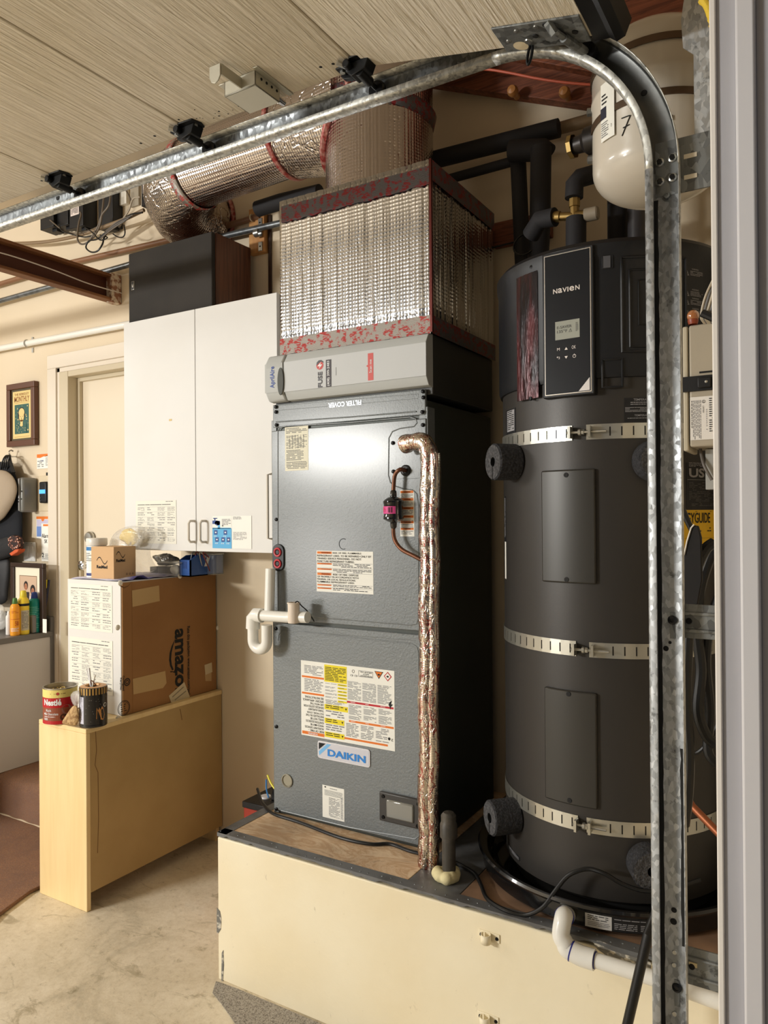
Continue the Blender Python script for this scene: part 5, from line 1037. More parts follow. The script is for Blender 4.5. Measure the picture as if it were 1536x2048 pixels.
w_ = thing('folded_strap', PY(1378, 1150, 1.6), 'folded wide black strap edged in white beside the yellow energy label', 'strap')
MB().prism([PY(x, y, 1.58) for x, y in ((1383, 1050), (1375, 1078), (1368, 1110), (1367, 1210), (1395, 1210), (1404, 1160), (1402, 1075), (1396, 1052))], (0, .015, 0)).build('strap_web', mat('black_webbing', (28, 26, 26), .8), w_, bevel=.002)
MB().tube([PY(x, y, 1.578) for x, y in ((1388, 1049), (1382, 1056), (1374, 1082), (1368, 1110))], .0016, 6).build('white_edge', mat('white_piping', (226, 222, 212), .6), w_)
rope([(1428, 1085, 1.62), (1410, 1100, 1.61), (1392, 1140, 1.6), (1380, 1200, 1.6), (1374, 1320, 1.6), (1372, 1400, 1.6), (1378, 1500, 1.6), (1376, 1580, 1.6), (1368, 1650, 1.6)], .011, 'long thick black hose hanging right behind the track down to the pan', hb, 'black_hose', 'hose')
rope([(1434, 1090, 1.66), (1418, 1120, 1.66), (1400, 1180, 1.66), (1394, 1260, 1.66), (1402, 1340, 1.66), (1396, 1420, 1.64), (1412, 1470, 1.64), (1432, 1490, 1.64)], .011, 'second black hose curving right to the jamb halfway down', hb, 'black_hose', 'hose')
rope([(1446, 1180, 1.68), (1424, 1230, 1.68), (1412, 1320, 1.68), (1420, 1420, 1.67), (1416, 1500, 1.66), (1436, 1530, 1.66)], .010, 'third black hose nearest the jamb behind the two others', hb, 'black_hose', 'hose')
rope([(1440, 1440, 1.7), (1420, 1480, 1.7), (1396, 1505, 1.7), (1372, 1505, 1.7)], .005, 'short black cable crossing behind the hanging hoses', hb, 'black_cable')
cpp = MB().tube([PY(1352, 1560, 1.76), PY(1384, 1612, 1.74), PY(1450, 1680, 1.70)], .0085, 16).build('copper_pipe', mat('orange_copper', (150, 88, 56), .45, .6)); tag(cpp, 'slanting bare copper pipe in front of the water heater at the right', 'pipe')
t, z = cylhit(1312, 1505); c = cp_(t, z, HR+.0005); o = MB().lathe([(.010, 0), (.010, .015), (.006, .020), (0, .020)], c, (math.cos(t), math.sin(t), 0), 12).build('red_valve_knob', mat('red_knob', (120, 30, 30), .4)); tag(o, 'small red and copper knob just left of the track', 'knob')
# ================= WHITE WALL CABINET =================
M_cab = mat('cabinet_white', (226, 225, 222), .55, var=(2.5, (220, 218, 213), .45, .8)); M_han = mat('handle_cream', (214, 206, 192), .4)
CY = 2.20; cx0, cx1, cz0_, cz1_ = -2.645, -1.790, 1.310, 2.293
wc = thing('wall_cabinet', (-2.22, 2.35, cz0_), 'white two door wall cabinet hung between the interior door and the air handler', 'cabinet')
MB().box(cx0+.003, cx1, CY+.02, 2.499, cz0_+.003, cz1_-.003).build('cabinet_body', M_cab, wc, bevel=.001)
xm = PY(391, 850, CY).x
def form(px0, px1, y, nm='paper_form', lb=None, seed=1, plane='Y', blocks=7, cols=(.04, .28, .54, .78), base=M_paper, par=None):
    s = sheetY(px0, px1, y, base); s.words(M_inkg, .75, .02, .93, .05, 1, seed); s.words(M_ink, .05, .09, .9, .115, 1, seed, th=.5, wl=(.1, .3)); R = random.Random(seed)
    y0 = .15
    for b in range(blocks):
        h = (.82/blocks); s.rect(M_inkg, .05, y0-.004, .95, y0-.001)
        for c in cols: s.words(M_inkg, c+.01, y0+.012, c+.19, y0+h*.85, 4 if R.random() < .6 else 2, R.randint(0, 999), th=.3, fill=.85)
        y0 += h
    return s
for n, (a, b) in enumerate(((cx0, xm-.0015), (xm+.0015, cx1-.003))):
    d = MB().box(a, b, CY, CY+.018, cz0_, cz1_).build('door', M_cab, wc, bevel=.0015)
    hx = (PY(381, 1060, CY-.02).x, PY(404, 1060, CY-.02).x)[n]; h0, h1 = PY(390, 1086, CY-.02).z, PY(390, 1040, CY-.02).z
    r = .005; yb = CY-.03
    pts = [(hx, CY, h0+.004), (hx, yb+.008, h0+.004), (hx-.0, yb, h0+.014), (hx, yb, h1-.014), (hx, yb+.008, h1-.004), (hx, CY, h1-.004)]
    MB().tube(pts, r, 10).build('handle', M_han, d)
_h = PY(541, 1010, CY-.02); MB().tube([(cx1-.05+.02, CY, PY(541, 1078, CY).z), (cx1-.03, CY-.028, PY(541, 1076, CY).z), (cx1-.03, CY-.028, PY(541, 950, CY).z), (cx1-.03, CY, PY(541, 948, CY).z)], .005, 10).build('side_handle', M_han, wc)
c = PY(341, 840, CY); MB().box(c.x-.008, c.x+.008, CY-.001, CY, c.z-.004, c.z+.004).build('yellow_mark', mat('yellow_mark', (216, 190, 130), .6), wc)
s_ = form((272, 1002), (353, 1088), CY-.0008, seed=4, base=mat('paper_form', (236, 233, 220), .7)); o = s_.build('paper_form', None, 'printed paper form taped to the left white cabinet door', 'paper')
# flyer
s_ = sheetY((425, 1032), (505, 1098), CY-.001, mat('flyer_white', (240, 238, 230), .5)); s_.w = PY(503, 1060, CY).x-PY(425, 1060, CY).x; s_.mb = MB(); s_._base()
M_fb = mat('flyer_blue', (86, 172, 222), .5); M_fd = mat('flyer_dark_blue', (34, 70, 140), .5)
s_.rect(M_fb, .0, .38, .5, 1.0); 
for i in range(12): s_.disc(M_fb, .02+.04*i, .38, .02, 1, 10, 1.1)
s_.rect(M_fb, .14, .28, .2, .4)
s_.rect(M_fd, .0, .14, .12, .25); s_.rect(M_fd, .05, .07, .08, .14); s_.rect(M_fd, .02, .06, .13, .09); s_.rect(M_fd, .12, .15, .2, .28); s_.disc(M_fd, .13, .22, .07, 1, 16, 1.1)
s_.words(M_inkg, .25, .1, .48, .3, 5, 2, wl=(.05, .15)); s_.rect(M_ink, .25, .29, .29, .32, 2)
for cx_, cy_ in ((.09, .52), (.34, .52), (.12, .74), (.28, .74), (.42, .74)):
    s_.rect(M_fd, cx_-.045, cy_-.08, cx_+.045, cy_+.06, 2); s_.disc(M_white, cx_, cy_-.01, .022, 3, 12, 1.0); s_.words(M_white, cx_-.05, cy_+.09, cx_+.05, cy_+.14, 2, 3, wl=(.02, .04), lay=3)
s_.rect(M_inkg, .5, .0, .502, 1, 2); s_.words(M_inkg, .54, .03, .75, .12, 3, 5); s_.words(M_inkg, .54, .50, .88, .75, 7, 6, th=.35)
s_.build('blue_flyer', None, 'blue and white flyer with a water tap on the right white cabinet door', 'flyer')
# ================= SPEAKER =================
M_walnut = mat('walnut_veneer', (92, 54, 36), .45); nt, b, tc, mk = nodes_of(M_walnut); nt.links.new(ramp(nt, noise(nt, mapv(nt, tc, (1, 60, 3)), 1.3, 5, .6), [(.3, (66, 36, 24)), (.7, (110, 66, 44))]), b.inputs['Base Color'])
sk = thing('speaker', (-2.37, 2.32, cz1_), 'black fronted walnut speaker lying on top of the white cabinet', 'speaker')
sy = 2.225; sx0, sx1 = PY(257, 560, sy).x, PY(424, 530, sy).x; sz = PY(424, 461, sy).z
MB().box(sx0, sx1, sy+.022, 2.46, cz1_+.001, sz).build('cabinet', M_walnut, sk, bevel=.002)
g = MB().box(sx0+.001, sx1-.001, sy, sy+.021, cz1_+.003, sz-.002).build('grille', mat('grille_cloth', (44, 41, 38), .85, bump=(400, .4), var=(5, (52, 48, 44), .4, .7)), sk, bevel=.004)
c = PY(266, 571, sy); MB().box(c.x-.009, c.x+.009, sy-.002, sy, c.z-.02, c.z+.018).build('badge', M_zinc, g, bevel=.001)
s_ = Sheet(planar((c.x-.007, sy-.0022, c.z+.016), (1, 0, 0), (0, 0, -1), (0, -1, 0)), .014, .034, mat('badge_dark', (60, 60, 62), .4), thick=.0002); s_.poly(M_white, [(.2, .25), (.5, .6), (.5, .8), (.2, .6)]); s_.poly(M_white, [(.8, .25), (.5, .6), (.5, .8), (.8, .6)]); s_.build('badge_mark', g)
# ================= YELLOW CABINET =================
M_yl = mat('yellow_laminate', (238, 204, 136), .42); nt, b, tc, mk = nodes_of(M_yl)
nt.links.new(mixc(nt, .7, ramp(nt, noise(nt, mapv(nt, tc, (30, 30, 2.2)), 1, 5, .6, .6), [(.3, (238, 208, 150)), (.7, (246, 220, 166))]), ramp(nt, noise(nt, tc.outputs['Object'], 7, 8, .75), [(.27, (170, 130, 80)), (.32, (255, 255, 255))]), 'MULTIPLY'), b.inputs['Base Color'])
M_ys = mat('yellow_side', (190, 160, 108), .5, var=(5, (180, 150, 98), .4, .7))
yc = thing('yellow_cabinet', (-2.505, 2.14, 0), 'yellow laminate cabinet standing on the floor with its narrow end to the room', 'cabinet')
X0, X1, Y0, Z1 = -2.645, -2.364, 1.785, .671
MB().box(X0, X1, Y0, Y0+.018, 0, Z1-.018).build('end_panel', M_yl, yc, bevel=.002)
MB().box(X0+.002, X1-.016, 2.47, 2.488, 0, Z1-.018).build('end_panel', M_yl, yc)
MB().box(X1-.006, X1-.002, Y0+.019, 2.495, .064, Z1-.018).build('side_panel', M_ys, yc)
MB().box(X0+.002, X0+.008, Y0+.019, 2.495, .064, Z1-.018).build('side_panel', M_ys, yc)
MB().box(X0, X1, Y0, 2.497, Z1-.018, Z1).build('top_panel', M_yl, yc, bevel=.002)
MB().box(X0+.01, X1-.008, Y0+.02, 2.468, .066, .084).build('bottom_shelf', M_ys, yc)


_s = MB().tube([PX(x, y, X1-.002) for x, y in ((191, 1462), (193, 1500), (190, 1530), (196, 1545), (197, 1640), (195, 1706))], .0017, 6); _s.build('glue_run', mat('glue_brown', (140, 104, 60), .4), yc)
_s = MB().tube([PX(x, y, X1-.002) for x, y in ((360, 1418), (364, 1440))], .002, 6); _s.build('glue_run', mat('glue_brown'), yc) if 'glue_brown' in MATS else None
# ================= CARDBOARD FACED BOX =================
AXR = -2.398; AYF = 1.972; AZ0, AZ1_ = Z1+.0005, 1.197
ab = thing('white_chest', (-2.55, 2.23, AZ0), 'white box faced with a large brown cardboard sheet, standing on the yellow cabinet', 'box')
xl = PY(135, 1160, AYF).x
MB().box(xl, AXR, AYF, 2.495, AZ0, AZ1_).build('box_body', mat('white_melamine', (226, 224, 220), .4), ab, bevel=.002)
m = mat('cardboard', (166, 120, 72), .75); nt, b, tc, mk = nodes_of(m); nt.links.new(ramp(nt, noise(nt, tc.outputs['Object'], 4, 5), [(.3, (156, 110, 64)), (.7, (172, 126, 78))]), b.inputs['Base Color']); bumpn(nt, b, noise(nt, mapv(nt, tc, (1, 1, 220)), 1, 2), .15, .001); M_card = m
XS_ = AXR+.006; oy = AYF+.004; wd = 2.49-oy; hd = AZ1_-.004-AZ0-.002
s_ = Sheet(planar((XS_-.0, oy, AZ1_-.004), (0, 1, 0), (0, 0, -1), (1, 0, 0)), wd, hd, M_card, thick=.0002)
cb = MB().box(AXR+.0005, XS_, oy, 2.49, AZ0+.002, AZ1_-.004).build('cardboard_sheet', M_card, ab, bevel=.0015)
def K(px, py): p = PX(px, py, XS_); return (p.y-oy)/wd, (AZ1_-.004-p.z)/hd
def kr(a, b): (x0, y0), (x1, y1) = K(*a), K(*b); return x0, y0, x1, y1
x0, y0 = K(349, 1259); x1, y1 = K(367, 1392); s_.text('amazon', x0, y0, x1, y1, M_ink, .03, rot=90)
sm = []; out = [(350, 1278), (343, 1292), (339, 1306), (338, 1320), (340, 1332), (344, 1341)]; inn = [(347, 1339), (343.5, 1330), (342, 1318), (343, 1305), (346, 1292)]
s_.poly(M_ink, [K(*p) for p in (out+inn)], 2); s_.poly(M_ink, [K(*p) for p in ((341, 1345), (348, 1343), (350, 1337), (347.5, 1336), (350.5, 1337), (350, 1346), (340, 1342.5))], 2)
x0, y0 = K(373.5, 1253); x1, y1 = K(380, 1392); s_.text('Rate this packaging. www.amazon.com/packaging', x0-.006, y0, x1+.004, y1+.06, M_ink, .02, rot=90)
x0, y0 = K(238.5, 1356); x1, y1 = K(242.5, 1380); s_.text('Recycles', x0, y0, x1+.004, y1, M_ink, .03, rot=90); x0, y0 = K(243.5, 1352); x1, y1 = K(248, 1381); s_.text('Corrugated', x0, y0, x1+.004, y1, M_ink, .03, rot=90)
x, y = K(254, 1364); s_.ring(M_ink, x, y, .03, .008, 2); s_.ring(M_ink, x, y, .016, .006, 2); x, y = K(247.5, 1416); s_.ring(M_ink, x, y, .058, .005, 2); s_.ring(M_ink, x, y, .048, .003, 2); s_.words(mat('print_brown', (70, 50, 30), .7), x-.03, y-.03, x+.03, y+.035, 4, 3, wl=(.01, .03))
x, _ = K(264, 1300); s_.rect(mat('crease_brown', (146, 102, 58), .8), x, 0, x+.004, 1, 1)
s_.poly(mat('stain_brown', (128, 86, 46), .7), [K(*p) for p in ((238, 1169), (248, 1174), (256, 1171), (265, 1162), (256, 1173), (248, 1177), (239, 1172))], 1)
so = s_.build('printed_face', cb, 'printed cardboard face with sideways lettering')
M_mask = mat('masking_tape', (206, 172, 120), .6, bump=(80, .3))
def tapeq(pts, nm='tape_piece', m=M_mask, off=.0012, par=cb, lb=None):
    P = [PX(x, y, XS_+off) for x, y in pts]; o = MB().prism([V((XS_+off*.5, p.y, p.z)) for p in P], (.0008, 0, 0)).build(nm, m, par); return lab(o, lb) if lb else o
tapeq(((264, 1181), (318, 1171), (319.5, 1202), (265, 1214))); tapeq(((265.7, 1358), (330.5, 1342), (333, 1366), (326, 1376), (267, 1389))); tapeq(((409, 1330), (423.5, 1325), (424.6, 1344), (411, 1350)), m=mat('pale_tape', (222, 204, 168), .5)); tapeq(((410, 1350), (423, 1345), (423, 1362), (411, 1362)), m=mat('pale_tape2', (200, 166, 120), .5))
lb_ = tapeq(((338, 1391.6), (368.6, 1364), (383, 1401.6), (344, 1410)), 'taped_label', mat('old_label', (218, 202, 168), .5), .002, cb, 'torn shipping label under clear tape')
for (p, q) in (((345, 1394), (367, 1374)), ((350, 1400), (372, 1382))): MB().tube([PX(*p, XS_+.0025), PX(*q, XS_+.0025)], .0022, 4).build('printed_bar', mat('label_grey_bar', (160, 148, 124), .6), lb_)
_t = [PX(x, y, XS_+.001) for x, y in ((362, 1409), (372, 1405), (378, 1436), (374, 1432), (370, 1424))]
for px, py in ((240, 1166), (359.5, 1152), (417, 1144.5), (235, 1255), (435.6, 1255.4), (235.5, 1436.5)):
    p = PX(px, py, XS_+.001); MB().lathe([(.011, 0), (.011, .0025), (.007, .006), (0, .0065)], p, (1, 0, 0), 16).build('push_pin', mat('pin_cream', (244, 238, 224), .3), cb)
# forms pinned to the white end
def formb(a, b, seed, lb):
    s = form(a, b, AYF-.0008, seed=seed, base=mat('paper_form', (236, 233, 220))); o = s.build('paper_form', None, lb, 'paper'); return o
formb((138, 1166), (225, 1266), 9, 'upper printed form pinned on the white narrow end of the cardboard faced box')
formb((140, 1272), (226, 1392), 10, 'lower printed form on the white box end above the two tins')
# things on top of the chest
ZT = AZ1_
rb = thing('small_carton', V((PY(228, 1157, 2.0).x-.06, 2.05, ZT)), 'small brown cardboard carton with a wave logo on top of the cardboard faced box', 'carton')
c = PY(228, 1157.5, 2.0); c = V((c.x, 2.0, ZT)); xa = PY(183, 1130, c.y).x; yb2 = PX(271, 1120, c.x).y; ztp = PY(227, 1094, c.y).z
o = MB().box(xa, c.x, c.y, yb2, ZT+.001, ztp).build('carton_body', mat('kraft_carton', (204, 166, 122), .7), rb, bevel=.0015)
def wave(s, x0, x1, yc_, amp, m):
    n = 16; up = [(x0+(x1-x0)*i/n, yc_-amp*math.sin(2*PI*i/n)) for i in range(n+1)]; s.poly
    for i in range(n): (a, b), (c_, d) = up[i], up[i+1]; s.poly(m, [(a, b-.015), (a, b+.015), (c_, d+.015), (c_, d-.015)], 2)
s_ = Sheet(planar((xa, c.y-.0005, ztp), (1, 0, 0), (0, 0, -1), (0, -1, 0)), c.x-xa, ztp-ZT-.001, mat('kraft_carton'), thick=.0002); wave(s_, .25, .72, .42, .1, M_ink); s_.text('ResMed', .25, .56, .72, .66, M_ink, .03); s_.build('printed_face', o)
s_ = Sheet(planar((c.x+.0005, c.y, ztp), (0, 1, 0), (0, 0, -1), (1, 0, 0)), yb2-c.y, ztp-ZT-.001, mat('kraft_carton'), thick=.0002); wave(s_, .1, .5, .24, .09, M_ink); s_.text('ResMed', .1, .37, .5, .46, M_ink, .03)
for x in (.58, .72, .86): s_.ring(M_ink, x, .84, .035, .012)
s_.build('printed_face', o)
jy = 2.055; c = PY(194, 1150, jy); jr = 20/FPX*(c-CO).dot(_f)
wj = thing('white_jar', (c.x, jy, ZT), 'tall white jar with a ribbed white lid behind the small brown carton', 'jar'); zt_ = PY(194, 1076, jy).z; jc = V((c.x, jy, 0))
MB().lathe([(0, ZT+.001), (jr*.94, ZT+.001), (jr*.96, ZT+.004), (jr*.96, zt_-.035), (jr*.9, zt_-.03)], jc, (0, 0, 1), 32).build('jar_body', mat('jar_white', (236, 234, 230), .3), wj)
MB().lathe([(jr, zt_-.03), (jr*1.02, zt_-.028), (jr*1.02, zt_-.004), (jr*.97, zt_), (0, zt_)], jc, (0, 0, 1), 32).build('lid', mat('jar_lid', (228, 224, 216), .35), wj)
s_ = Sheet(lambda x, y, h: V((jc.x+(jr*.965+h)*math.cos(-2.5+x/jr), jc.y+(jr*.965+h)*math.sin(-2.5+x/jr), zt_-.036-y)), jr*2.6, zt_-.036-ZT-.006, M_paper, nx=14)
s_.rect(mat('jar_blue', (50, 120, 180), .5), 0, 0, 1, .12); s_.rect(mat('jar_navy', (50, 60, 120), .5), 0, .86, 1, .95); s_.words(M_inkg, .1, .2, .5, .5, 5, 3); s_.text('G', .62, .5, .74, .8, M_ink, .02); s_.build('jar_label', wj)
# plastic bag with yellow cloth
m = mat('clear_bag_film', (240, 238, 232), .18, alpha=.36, coat=.5, bump=(22, 1, .02)); 
bgc = PY(262, 1100, 2.13); bagc = V((bgc.x+.02, 2.165, 0))
def blob(c, rx, ry, rz, seed, n=24, m2=16, amp=.12, flat=None):
    R = random.Random(seed); ph = [R.uniform(0, 6.28) for _ in range(8)]; mb = MB()
    for i in range(m2+1):
        t = PI*i/m2
        for j in range(n):
            a = 2*PI*j/n; k = 1+amp*(math.sin(3*a+ph[0]+2*t)+math.sin(5*a+ph[1]-3*t)*.6+math.sin(7*a+ph[2]+5*t)*.4+.5*math.sin(4*t+ph[3]+a))
            z = c[2]+rz*math.cos(t)*k; z = max(z, flat) if flat is not None else z
            mb.v.append((c[0]+rx*math.sin(t)*math.cos(a)*k, c[1]+ry*math.sin(t)*math.sin(a)*k, z))
    for i in range(m2):
        for j in range(n): a = i*n+j; b = i*n+(j+1) % n; mb.f.append((a, a+n, b+n, b)); mb.m.append(0)
    return mb
bg_ = thing('plastic_bag', (bagc.x, bagc.y, ZT), 'crumpled clear plastic bag holding a yellow cloth behind the small carton', 'bag')
zc = (PY(262, 1048, 2.15).z+ZT)/2; rz = (PY(262, 1048, 2.15).z-ZT)/2; rx = (PY(325, 1100, 2.15).x-PY(222, 1100, 2.15).x)/2
cx = (PY(325, 1100, 2.15).x+PY(222, 1100, 2.15).x)/2
pr = [PY(x, y, 2.15) for x, y in ((222, 1098), (226, 1072), (240, 1056), (268, 1047), (300, 1053), (312, 1066), (300, 1085), (292, 1100), (296, 1120), (306, 1136), (312, 1148), (268, 1150), (240, 1148), (224, 1130))]
mb = MB(); R = random.Random(4); n = len(pr); cc = sum(pr, V())/n; rings = []
for k, (sc, dy) in enumerate(((1, 0), (.93, -.035), (.7, -.055), (.4, -.06), (.0, -.058))):
    for p in pr: q = cc+(p-cc)*sc; mb.v.append((q.x+R.uniform(-.006, .006), 2.145+dy*.6+R.uniform(-.009, .009), max(ZT+.002, q.z+R.uniform(-.004, .004))))
for k in range(4):
    for j in range(n): a = k*n+j; b = k*n+(j+1) % n; mb.f.append((a, b, b+n, a+n)); mb.m.append(0)
k0 = len(mb.v); 
for p in pr: q = cc+(p-cc)*.9; mb.v.append((q.x, 2.175, max(ZT+.002, q.z)))
for j in range(n): mb.f.append((j, k0+j, k0+(j+1) % n, (j+1) % n)); mb.m.append(0)
mb.build('bag_film', m, bg_, sub=2, ang=180)
yv = PY(255, 1084, 2.15); blob((yv.x+.012, 2.15, yv.z+.022), .052, .016, .032, 3, amp=.1).build('yellow_cloth', mat('yellow_cloth', (240, 206, 60), .8, bump=(60, .6)), bg_, ang=180)
c = PZ(380, 1146, ZT); c.y = min(c.y, 2.3)
c = PY(380, 1146, 2.26); 
bb_ = thing('blue_bin', (c.x, 2.33, ZT), 'blue plastic parts bin under the white cabinet', 'bin')
M_bb = mat('bin_blue', (34, 84, 160), .4); xw0 = PY(358, 1140, 2.26).x; yw1 = 2.46; xz = c.x
z_lo, z_hi = PY(370, 1120, 2.26).z, PY(412, 1107, 2.44).z
mb = MB(); mb.box(xw0, xz, 2.262, 2.268, ZT+.001, z_lo)
mb.prism([(xz, 2.262, ZT+.001), (xz, yw1, ZT+.001), (xz, yw1, z_hi), (xz, 2.30, z_hi), (xz, 2.262, z_lo)], (-.005, 0, 0)); mb.prism([(xw0, 2.262, ZT+.001), (xw0, yw1, ZT+.001), (xw0, yw1, z_hi), (xw0, 2.30, z_hi), (xw0, 2.262, z_lo)], (.005, 0, 0))
mb.box(xw0, xz, yw1-.005, yw1, ZT+.001, z_hi); mb.box(xw0, xz, 2.262, yw1, ZT+.001, ZT+.006); o = mb.build('bin_shell', M_bb, bb_, smooth=False)
ux = Sheet(planar((xz+.0002, 2.33, z_hi-.004), (0, 1, 0), (0, 0, -1), (1, 0, 0)), .06, .05, M_bb, thick=.0002); ux.poly(M_white, [(.2, .9), (.5, .9), (.8, .1), (.5, .1)]); ux.build('side_mark', o)
uf = Sheet(planar((xw0+.02, 2.2618, z_lo-.006), (1, 0, 0), (0, 0, -1), (0, -1, 0)), (xz-xw0)-.04, .03, mat('bin_blue_dark', (26, 66, 134), .4), thick=.0006); uf.build('front_plate', o)
for i in range(4): MB().tube(spline([(xw0+.02+.02*i, 2.3+.02*i, ZT+.02), (xw0+.03+.02*i, 2.31, z_hi+.012), (xw0+.05+.015*i, 2.34, z_hi-.01)]), .0025, 8).build('small_tool', mat('tool_red', (120, 50, 50), .4) if i % 2 else M_zinc, bb_)
M_cp = mat('clear_plastic', (226, 226, 222), .12, alpha=.22, coat=.6)
def cbox(a, b, y0, y1, lb, name):
    A = PY(a[0], a[1], y0); B = PY(b[0], b[1], y0); o = thing(name, ((A.x+B.x)/2, (y0+y1)/2, ZT), lb, 'container'); MB().box(A.x, B.x, y0, y1, ZT+.002, A.z).build('clear_box', M_cp, o, bevel=.004); MB().box(A.x-.002, B.x+.002, y0-.002, y1+.002, A.z, A.z+.006).build('lid', mat('clear_lid', (216, 216, 212), .2, alpha=.6), o, bevel=.002); return o, A, B
o, A, B = cbox((315, 1126), (356, 1146), 2.24, 2.32, 'clear plastic box with a white item left of the blue bin', 'clear_container'); blob(((A.x+B.x)/2+.01, 2.275, ZT+.028), .026, .02, .02, 5, 16, 8, .03).build('white_item', mat('white_plastic', (232, 232, 228)), o)
o, A, B = cbox((414, 1110), (428, 1140), 2.36, 2.42, 'clear plastic drawer box at the right end of the box top beside the blue bin', 'clear_container')
a = PY(300, 1128, 2.34); b = PY(345, 1108, 2.34); fp = blob(((a.x+b.x)/2, 2.37, (a.z+b.z)/2-.004), (b.x-a.x)/2, .03, .024, 7, 20, 12, .14); 
o = fp.build('silver_pouch', mat('silver_pouch', (150, 148, 142), .22, .9, bump=(40, 1, .01)), None, ang=60); tag(o, 'crumpled silver pouch between the plastic bag and the blue bin', 'pouch')
_b = MB().box(a.x+.0, b.x, 2.34, 2.42, ZT+.001, a.z-.012).build('pouch_stand_carton', mat('dark_carton', (60, 54, 48), .7)); tag(_b, 'dark carton standing under the silver pouch', 'carton')
R = random.Random(6); mb = MB(); gp = [(148, 1153), (190, 1153), (232, 1157), (240, 1146), (262, 1141), (300, 1149), (325, 1150)]
P_ = [PZ(148, 1152, ZT+.003), PZ(225, 1158, ZT+.003)]
x0 = xl+.02; 
for i in range(13):
    for j in range(5):
        mb.v.append((x0+(AXR-.004-x0)*j/4, AYF+.004+i*.028, ZT+.0015+.004*abs(math.sin(i*1.1+j))+(.012 if (i in (3, 4) and j == 4) else 0)))
for i in range(12):
    for j in range(4): a = i*5+j; mb.f.append((a, a+1, a+6, a+5)); mb.m.append(0)
o = mb.build('folded_cloth', mat('lavender_cloth', (206, 204, 222), .8, var=(9, (120, 116, 190), .5, .62)), None, solid=.0015, ang=180); tag(o, 'pale lavender cloth spread under the items on the cardboard faced box', 'cloth')
# ================= TINS ON THE YELLOW CABINET =================
M_tin = mat('tin_steel', (190, 184, 170), .3, .8)
def canpos(pf, pl, pr, z):
    f = PZ(*pf, z); d = V((f.x, f.y, 0)); dist = d.length; w_ = abs(pr-pl)/FPX*(f-CO).dot(_f)/2*.985; return f+d.normalized()*w_, w_
c, r = canpos((121, 1449.5), 88, 154, Z1); zt_ = PY(121, 1384, c.y-r).z
nt_ = thing('chocolate_tin', (c.x, c.y, Z1), 'open red and brown cocoa powder tin at the left end of the yellow cabinet top', 'tin')
MB().lathe([(0, Z1+.001), (r, Z1+.001), (r, zt_), (r+.002, zt_+.001), (r+.002, zt_+.003), (r-.003, zt_+.003), (r-.003, Z1+.004), (0, Z1+.004)], (c.x, c.y, 0), (0, 0, 1), 40).build('tin_body', M_tin, nt_)
ac_ = math.atan2(-c.y, -c.x); hh = zt_-Z1
s_ = Sheet(lambda x, y, h: V((c.x+(r+.0004+h)*math.cos(ac_-1.5+x/r), c.y+(r+.0004+h)*math.sin(ac_-1.5+x/r), zt_-.002-y)), r*3.0, hh-.004, mat('tin_brown', (150, 82, 58), .35), thick=.0003, nx=22)
s_.rect(mat('tin_cream', (236, 218, 130), .4), 0, 0, 1, .23); s_.disc(M_red, .45, .11, .03, 2); s_.words(mat('tin_gold', (170, 140, 80), .5), .3, .1, .62, .15, 1, 2)
s_.rect(mat('tin_red', (190, 34, 40), .35), 0, .235, 1, .52); s_.rect(mat('tin_red'), 0, .9, 1, 1, 1); s_.text('Nestl\u00e9', .14, .27, .52, .45, M_white, .04); s_.rect(M_white, .46, .255, .50, .265, 3)
s_.text('Rich', .2, .56, .32, .63, M_white, .01); s_.text('Milk Chocolate', .14, .66, .46, .73, M_white, .01); s_.words(M_white, .14, .77, .4, .81, 1, 2); s_.text('100', .14, .81, .24, .88, M_white, .02)
s_.disc(mat('mug_mauve', (158, 112, 104), .5), .62, .58, .1, 2); s_.disc(mat('choc_dark', (80, 42, 32), .5), .56, .8, .07, 2); s_.disc(mat('choc_dark', (80, 42, 32)), .66, .86, .06, 2); s_.build('tin_label', nt_)
MB().lathe([(0, zt_-.018), (r-.004, zt_-.018)], (c.x, c.y, 0), (0, 0, 1), 24).build('contents', mat('seed_mix', (176, 150, 96), .8, bump=(120, 1, .01), var=(60, (110, 84, 50), .4, .6)), nt_)
R = random.Random(8); mb = MB()
for i in range(40): a = R.uniform(0, 6.28); q = r*.8*math.sqrt(R.random()); mb.lathe([(.003*math.sin(t), .003*math.cos(t)) for t in (.01, .8, 1.57, 2.3, 3.13)], (c.x+q*math.cos(a), c.y+q*math.sin(a), zt_-.014), (R.random(), R.random(), .3), 6)
o = mb.build('loose_kernels', mat('kernel', (222, 196, 120), .5), nt_); o['kind'] = 'stuff'
c2, r2 = canpos((187, 1456.5), 160, 214, Z1); zt2 = PY(187, 1381, c2.y-r2).z; ac2 = math.atan2(-c2.y, -c2.x)
bc_ = thing('black_canister', (c2.x, c2.y, Z1), 'black canister with a gold striped rim at the front corner of the yellow cabinet top', 'canister')
MB().lathe([(0, Z1+.001), (r2, Z1+.001), (r2+.001, Z1+.006), (r2, Z1+.010), (r2, zt2-.03), (r2+.0005, zt2), (r2-.012, zt2+.003), (r2-.014, zt2-.006), (0, zt2-.02)], (c2.x, c2.y, 0), (0, 0, 1), 40).build('canister_body', mat('canister_black', (30, 26, 24), .3, coat=.4), bc_)
MB().lathe([(r2-.002, zt2+.001), (r2-.012, zt2+.004), (r2-.020, zt2+.003), (r2-.022, zt2-.004)], (c2.x, c2.y, 0), (0, 0, 1), 40).build('gold_rim', mat('rim_gold', (214, 164, 112), .4, .2), bc_)
cyl2 = lambda off, z: (lambda x, y, h: V((c2.x+(r2+.0007+h)*math.cos(ac2-1.6+x/r2), c2.y+(r2+.0007+h)*math.sin(ac2-1.6+x/r2), z-y)))
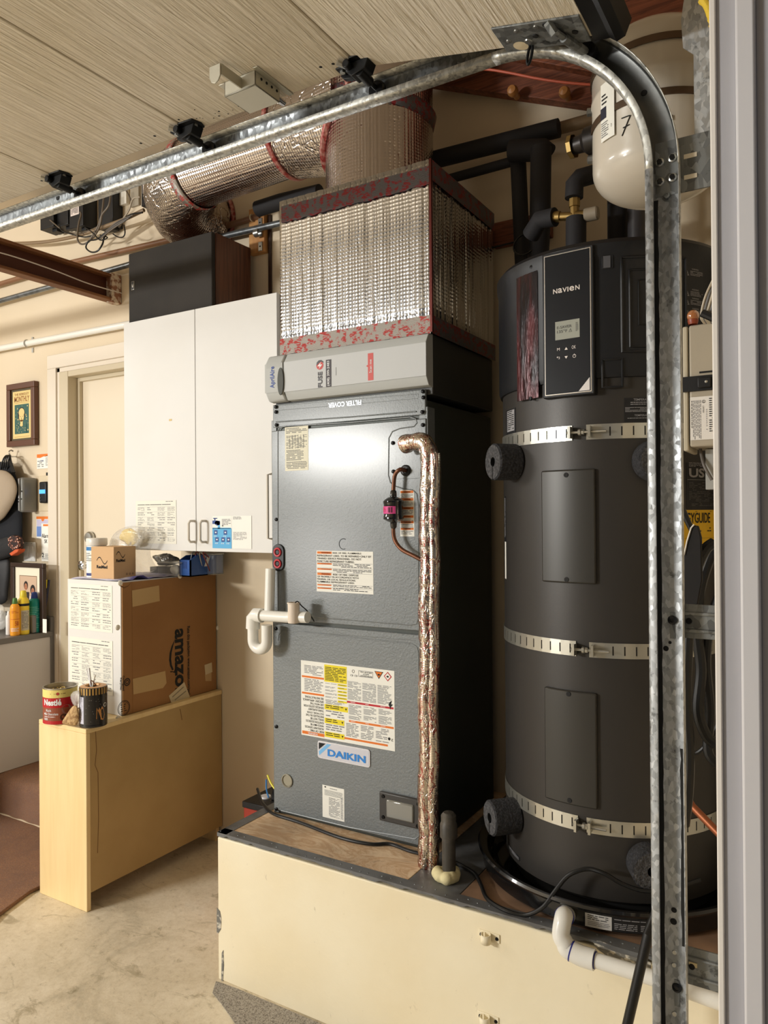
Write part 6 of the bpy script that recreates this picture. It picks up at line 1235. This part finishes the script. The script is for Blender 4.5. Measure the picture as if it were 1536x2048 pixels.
s_ = Sheet(cyl2(0, zt2-.001), r2*3.2, .024, mat('stripe_gold', (206, 164, 92), .35, .3), thick=.0003, nx=30)
for i in range(14): s_.rect(mat('stripe_black', (24, 20, 18), .4), .02+i*.07, .0, .02+i*.07+.034, 1)
s_.build('striped_rim', bc_)
s_ = Sheet(cyl2(0, zt2-.03), r2*3.2, zt2-.03-Z1-.012, mat('canister_black', (30, 26, 24)), thick=.0003, nx=26)
s_.rect(mat('canister_label', (214, 214, 230), .5), .10, .02, .27, .97); s_.words(M_inkg, .13, .06, .24, .9, 16, 4, wl=(.02, .06), th=.3)
s_.poly(mat('wood_tone', (206, 146, 84), .5), [(.56, .8), (.57, .4), (.6, .5), (.64, .42), (.66, .5), (.70, .38), (.73, .45), (.78, .7), (.73, .88), (.68, .85)]); s_.ring(M_white, .79, .35, .05, .014)
R = random.Random(4)
for i in range(26): s_.disc(M_white, R.uniform(.3, .95), R.uniform(.03, .95), .004, 2, 6)
s_.build('canister_print', bc_)
for (bx1, by1, tx, ty, rr_, mm) in ((186, 1385, 178, 1336, .004, M_white), (190, 1385, 190, 1350, .003, M_paper), (176, 1385, 173, 1338, .002, M_white)):
    MB().tube([V((c2.x-.01, c2.y, zt2-.018)), PY(tx, ty, c2.y-.005)], rr_, 8).build('plastic_stick', mm, bc_)
MB().tube(spline([V((c2.x-.01, c2.y, zt2-.01)), V((c2.x+.0, c2.y-.01, zt2+.022)), V((c2.x+.022, c2.y-.01, zt2+.012)), V((c2.x+.03, c2.y, zt2-.01))]), .0018, 6).build('wire_bit', M_copper, bc_)
# little plastic bag with tan twine leaning between the two
tb = thing('twine_bag', PZ(140, 1455, Z1), 'small clear bag with tan twine lying between the cocoa tin and the black canister', 'bag')
pb = PZ(140, 1456, Z1); R = random.Random(5); yq = pb.y+.0
def sheet_px(pts, y, amp, m, nm, par, seed=1, th=.012):
    R = random.Random(seed); P = [PY(a, b, y) for a, b in pts]; c = sum(P, V())/len(P); mb = MB(); n = len(P)
    for s_c, dy in ((1, 0), (.65, -th*.7), (.3, -th)):
        for p in P: q = c+(p-c)*s_c; mb.v.append((q.x+R.uniform(-amp, amp), y+dy+R.uniform(-amp, amp), max(Z1+.001, q.z+R.uniform(-amp, amp)) if par is tb else q.z+R.uniform(-amp, amp)))
    mb.v.append((c.x, y-th*1.05, c.z)); k = len(mb.v)-1
    for r_i in range(2):
        for j in range(n): a = r_i*n+j; b = r_i*n+(j+1) % n; mb.f.append((a, b, b+n, a+n)); mb.m.append(0)
    for j in range(n): mb.f.append((2*n+j, 2*n+(j+1) % n, k)); mb.m.append(0)
    k2 = len(mb.v)
    for p in P: mb.v.append((c.x+(p.x-c.x)*.6, y+th*.6, c.z+(p.z-c.z)*.6))
    for j in range(n): mb.f.append((j, k2+j, k2+(j+1) % n, (j+1) % n)); mb.m.append(0)
    mb.f.append(tuple(range(k2, k2+n))); mb.m.append(0)
    return mb.build(nm, m, par, sub=1, ang=180)
sheet_px(((119, 1455), (128, 1435), (142, 1412), (150, 1405), (160, 1412), (161, 1450), (150, 1456), (135, 1452)), pb.y+.012, .003, mat('tan_twine', (206, 172, 122), .8, bump=(90, 1, .006), var=(60, (156, 120, 78), .4, .6)), 'twine', tb, 3, .014)
sheet_px(((137, 1385), (158, 1375), (163, 1385), (161, 1410), (150, 1418), (142, 1405)), pb.y+.016, .003, mat('clear_bag_film', (240, 238, 232)), 'bag_film', tb, 4, .01)
# ================= LEFT WALL AREA =================
CTX = -3.54; ZC = PX(50, 1270, CTX).z
cn = thing('counter_cabinet', (-3.9, 2.0, .19), 'low off white cabinet with a grey top at the left beside the interior door', 'cabinet')
M_cnt = mat('counter_grey', (112, 110, 108), .45, bump=(60, .1)); M_cb = mat('counter_body', (206, 204, 204), .5)
MB().box(-4.4, CTX, 1.4, 2.46, .191, ZC-.028).build('body', M_cb, cn, bevel=.002); MB().box(-4.42, CTX+.008, 1.38, 2.47, ZC-.028, ZC).build('top', M_cnt, cn, bevel=.003)
MB().box(-4.42, CTX+.006, 2.455, 2.498, .191, ZC+.075).build('end_upstand', M_cnt, cn, bevel=.008)
MB().box(CTX-.03, CTX+.004, 2.46, 2.475, .191, ZC-.03).build('black_gap_strip', M_slot, cn)
def wallthing(name, a, b, dep, lb, cat, m, bev=.002, y=2.499):
    A = PY(a[0], a[1], y-dep); B = PY(b[0], b[1], y-dep); B = V((PY(b[0], b[1], y).x, B.y, B.z)); o = MB().box(A.x, B.x, y-dep, y, B.z, A.z).build(name, m, bevel=bev); return tag(o, lb, cat), A, B
# poster
A = PY(12, 771, 2.47); B = PY(78, 893, 2.47); B = V((PY(78, 893, 2.498).x, B.y, B.z)); pc_ = thing('framed_poster', ((A.x+B.x)/2, 2.49, B.z), 'brown framed small poster with green and cream print on the wall left of the door', 'picture')
fw = .032; mb = MB(); zA, zB = PY(30, 767, 2.47).z, PY(40, 892, 2.47).z
for bx_ in ((A.x, B.x, zA-fw, zA), (A.x, B.x, zB, zB+fw), (A.x, A.x+fw, zB+fw, zA-fw), (B.x-fw, B.x, zB+fw, zA-fw)): mb.box(bx_[0], bx_[1], 2.47, 2.498, bx_[2], bx_[3])
mb.build('frame', mat('frame_brown', (96, 62, 44), .4), pc_, bevel=.003, smooth=False)
s_ = Sheet(planar((A.x+fw, 2.482, zA-fw), (1, 0, 0), (0, 0, -1), (0, -1, 0)), B.x-A.x-2*fw, zA-zB-2*fw, mat('frame_inner', (84, 72, 48), .5))
M_cr = mat('poster_cream', (222, 198, 132), .6); M_gr = mat('poster_green', (50, 92, 84), .6); M_br = mat('poster_brown', (150, 92, 44), .6)
s_.rect(M_cr, .07, .04, .93, .96); s_.text('THE BERKELEY', .16, .08, .84, .125, M_br, .0); s_.text('MONTHLY', .15, .14, .86, .25, M_br, .01); s_.rect(M_br, .14, .265, .86, .27, 2); s_.rect(M_br, .14, .925, .86, .93, 2)
s_.rect(M_gr, .16, .30, .84, .87, 2); R = random.Random(2)
for i in range(46): s_.disc(M_cr if R.random() < .6 else mat('poster_olive', (120, 128, 84), .6), R.uniform(.2, .8), R.uniform(.33, .84), R.uniform(.008, .026), 3, 7)
M_pd = mat('poster_dark', (52, 44, 34), .6)
s_.disc(M_pd, .49, .50, .17, 4, 20, .85); s_.disc(M_cr, .50, .46, .135, 5, 20, .62); s_.disc(M_cr, .5, .545, .115, 6, 20, .8); s_.rect(M_cr, .44, .6, .56, .72, 6)
for x in (.45, .56): s_.disc(M_pd, x, .535, .016, 7, 10, .4)
s_.poly(M_pd, [(.5, .55), (.485, .585), (.515, .585)], 7); s_.disc(M_br, .5, .615, .035, 7, 12, .25); s_.poly(M_gr, [(.3, .68), (.5, .76), (.72, .68), (.74, .86), (.28, .86)], 7)
for i in range(14): s_.disc(M_cr, R.uniform(.3, .7), R.uniform(.72, .85), .012, 8, 7)
s_.build('print', pc_)
# hooks, caps, clothes
hk = thing('wall_hook', PY(19, 905, 2.47), 'small shiny wall hook above the hanging black jacket', 'hook'); c = PY(19, 905, 2.46)
MB().tube(spline([(c.x, 2.498, c.z-.02), (c.x, 2.47, c.z-.02), (c.x+.005, 2.455, c.z), (c.x+.012, 2.46, c.z+.012), (c.x+.02, 2.47, c.z+.006)]), .004, 8).build('hook', M_chrome, hk)
def cloth_px(pts, y, th, m, nm, lb, cat, seed, amp=.006, yb=None):
    P = [PY(a, b, y) for a, b in pts]; c = sum(P, V())/len(P); n = len(P); mb = MB(); R = random.Random(seed)
    for sc, dy in ((1, th*.5), (.98, 0), (.85, -th*.5), (.6, -th*.8), (.3, -th*.95)):
        for p in P: q = c+(p-c)*sc; mb.v.append((q.x+R.uniform(-amp, amp)*.5, y+dy+R.uniform(-amp, amp), q.z+R.uniform(-amp, amp)*.5))
    mb.v.append((c.x, y-th, c.z)); k = len(mb.v)-1; mb.v.append((c.x, y+th*.5, c.z))
    for ri in range(4):
        for j in range(n): a = ri*n+j; b = ri*n+(j+1) % n; mb.f.append((a, b, b+n, a+n)); mb.m.append(0)
    for j in range(n): mb.f.append((4*n+j, 4*n+(j+1) % n, k)); mb.f.append(((j+1) % n, j, k+1)); mb.m += [0, 0]
    o = mb.build(nm, m, None, sub=2, ang=180); return tag(o, lb, cat)
M_bk = mat('black_fabric', (20, 23, 30), .85, bump=(90, .5)); M_bk2 = mat('dark_quilt', (40, 40, 42), .6, bump=(30, .8))
cloth_px(((14, 918), (22, 925), (28, 945), (36, 970), (42, 1000), (44, 1040), (42, 1090), (36, 1110), (0, 1130), (-60, 1130), (-60, 960), (0, 915), (8, 925)), 2.44, .03, M_bk, 'black_jacket', 'black jacket hanging from the wall hook at the left edge', 'jacket', 3)
cloth_px(((-60, 1115), (0, 1112), (18, 1108), (20, 1150), (14, 1190), (14, 1215), (-60, 1215)), 2.42, .03, M_bk2, 'quilted_vest', 'dark quilted garment hanging below the caps at the left edge', 'garment', 4)
cloth_px(((0, 937), (16, 943), (28, 957), (33, 975), (31, 992), (24, 1010), (12, 1028), (0, 1046), (-45, 1060), (-60, 990), (-40, 940)), 2.38, .035, mat('tan_felt', (168, 152, 132), .9, bump=(120, .6)), 'tan_cap', 'tan felt cap hanging over the black jacket', 'cap', 5, .002)
fc = cloth_px(((-40, 1085), (0, 1078), (18, 1072), (28, 1068), (36, 1075), (40, 1090), (36, 1104), (20, 1114), (0, 1121), (-40, 1128)), 2.39, .03, mat('dark_cap', (34, 34, 36), .8), 'patterned_cap', 'dark cap with a flowered front and orange brim under the tan cap', 'cap', 6, .002)
m = mat('flower_print', (70, 40, 34), .7); nt, b, tc, mk = nodes_of(m); vv = mk('ShaderNodeTexVoronoi'); vv.inputs['Scale'].default_value = 75; nt.links.new(tc.outputs['Object'], vv.inputs['Vector']); nt.links.new(ramp(nt, vv.outputs['Distance'], [(.15, (222, 206, 190)), (.3, (150, 80, 56)), (.5, (44, 28, 26))]), b.inputs['Base Color'])
fcp = [PY(x, y, 2.365) for x, y in ((14, 1078), (24, 1070), (34, 1074), (38, 1088), (36, 1098), (26, 1101), (16, 1092))]
MB().prism(fcp, (0, .03, 0)).build('flower_patch', m, fc, bevel=.004); MB().prism([PY(x, y, 2.36) for x, y in ((18, 1107), (30, 1099), (37, 1098), (35, 1104), (22, 1112))], (0, .04, 0)).build('orange_brim', mat('orange_fabric', (206, 92, 50), .8), fc, bevel=.003)
for i in range(4): o = MB().tube(spline([PY(2+4*i, 940, 2.425), PY(6+4*i, 920-2*i, 2.42), PY(14+2*i, 911, 2.44), PY(20+i, 925, 2.42), PY(24+i*2, 945, 2.40)]), .004, 8).build('hanging_strap', M_cable); tag(o, 'thin black strap looped over the wall hook', 'strap', 'straps on the wall hook')
# grey box, thermostat, switches, papers
o, A, B = wallthing('grey_wall_box', (36, 955), (76, 1024), .09, 'grey metal box with rounded corners on the wall behind the hanging caps', 'box', mat('box_grey', (128, 128, 124), .4, .2), .012)
x = A.x+(B.x-A.x)*.55; MB().box(A.x+.01, x, 2.400, 2.41, B.z+.006, A.z-.004).build('front_flap', mat('box_grey_light', (150, 150, 150), .35, .3), o, bevel=.006)
for fx, fz in ((.42, .38), (.42, .30), (.72, .38), (.8, .6)): MB().lathe([(.004, 0), (.003, .001), (0, .001)], (A.x+(B.x-A.x)*fx, 2.4 if fx < .5 else 2.409, B.z+(A.z-B.z)*fz), (0, -1, 0), 10).build('screw_hole', M_slot, o)
o, A, B = wallthing('thermostat', (77, 952), (103, 1022), .006, 'black thermostat with a blue display on a cream plate left of the door', 'thermostat', mat('plate_cream', (214, 198, 168), .5))
t = MB().box(A.x+.035, -3.588, 2.47, 2.493, PY(90, 1006, 2.47).z, PY(90, 963, 2.47).z).build('thermostat_body', M_blackp, o, bevel=.008)
MB().box(A.x+.042, -3.594, 2.4685, 2.4705, PY(90, 987, 2.47).z, PY(90, 979, 2.47).z).build('blue_display', mat('blue_lcd', (70, 150, 240), .3, emit=((80, 160, 255), 1.2)), t)
for dz in (996, 1002): MB().lathe([(.005, 0), (.005, .002), (0, .003)], (A.x+.052, 2.47, PY(90, dz, 2.47).z), (0, -1, 0), 12).build('button', mat('dark_button', (50, 50, 50), .4), t)
o, A, B = wallthing('light_switch', (47, 1084), (73, 1123), .008, 'white double rocker light switch plate on the wall', 'light switch', mat('switch_white', (236, 234, 228), .35))
for k in (.18, .56): MB().box(A.x+(B.x-A.x)*k, A.x+(B.x-A.x)*(k+.27), 2.487, 2.492, B.z+(A.z-B.z)*.24, B.z+(A.z-B.z)*.78).build('rocker', mat('rocker_white', (244, 242, 238), .3), o, bevel=.0015)
for k in (.3, .7):
    for zf in (.07, .93): MB().lathe([(.0025, 0), (0, .001)], (A.x+(B.x-A.x)*k, 2.4905, B.z+(A.z-B.z)*zf), (0, -1, 0), 8).build('screw', M_zinc, o)
def card(a, b, lb, fn, y=2.4985, base=M_paper, nm='wall_card'):
    s = sheetY(a, b, y-.001, base); s.w = min(s.w, -3.587-PY(a[0], a[1], y-.001).x); s.mb = MB(); s._base(); fn(s); return s.build(nm, None, lb, 'card')
def c1(s): s.rect(M_orange, 0, 0, 1, .17); s.poly(M_orange, [(0, .17), (.5, .17), (.25, .26), (0, .24)]); s.poly(M_ink, [(.55, .2), (.75, .12), (.95, .12), (.95, .16), (.75, .16)], 2); s.words(M_inkg, .05, .45, .5, .95, 4, 2); s.words(M_inkg, .65, .25, .95, .85, 9, 3); s.text('5 A', .3, .4, .5, .52, M_fd, .01)
card((74, 909), (104, 936), 'white card with an orange top edge above the thermostat', c1)
def c2_(s): s.rect(M_orange, 0, 0, 1, .12); s.disc(M_orange, .45, .12, .1, 2); s.rect(mat('card_blue', (110, 140, 200), .6), .02, .45, .5, .92); s.rect(mat('card_lilac', (196, 190, 214), .6), .02, .14, .9, .44)
card((73, 1033), (104, 1077), 'blue and lilac card with an orange top behind the white note', c2_)
def c3(s): s.rect(M_orange, .2, .02, .85, .07); s.text('Alarm', .05, .27, .9, .38, M_ink, .0); s.text('SK', .35, .42, .7, .52, M_ink, .0); s.words(M_inkg, .4, .8, .95, .92, 4, 2); s.text('2', .05, .78, .3, .9, M_ink, .02); s.rect(M_inkg, .05, .93, .95, .945)
card((83, 1047), (104, 1123), 'long white note with handwriting hanging beside the door casing', c3, 2.494)
_o, A, B = wallthing('chime_plate', (92, 945), (100, 952), .003, 'tiny dark vent mark above the thermostat', 'vent', M_slot, .0005)
# photo frame leaning on the counter
pfm = thing('photo_frame', (PY(50, 1250, 2.42).x, 2.43, ZC), 'dark framed wedding photo with a cream mat leaning on the wall over the bottles', 'picture')
yF = 2.40; A = PY(20, 1124, yF); B = PY(86, 1250, yF); zA = PY(50, 1126, yF).z; fw = .03
mb = MB(); zb_ = ZC+.002
for bx_ in ((A.x, B.x, zA-fw*.8, zA), (A.x, B.x, zb_, zb_+fw), (A.x, A.x+fw, zb_+fw, zA-fw*.8), (B.x-fw, B.x, zb_+fw, zA-fw*.8)): mb.box(bx_[0], bx_[1], yF, yF+.022, bx_[2], bx_[3])
mb.build('frame', mat('frame_dark', (54, 36, 28), .35), pfm, bevel=.003, smooth=False)
s_ = Sheet(planar((A.x+fw*.9, yF+.012, zA-fw*.7), (1, 0, 0), (0, 0, -1), (0, -1, 0)), B.x-A.x-1.8*fw, zA-zb_-1.6*fw, mat('mat_board', (236, 228, 206), .6))
M_sk = mat('photo_skin', (176, 116, 84), .6); M_ph = mat('photo_bg', (206, 176, 150), .6); M_hair = mat('photo_hair', (36, 26, 22), .6)
s_.rect(mat('mat_line', (120, 90, 60), .6), .17, .15, .83, .9, 1); s_.rect(M_ph, .185, .16, .815, .89, 2)
for x, y, dk in ((.42, .33, 0), (.68, .40, 1)):
    s_.disc(M_hair, x, y-.01, .095 if dk else .08, 3, 16, .95); s_.disc(M_sk, x, y+.012, .058, 4, 16, 1.0); s_.rect(mat('photo_suit', (40, 34, 34), .6) if not dk else mat('photo_dress', (226, 206, 196), .6), x-.13, y+.10, x+.13, .88, 3)
    for ex in (-.02, .02): s_.disc(M_hair, x+ex, y+.002, .007, 5, 8, 1)
    s_.rect(mat('photo_lip', (150, 70, 60), .6), x-.016, y+.04, x+.016, y+.046, 5)
s_.poly(M_white, [(.40, .44), (.44, .44), (.42, .6)], 4); s_.build('photo', pfm)
# bottles
def bottle(name, pl, pr, pt, y, prof, mats_, lb, lab_=None):
    y = PX((pl+pr)/2, 1262, CTX-.034).y-(.0 if pl > 20 else -.03); c = PY((pl+pr)/2, 1260, y); r = (pr-pl)/2/FPX*(c-CO).dot(_f)*.98; zt = PY((pl+pr)/2, pt, y).z; h = zt-ZC
    t = thing(name, (c.x, y, ZC), lb, 'bottle')
    MB().lathe([(0, ZC+.001), (r*.95, ZC+.001), (r, ZC+.004), (r, ZC+h*.74), (r*.9, ZC+h*.80), (r*.55, ZC+h*.85)], (c.x, y, 0), (0, 0, 1), 28).build('bottle_body', mats_[0], t)
    MB().lathe([(r*.58, ZC+h*.845), (r*.6, ZC+h*.86), (r*.5, ZC+h*.97), (r*.4, ZC+h), (0, ZC+h)], (c.x, y, 0), (0, 0, 1), 24).build('cap', mats_[1], t)
    if lab_:
        a = math.atan2(-y, -c.x); s = Sheet(lambda x, yy, hh: V((c.x+(r+.0003+hh)*math.cos(a-1.3+x/r), y+(r+.0003+hh)*math.sin(a-1.3+x/r), ZC+h*.73-yy)), r*2.6, h*.7, mats_[0], thick=.0002, nx=14); lab_(s); s.build('label', t)
def l1(s): s.words(mat('label_orange_dark', (196, 96, 30), .6), .2, .1, .8, .2, 2, 1); s.rect(mat('label_orange_dark'), .1, .4, .9, .42); s.text('50', .5, .48, .8, .66, mat('label_orange_dark'), .02); s.words(M_white, .15, .75, .85, .9, 3, 4)
def l2(s): s.rect(M_ink, 0, .03, 1, .11); s.rect(mat('label_silver', (196, 190, 170), .5), .35, .25, .95, .9); s.words(M_inkg, .4, .3, .9, .85, 12, 5)
def l3(s): s.words(mat('label_teal_light', (110, 190, 180), .5), .15, .12, .85, .55, 7, 3); s.words(mat('label_teal_light'), .2, .7, .8, .9, 3, 4)
bottle('orange_bottle', 21, 39, 1196, 2.30, 0, (mat('bottle_orange', (240, 160, 40), .35), mat('cap_green', (76, 120, 50), .4)), 'orange sunscreen bottle with a green cap, left of the yellow bottle', l1)
bottle('yellow_bottle', 36, 58, 1181, 2.26, 0, (mat('bottle_yellow', (240, 210, 60), .3), mat('cap_yellow', (226, 206, 60), .35)), 'yellow spray bottle with a black band between the orange and teal bottles', l2)
bottle('teal_bottle', 58, 80, 1184, 2.27, 0, (mat('bottle_teal', (20, 140, 132), .28, .1), mat('cap_blue', (44, 70, 150), .35)), 'teal spray bottle with a blue cap, rightmost bottle on the grey counter', l3)
bottle('white_bottle', 12, 24, 1222, 2.33, 0, (mat('bottle_white', (232, 230, 226), .35), mat('cap_white', (240, 238, 232), .35)), 'small white bottle behind the orange sunscreen bottle')
cloth_px(((-40, 1215), (0, 1205), (8, 1212), (12, 1235), (11, 1258), (0, 1262), (-40, 1262)), 2.30, .03, mat('clear_bag_film', (240, 238, 232)), 'plastic_bag', 'clear plastic bag at the left end of the grey counter', 'bag', 9)
for i, (px, lb, m_) in enumerate(((82, 'yellow and black striped packet standing right of the teal bottle', mat('packet_yellow', (226, 206, 30), .4)), (88, 'navy blue edged packet leaning beside the yellow striped packet', mat('packet_navy', (30, 34, 70), .4)))):
    yk = min(2.442, PX(px, 1250, CTX-.035).y); a = PY(px-1, 1258, yk); a.x -= .03*i; b = PY(px+11, 1160, yk); o = MB().obox((a.x-.0, yk-.006, ZC+.001), (.02, .0, 0), (0, .012, 0), (b.x-a.x-.02, 0, b.z-ZC)).build('tall_packet', m_, bevel=.001); tag(o, lb, 'packet')
    if i == 0:
        for k in range(3): q = .25+.24*k; MB().obox((a.x-.001+(b.x-a.x-.02)*q, yk-.007, ZC+(b.z-ZC)*q), (.022, 0, 0), (0, .014, 0), (.004, 0, .03)).build('black_stripe', M_ink, o)
a = PY(84, 1262, 2.36); b = PY(95, 1234, 2.36); o = MB().box(min(a.x, CTX-.035), min(b.x, CTX-.005), 2.36, 2.385, ZC+.001, b.z).build('grey_device', mat('device_grey', (130, 130, 130), .4), bevel=.006); tag(o, 'small grey handheld device with a white label beside the counter upstand', 'device')
MB().box(a.x+.008, b.x-.006, 2.358, 2.36, ZC+.012, b.z-.012).build('white_label', M_paper, o, bevel=.002)
# ================= PIPES AND CONDUITS ON THE WALL =================
def wp(pts, r, y, name, lb, m, cat='pipe'): o = MB().tube([PY(a, b, y) for a, b in pts], r, 16).build(name, m); return tag(o, lb, cat)
wp(((-60, 586), (0, 568), (143, 525), (423, 461), (520, 432)), .013, 2.47, 'brown_conduit', 'thin brown painted pipe running along the back wall above the speaker', mat('brown_pipe', (134, 96, 68), .45))
wp(((-60, 620), (0, 602), (100, 574), (256, 530), (440, 474), (558, 447), (620, 432)), .0135, 2.45, 'grey_conduit', 'grey metal conduit behind the speaker and the foil box', mat('conduit_grey', (128, 132, 134), .35, .7, var=(30, (90, 92, 94), .4, .7)))
wp(((-60, 712), (0, 697), (256, 649), (360, 629)), .0165, 2.465, 'white_pipe', 'white painted pipe running above the poster and the door', M_pvc)
wp(((515, 418), (560, 404), (640, 385)), .032, 2.40, 'insulated_pipe', 'black pipe insulation end emerging left of the foil box', M_ins)
c = PY(53, 687, 2.46); pcl = MB().tube(arc((c.x, 2.465, c.z), (0, -1, 0), (0, 0, 1), .02, -1.7, 1.7, 12), .003, 6).build('pipe_strap', M_zinc); tag(pcl, 'metal strap holding the white pipe to the wall', 'clamp')
for dz in (.03, -.03): MB().box(c.x-.006, c.x+.006, 2.494, 2.499, c.z+dz-.012, c.z+dz+.012).build('strap_foot', M_zinc, pcl)
A = PY(499, 420, 2.475); B = PY(530, 503, 2.475); wb_ = thing('wood_block', ((A.x+B.x)/2, 2.49, B.z), 'tan wooden block with a metal pipe clamp on the wall beside the foil box', 'block')
MB().box(A.x, B.x, 2.470, 2.4995, B.z, A.z).build('block', mat('fresh_wood', (200, 148, 90), .6, var=(20, (170, 116, 64), .4, .7), stretch=(1, 1, .2)), wb_, bevel=.002)
c = PY(515, 466, 2.45); MB().lathe([(.016, -.012), (.0175, -.012), (.0175, .012), (.016, .012)], (c.x, 2.45, c.z), (1, 0, .02), 24).build('clamp_loop', M_zinc, wb_)
for dz in (.05, -.052):
    MB().box(c.x-.011, c.x+.011, 2.466, 2.470, c.z+dz-.02, c.z+dz+.02).build('clamp_foot', M_zinc, wb_, bevel=.004); MB().lathe([(.004, 0), (.003, .002), (0, .002)], (c.x, 2.466, c.z+dz), (0, -1, 0), 10).build('screw', M_screw, wb_)
c = PY(504, 436, 2.46); o = MB().tube(arc((c.x, 2.46, c.z), (0, -1, .0), (0, 0, 1), .014, 0, 2*PI, 14)[:-1], .003, 6, closed=True).build('pipe_hook', mat('hook_cream', (206, 190, 160), .4)); tag(o, 'small cream pipe hook at the upper left of the wooden block', 'hook')
_v = MB().box(PY(536, 480, 2.49).x, PY(541, 480, 2.49).x, 2.49, 2.499, 2.3, PY(536, 430, 2.49).z).build('cleat_strip', mat('frame_dark', (54, 36, 28))); tag(_v, 'thin dark strip on the wall right of the wooden block', 'strip')
# power adapters and wires
def adapter(a, b, dep, lb, label=False):
    A = PY(a[0], a[1], 2.499-dep); B = PY(b[0], b[1], 2.499-dep); t = thing('power_adapter', ((A.x+B.x)/2, 2.49, B.z), lb, 'power adapter')
    MB().box(A.x, B.x, 2.499-dep, 2.499, B.z, A.z).build('adapter_body', M_blackp, t, bevel=.003); MB().box(A.x+(B.x-A.x)*.55, A.x+(B.x-A.x)*.9, 2.499-dep*.7, 2.499-dep*.2, B.z-.014, B.z).build('cord_grip', M_blackp, t, bevel=.002)
    if label: s = Sheet(planar((A.x+.012, 2.499-dep-.0004, A.z-.002 if label is True else label), (1, 0, 0), (0, 0, -1), (0, -1, 0)), .065, .075, mat('label_pinkish', (222, 208, 200), .6), thick=.0003); s.words(M_ink, .08, .08, .92, .92, 9, 3); s.build('rating_label', t)
adapter((80, 385), (107, 452), .09, 'leftmost black power adapter under the track, no label')
adapter((110, 375), (136, 448), .07, 'second black power adapter from the left, half hidden by the track')
adapter((138, 370), (166, 450), .085, 'third black power adapter from the left with a white rating label', PY(168, 396, 2.42).z)
adapter((196, 360), (226, 450), .06, 'tall black power adapter left of the white outlet')
adapter((282, 335), (318, 402), .10, 'black power adapter with a white label right of the outlet', PY(290, 354, 2.4).z)
o, A, B = wallthing('wall_outlet', (230, 355), (259, 404), .02, 'white wall outlet with plugs among the black power adapters', 'outlet', mat('outlet_white', (226, 220, 206), .4))
for dz in (-.01, .05): MB().box((A.x+B.x)/2-.02, (A.x+B.x)/2+.016, 2.44, 2.479, (A.z+B.z)/2+dz, (A.z+B.z)/2+dz+.035).build('plug', mat('plug_grey', (120, 112, 100), .5), o, bevel=.004)
o, A, B = wallthing('junction_box', (260, 350), (281, 408), .012, 'greyish junction plate between the outlet and the right power adapter', 'plate', mat('plate_tan_grey', (160, 150, 132), .5))
M_bc = mat('brown_cable', (134, 112, 84), .5); M_gc = mat('grey_brown_cable', (104, 92, 78), .5)
def wire(pts, r, y, m, lb, nm='cable', grp=None):
    P = [PY(a, b, y-.01*math.sin(i*1.3)) for i, (a, b) in enumerate(pts)]; o = MB().tube(spline(P, 6), r, 8).build(nm, m); return tag(o, lb, 'cable', grp)
wire([(-60, 487), (0, 487), (60, 486), (110, 481), (160, 470), (210, 453), (250, 438), (288, 420)], .009, 2.41, M_bc, 'thick tan cable sagging from the left edge to the junction below the adapters')
wire([(208, 390), (205, 420), (200, 450), (190, 470), (175, 485), (162, 488), (155, 478), (157, 450), (162, 430), (160, 424)], .0045, 2.39, M_gc, 'grey brown cable making the left hanging loop')
wire([(222, 380), (218, 410), (204, 430), (195, 455), (180, 480)], .0045, 2.385, M_gc, 'grey brown cable beside the tall adapter')
wire([(240, 445), (215, 462), (195, 478), (178, 482), (172, 495), (182, 504), (195, 502), (205, 488), (210, 472), (230, 450), (260, 430), (285, 425)], .004, 2.38, M_cable, 'black cord tied in the lowest loop')
wire([(252, 380), (262, 405), (252, 430), (238, 455)], .004, 2.40, M_gc, 'cord dropping from the outlet plug')
wire([(280, 394), (266, 398), (258, 420), (245, 440), (240, 452)], .004, 2.37, mat('light_cord', (170, 158, 138), .5), 'pale cord coming from behind the junction plate')
wire([(248, 450), (250, 465), (246, 474), (236, 474), (226, 468)], .003, 2.38, M_cable, 'small black loop at the right of the cable bundle')
wire([(118, 450), (125, 462), (150, 470), (170, 474), (190, 470)], .0035, 2.39, M_cable, 'thin black cord from the second adapter')
wire([(100, 440), (125, 460), (145, 466), (170, 464), (200, 452)], .0035, 2.40, M_gc, 'thin grey cord from the leftmost adapter')
wire([(170, 455), (185, 465), (200, 480), (215, 475), (200, 470)], .003, 2.375, M_cable, 'short black cord inside the bundle')
for i in range(5): wire([(200+i*3, 478-i*4), (225+i*3, 458-i*4), (250+i*4, 442-i*3)], .003, 2.372, M_cable if i % 2 else M_gc, ('lowest', 'second lowest', 'middle', 'second highest', 'highest')[i]+' of the five parallel cords tied together below the outlet', 'cord', 'cords tied together below the outlet')
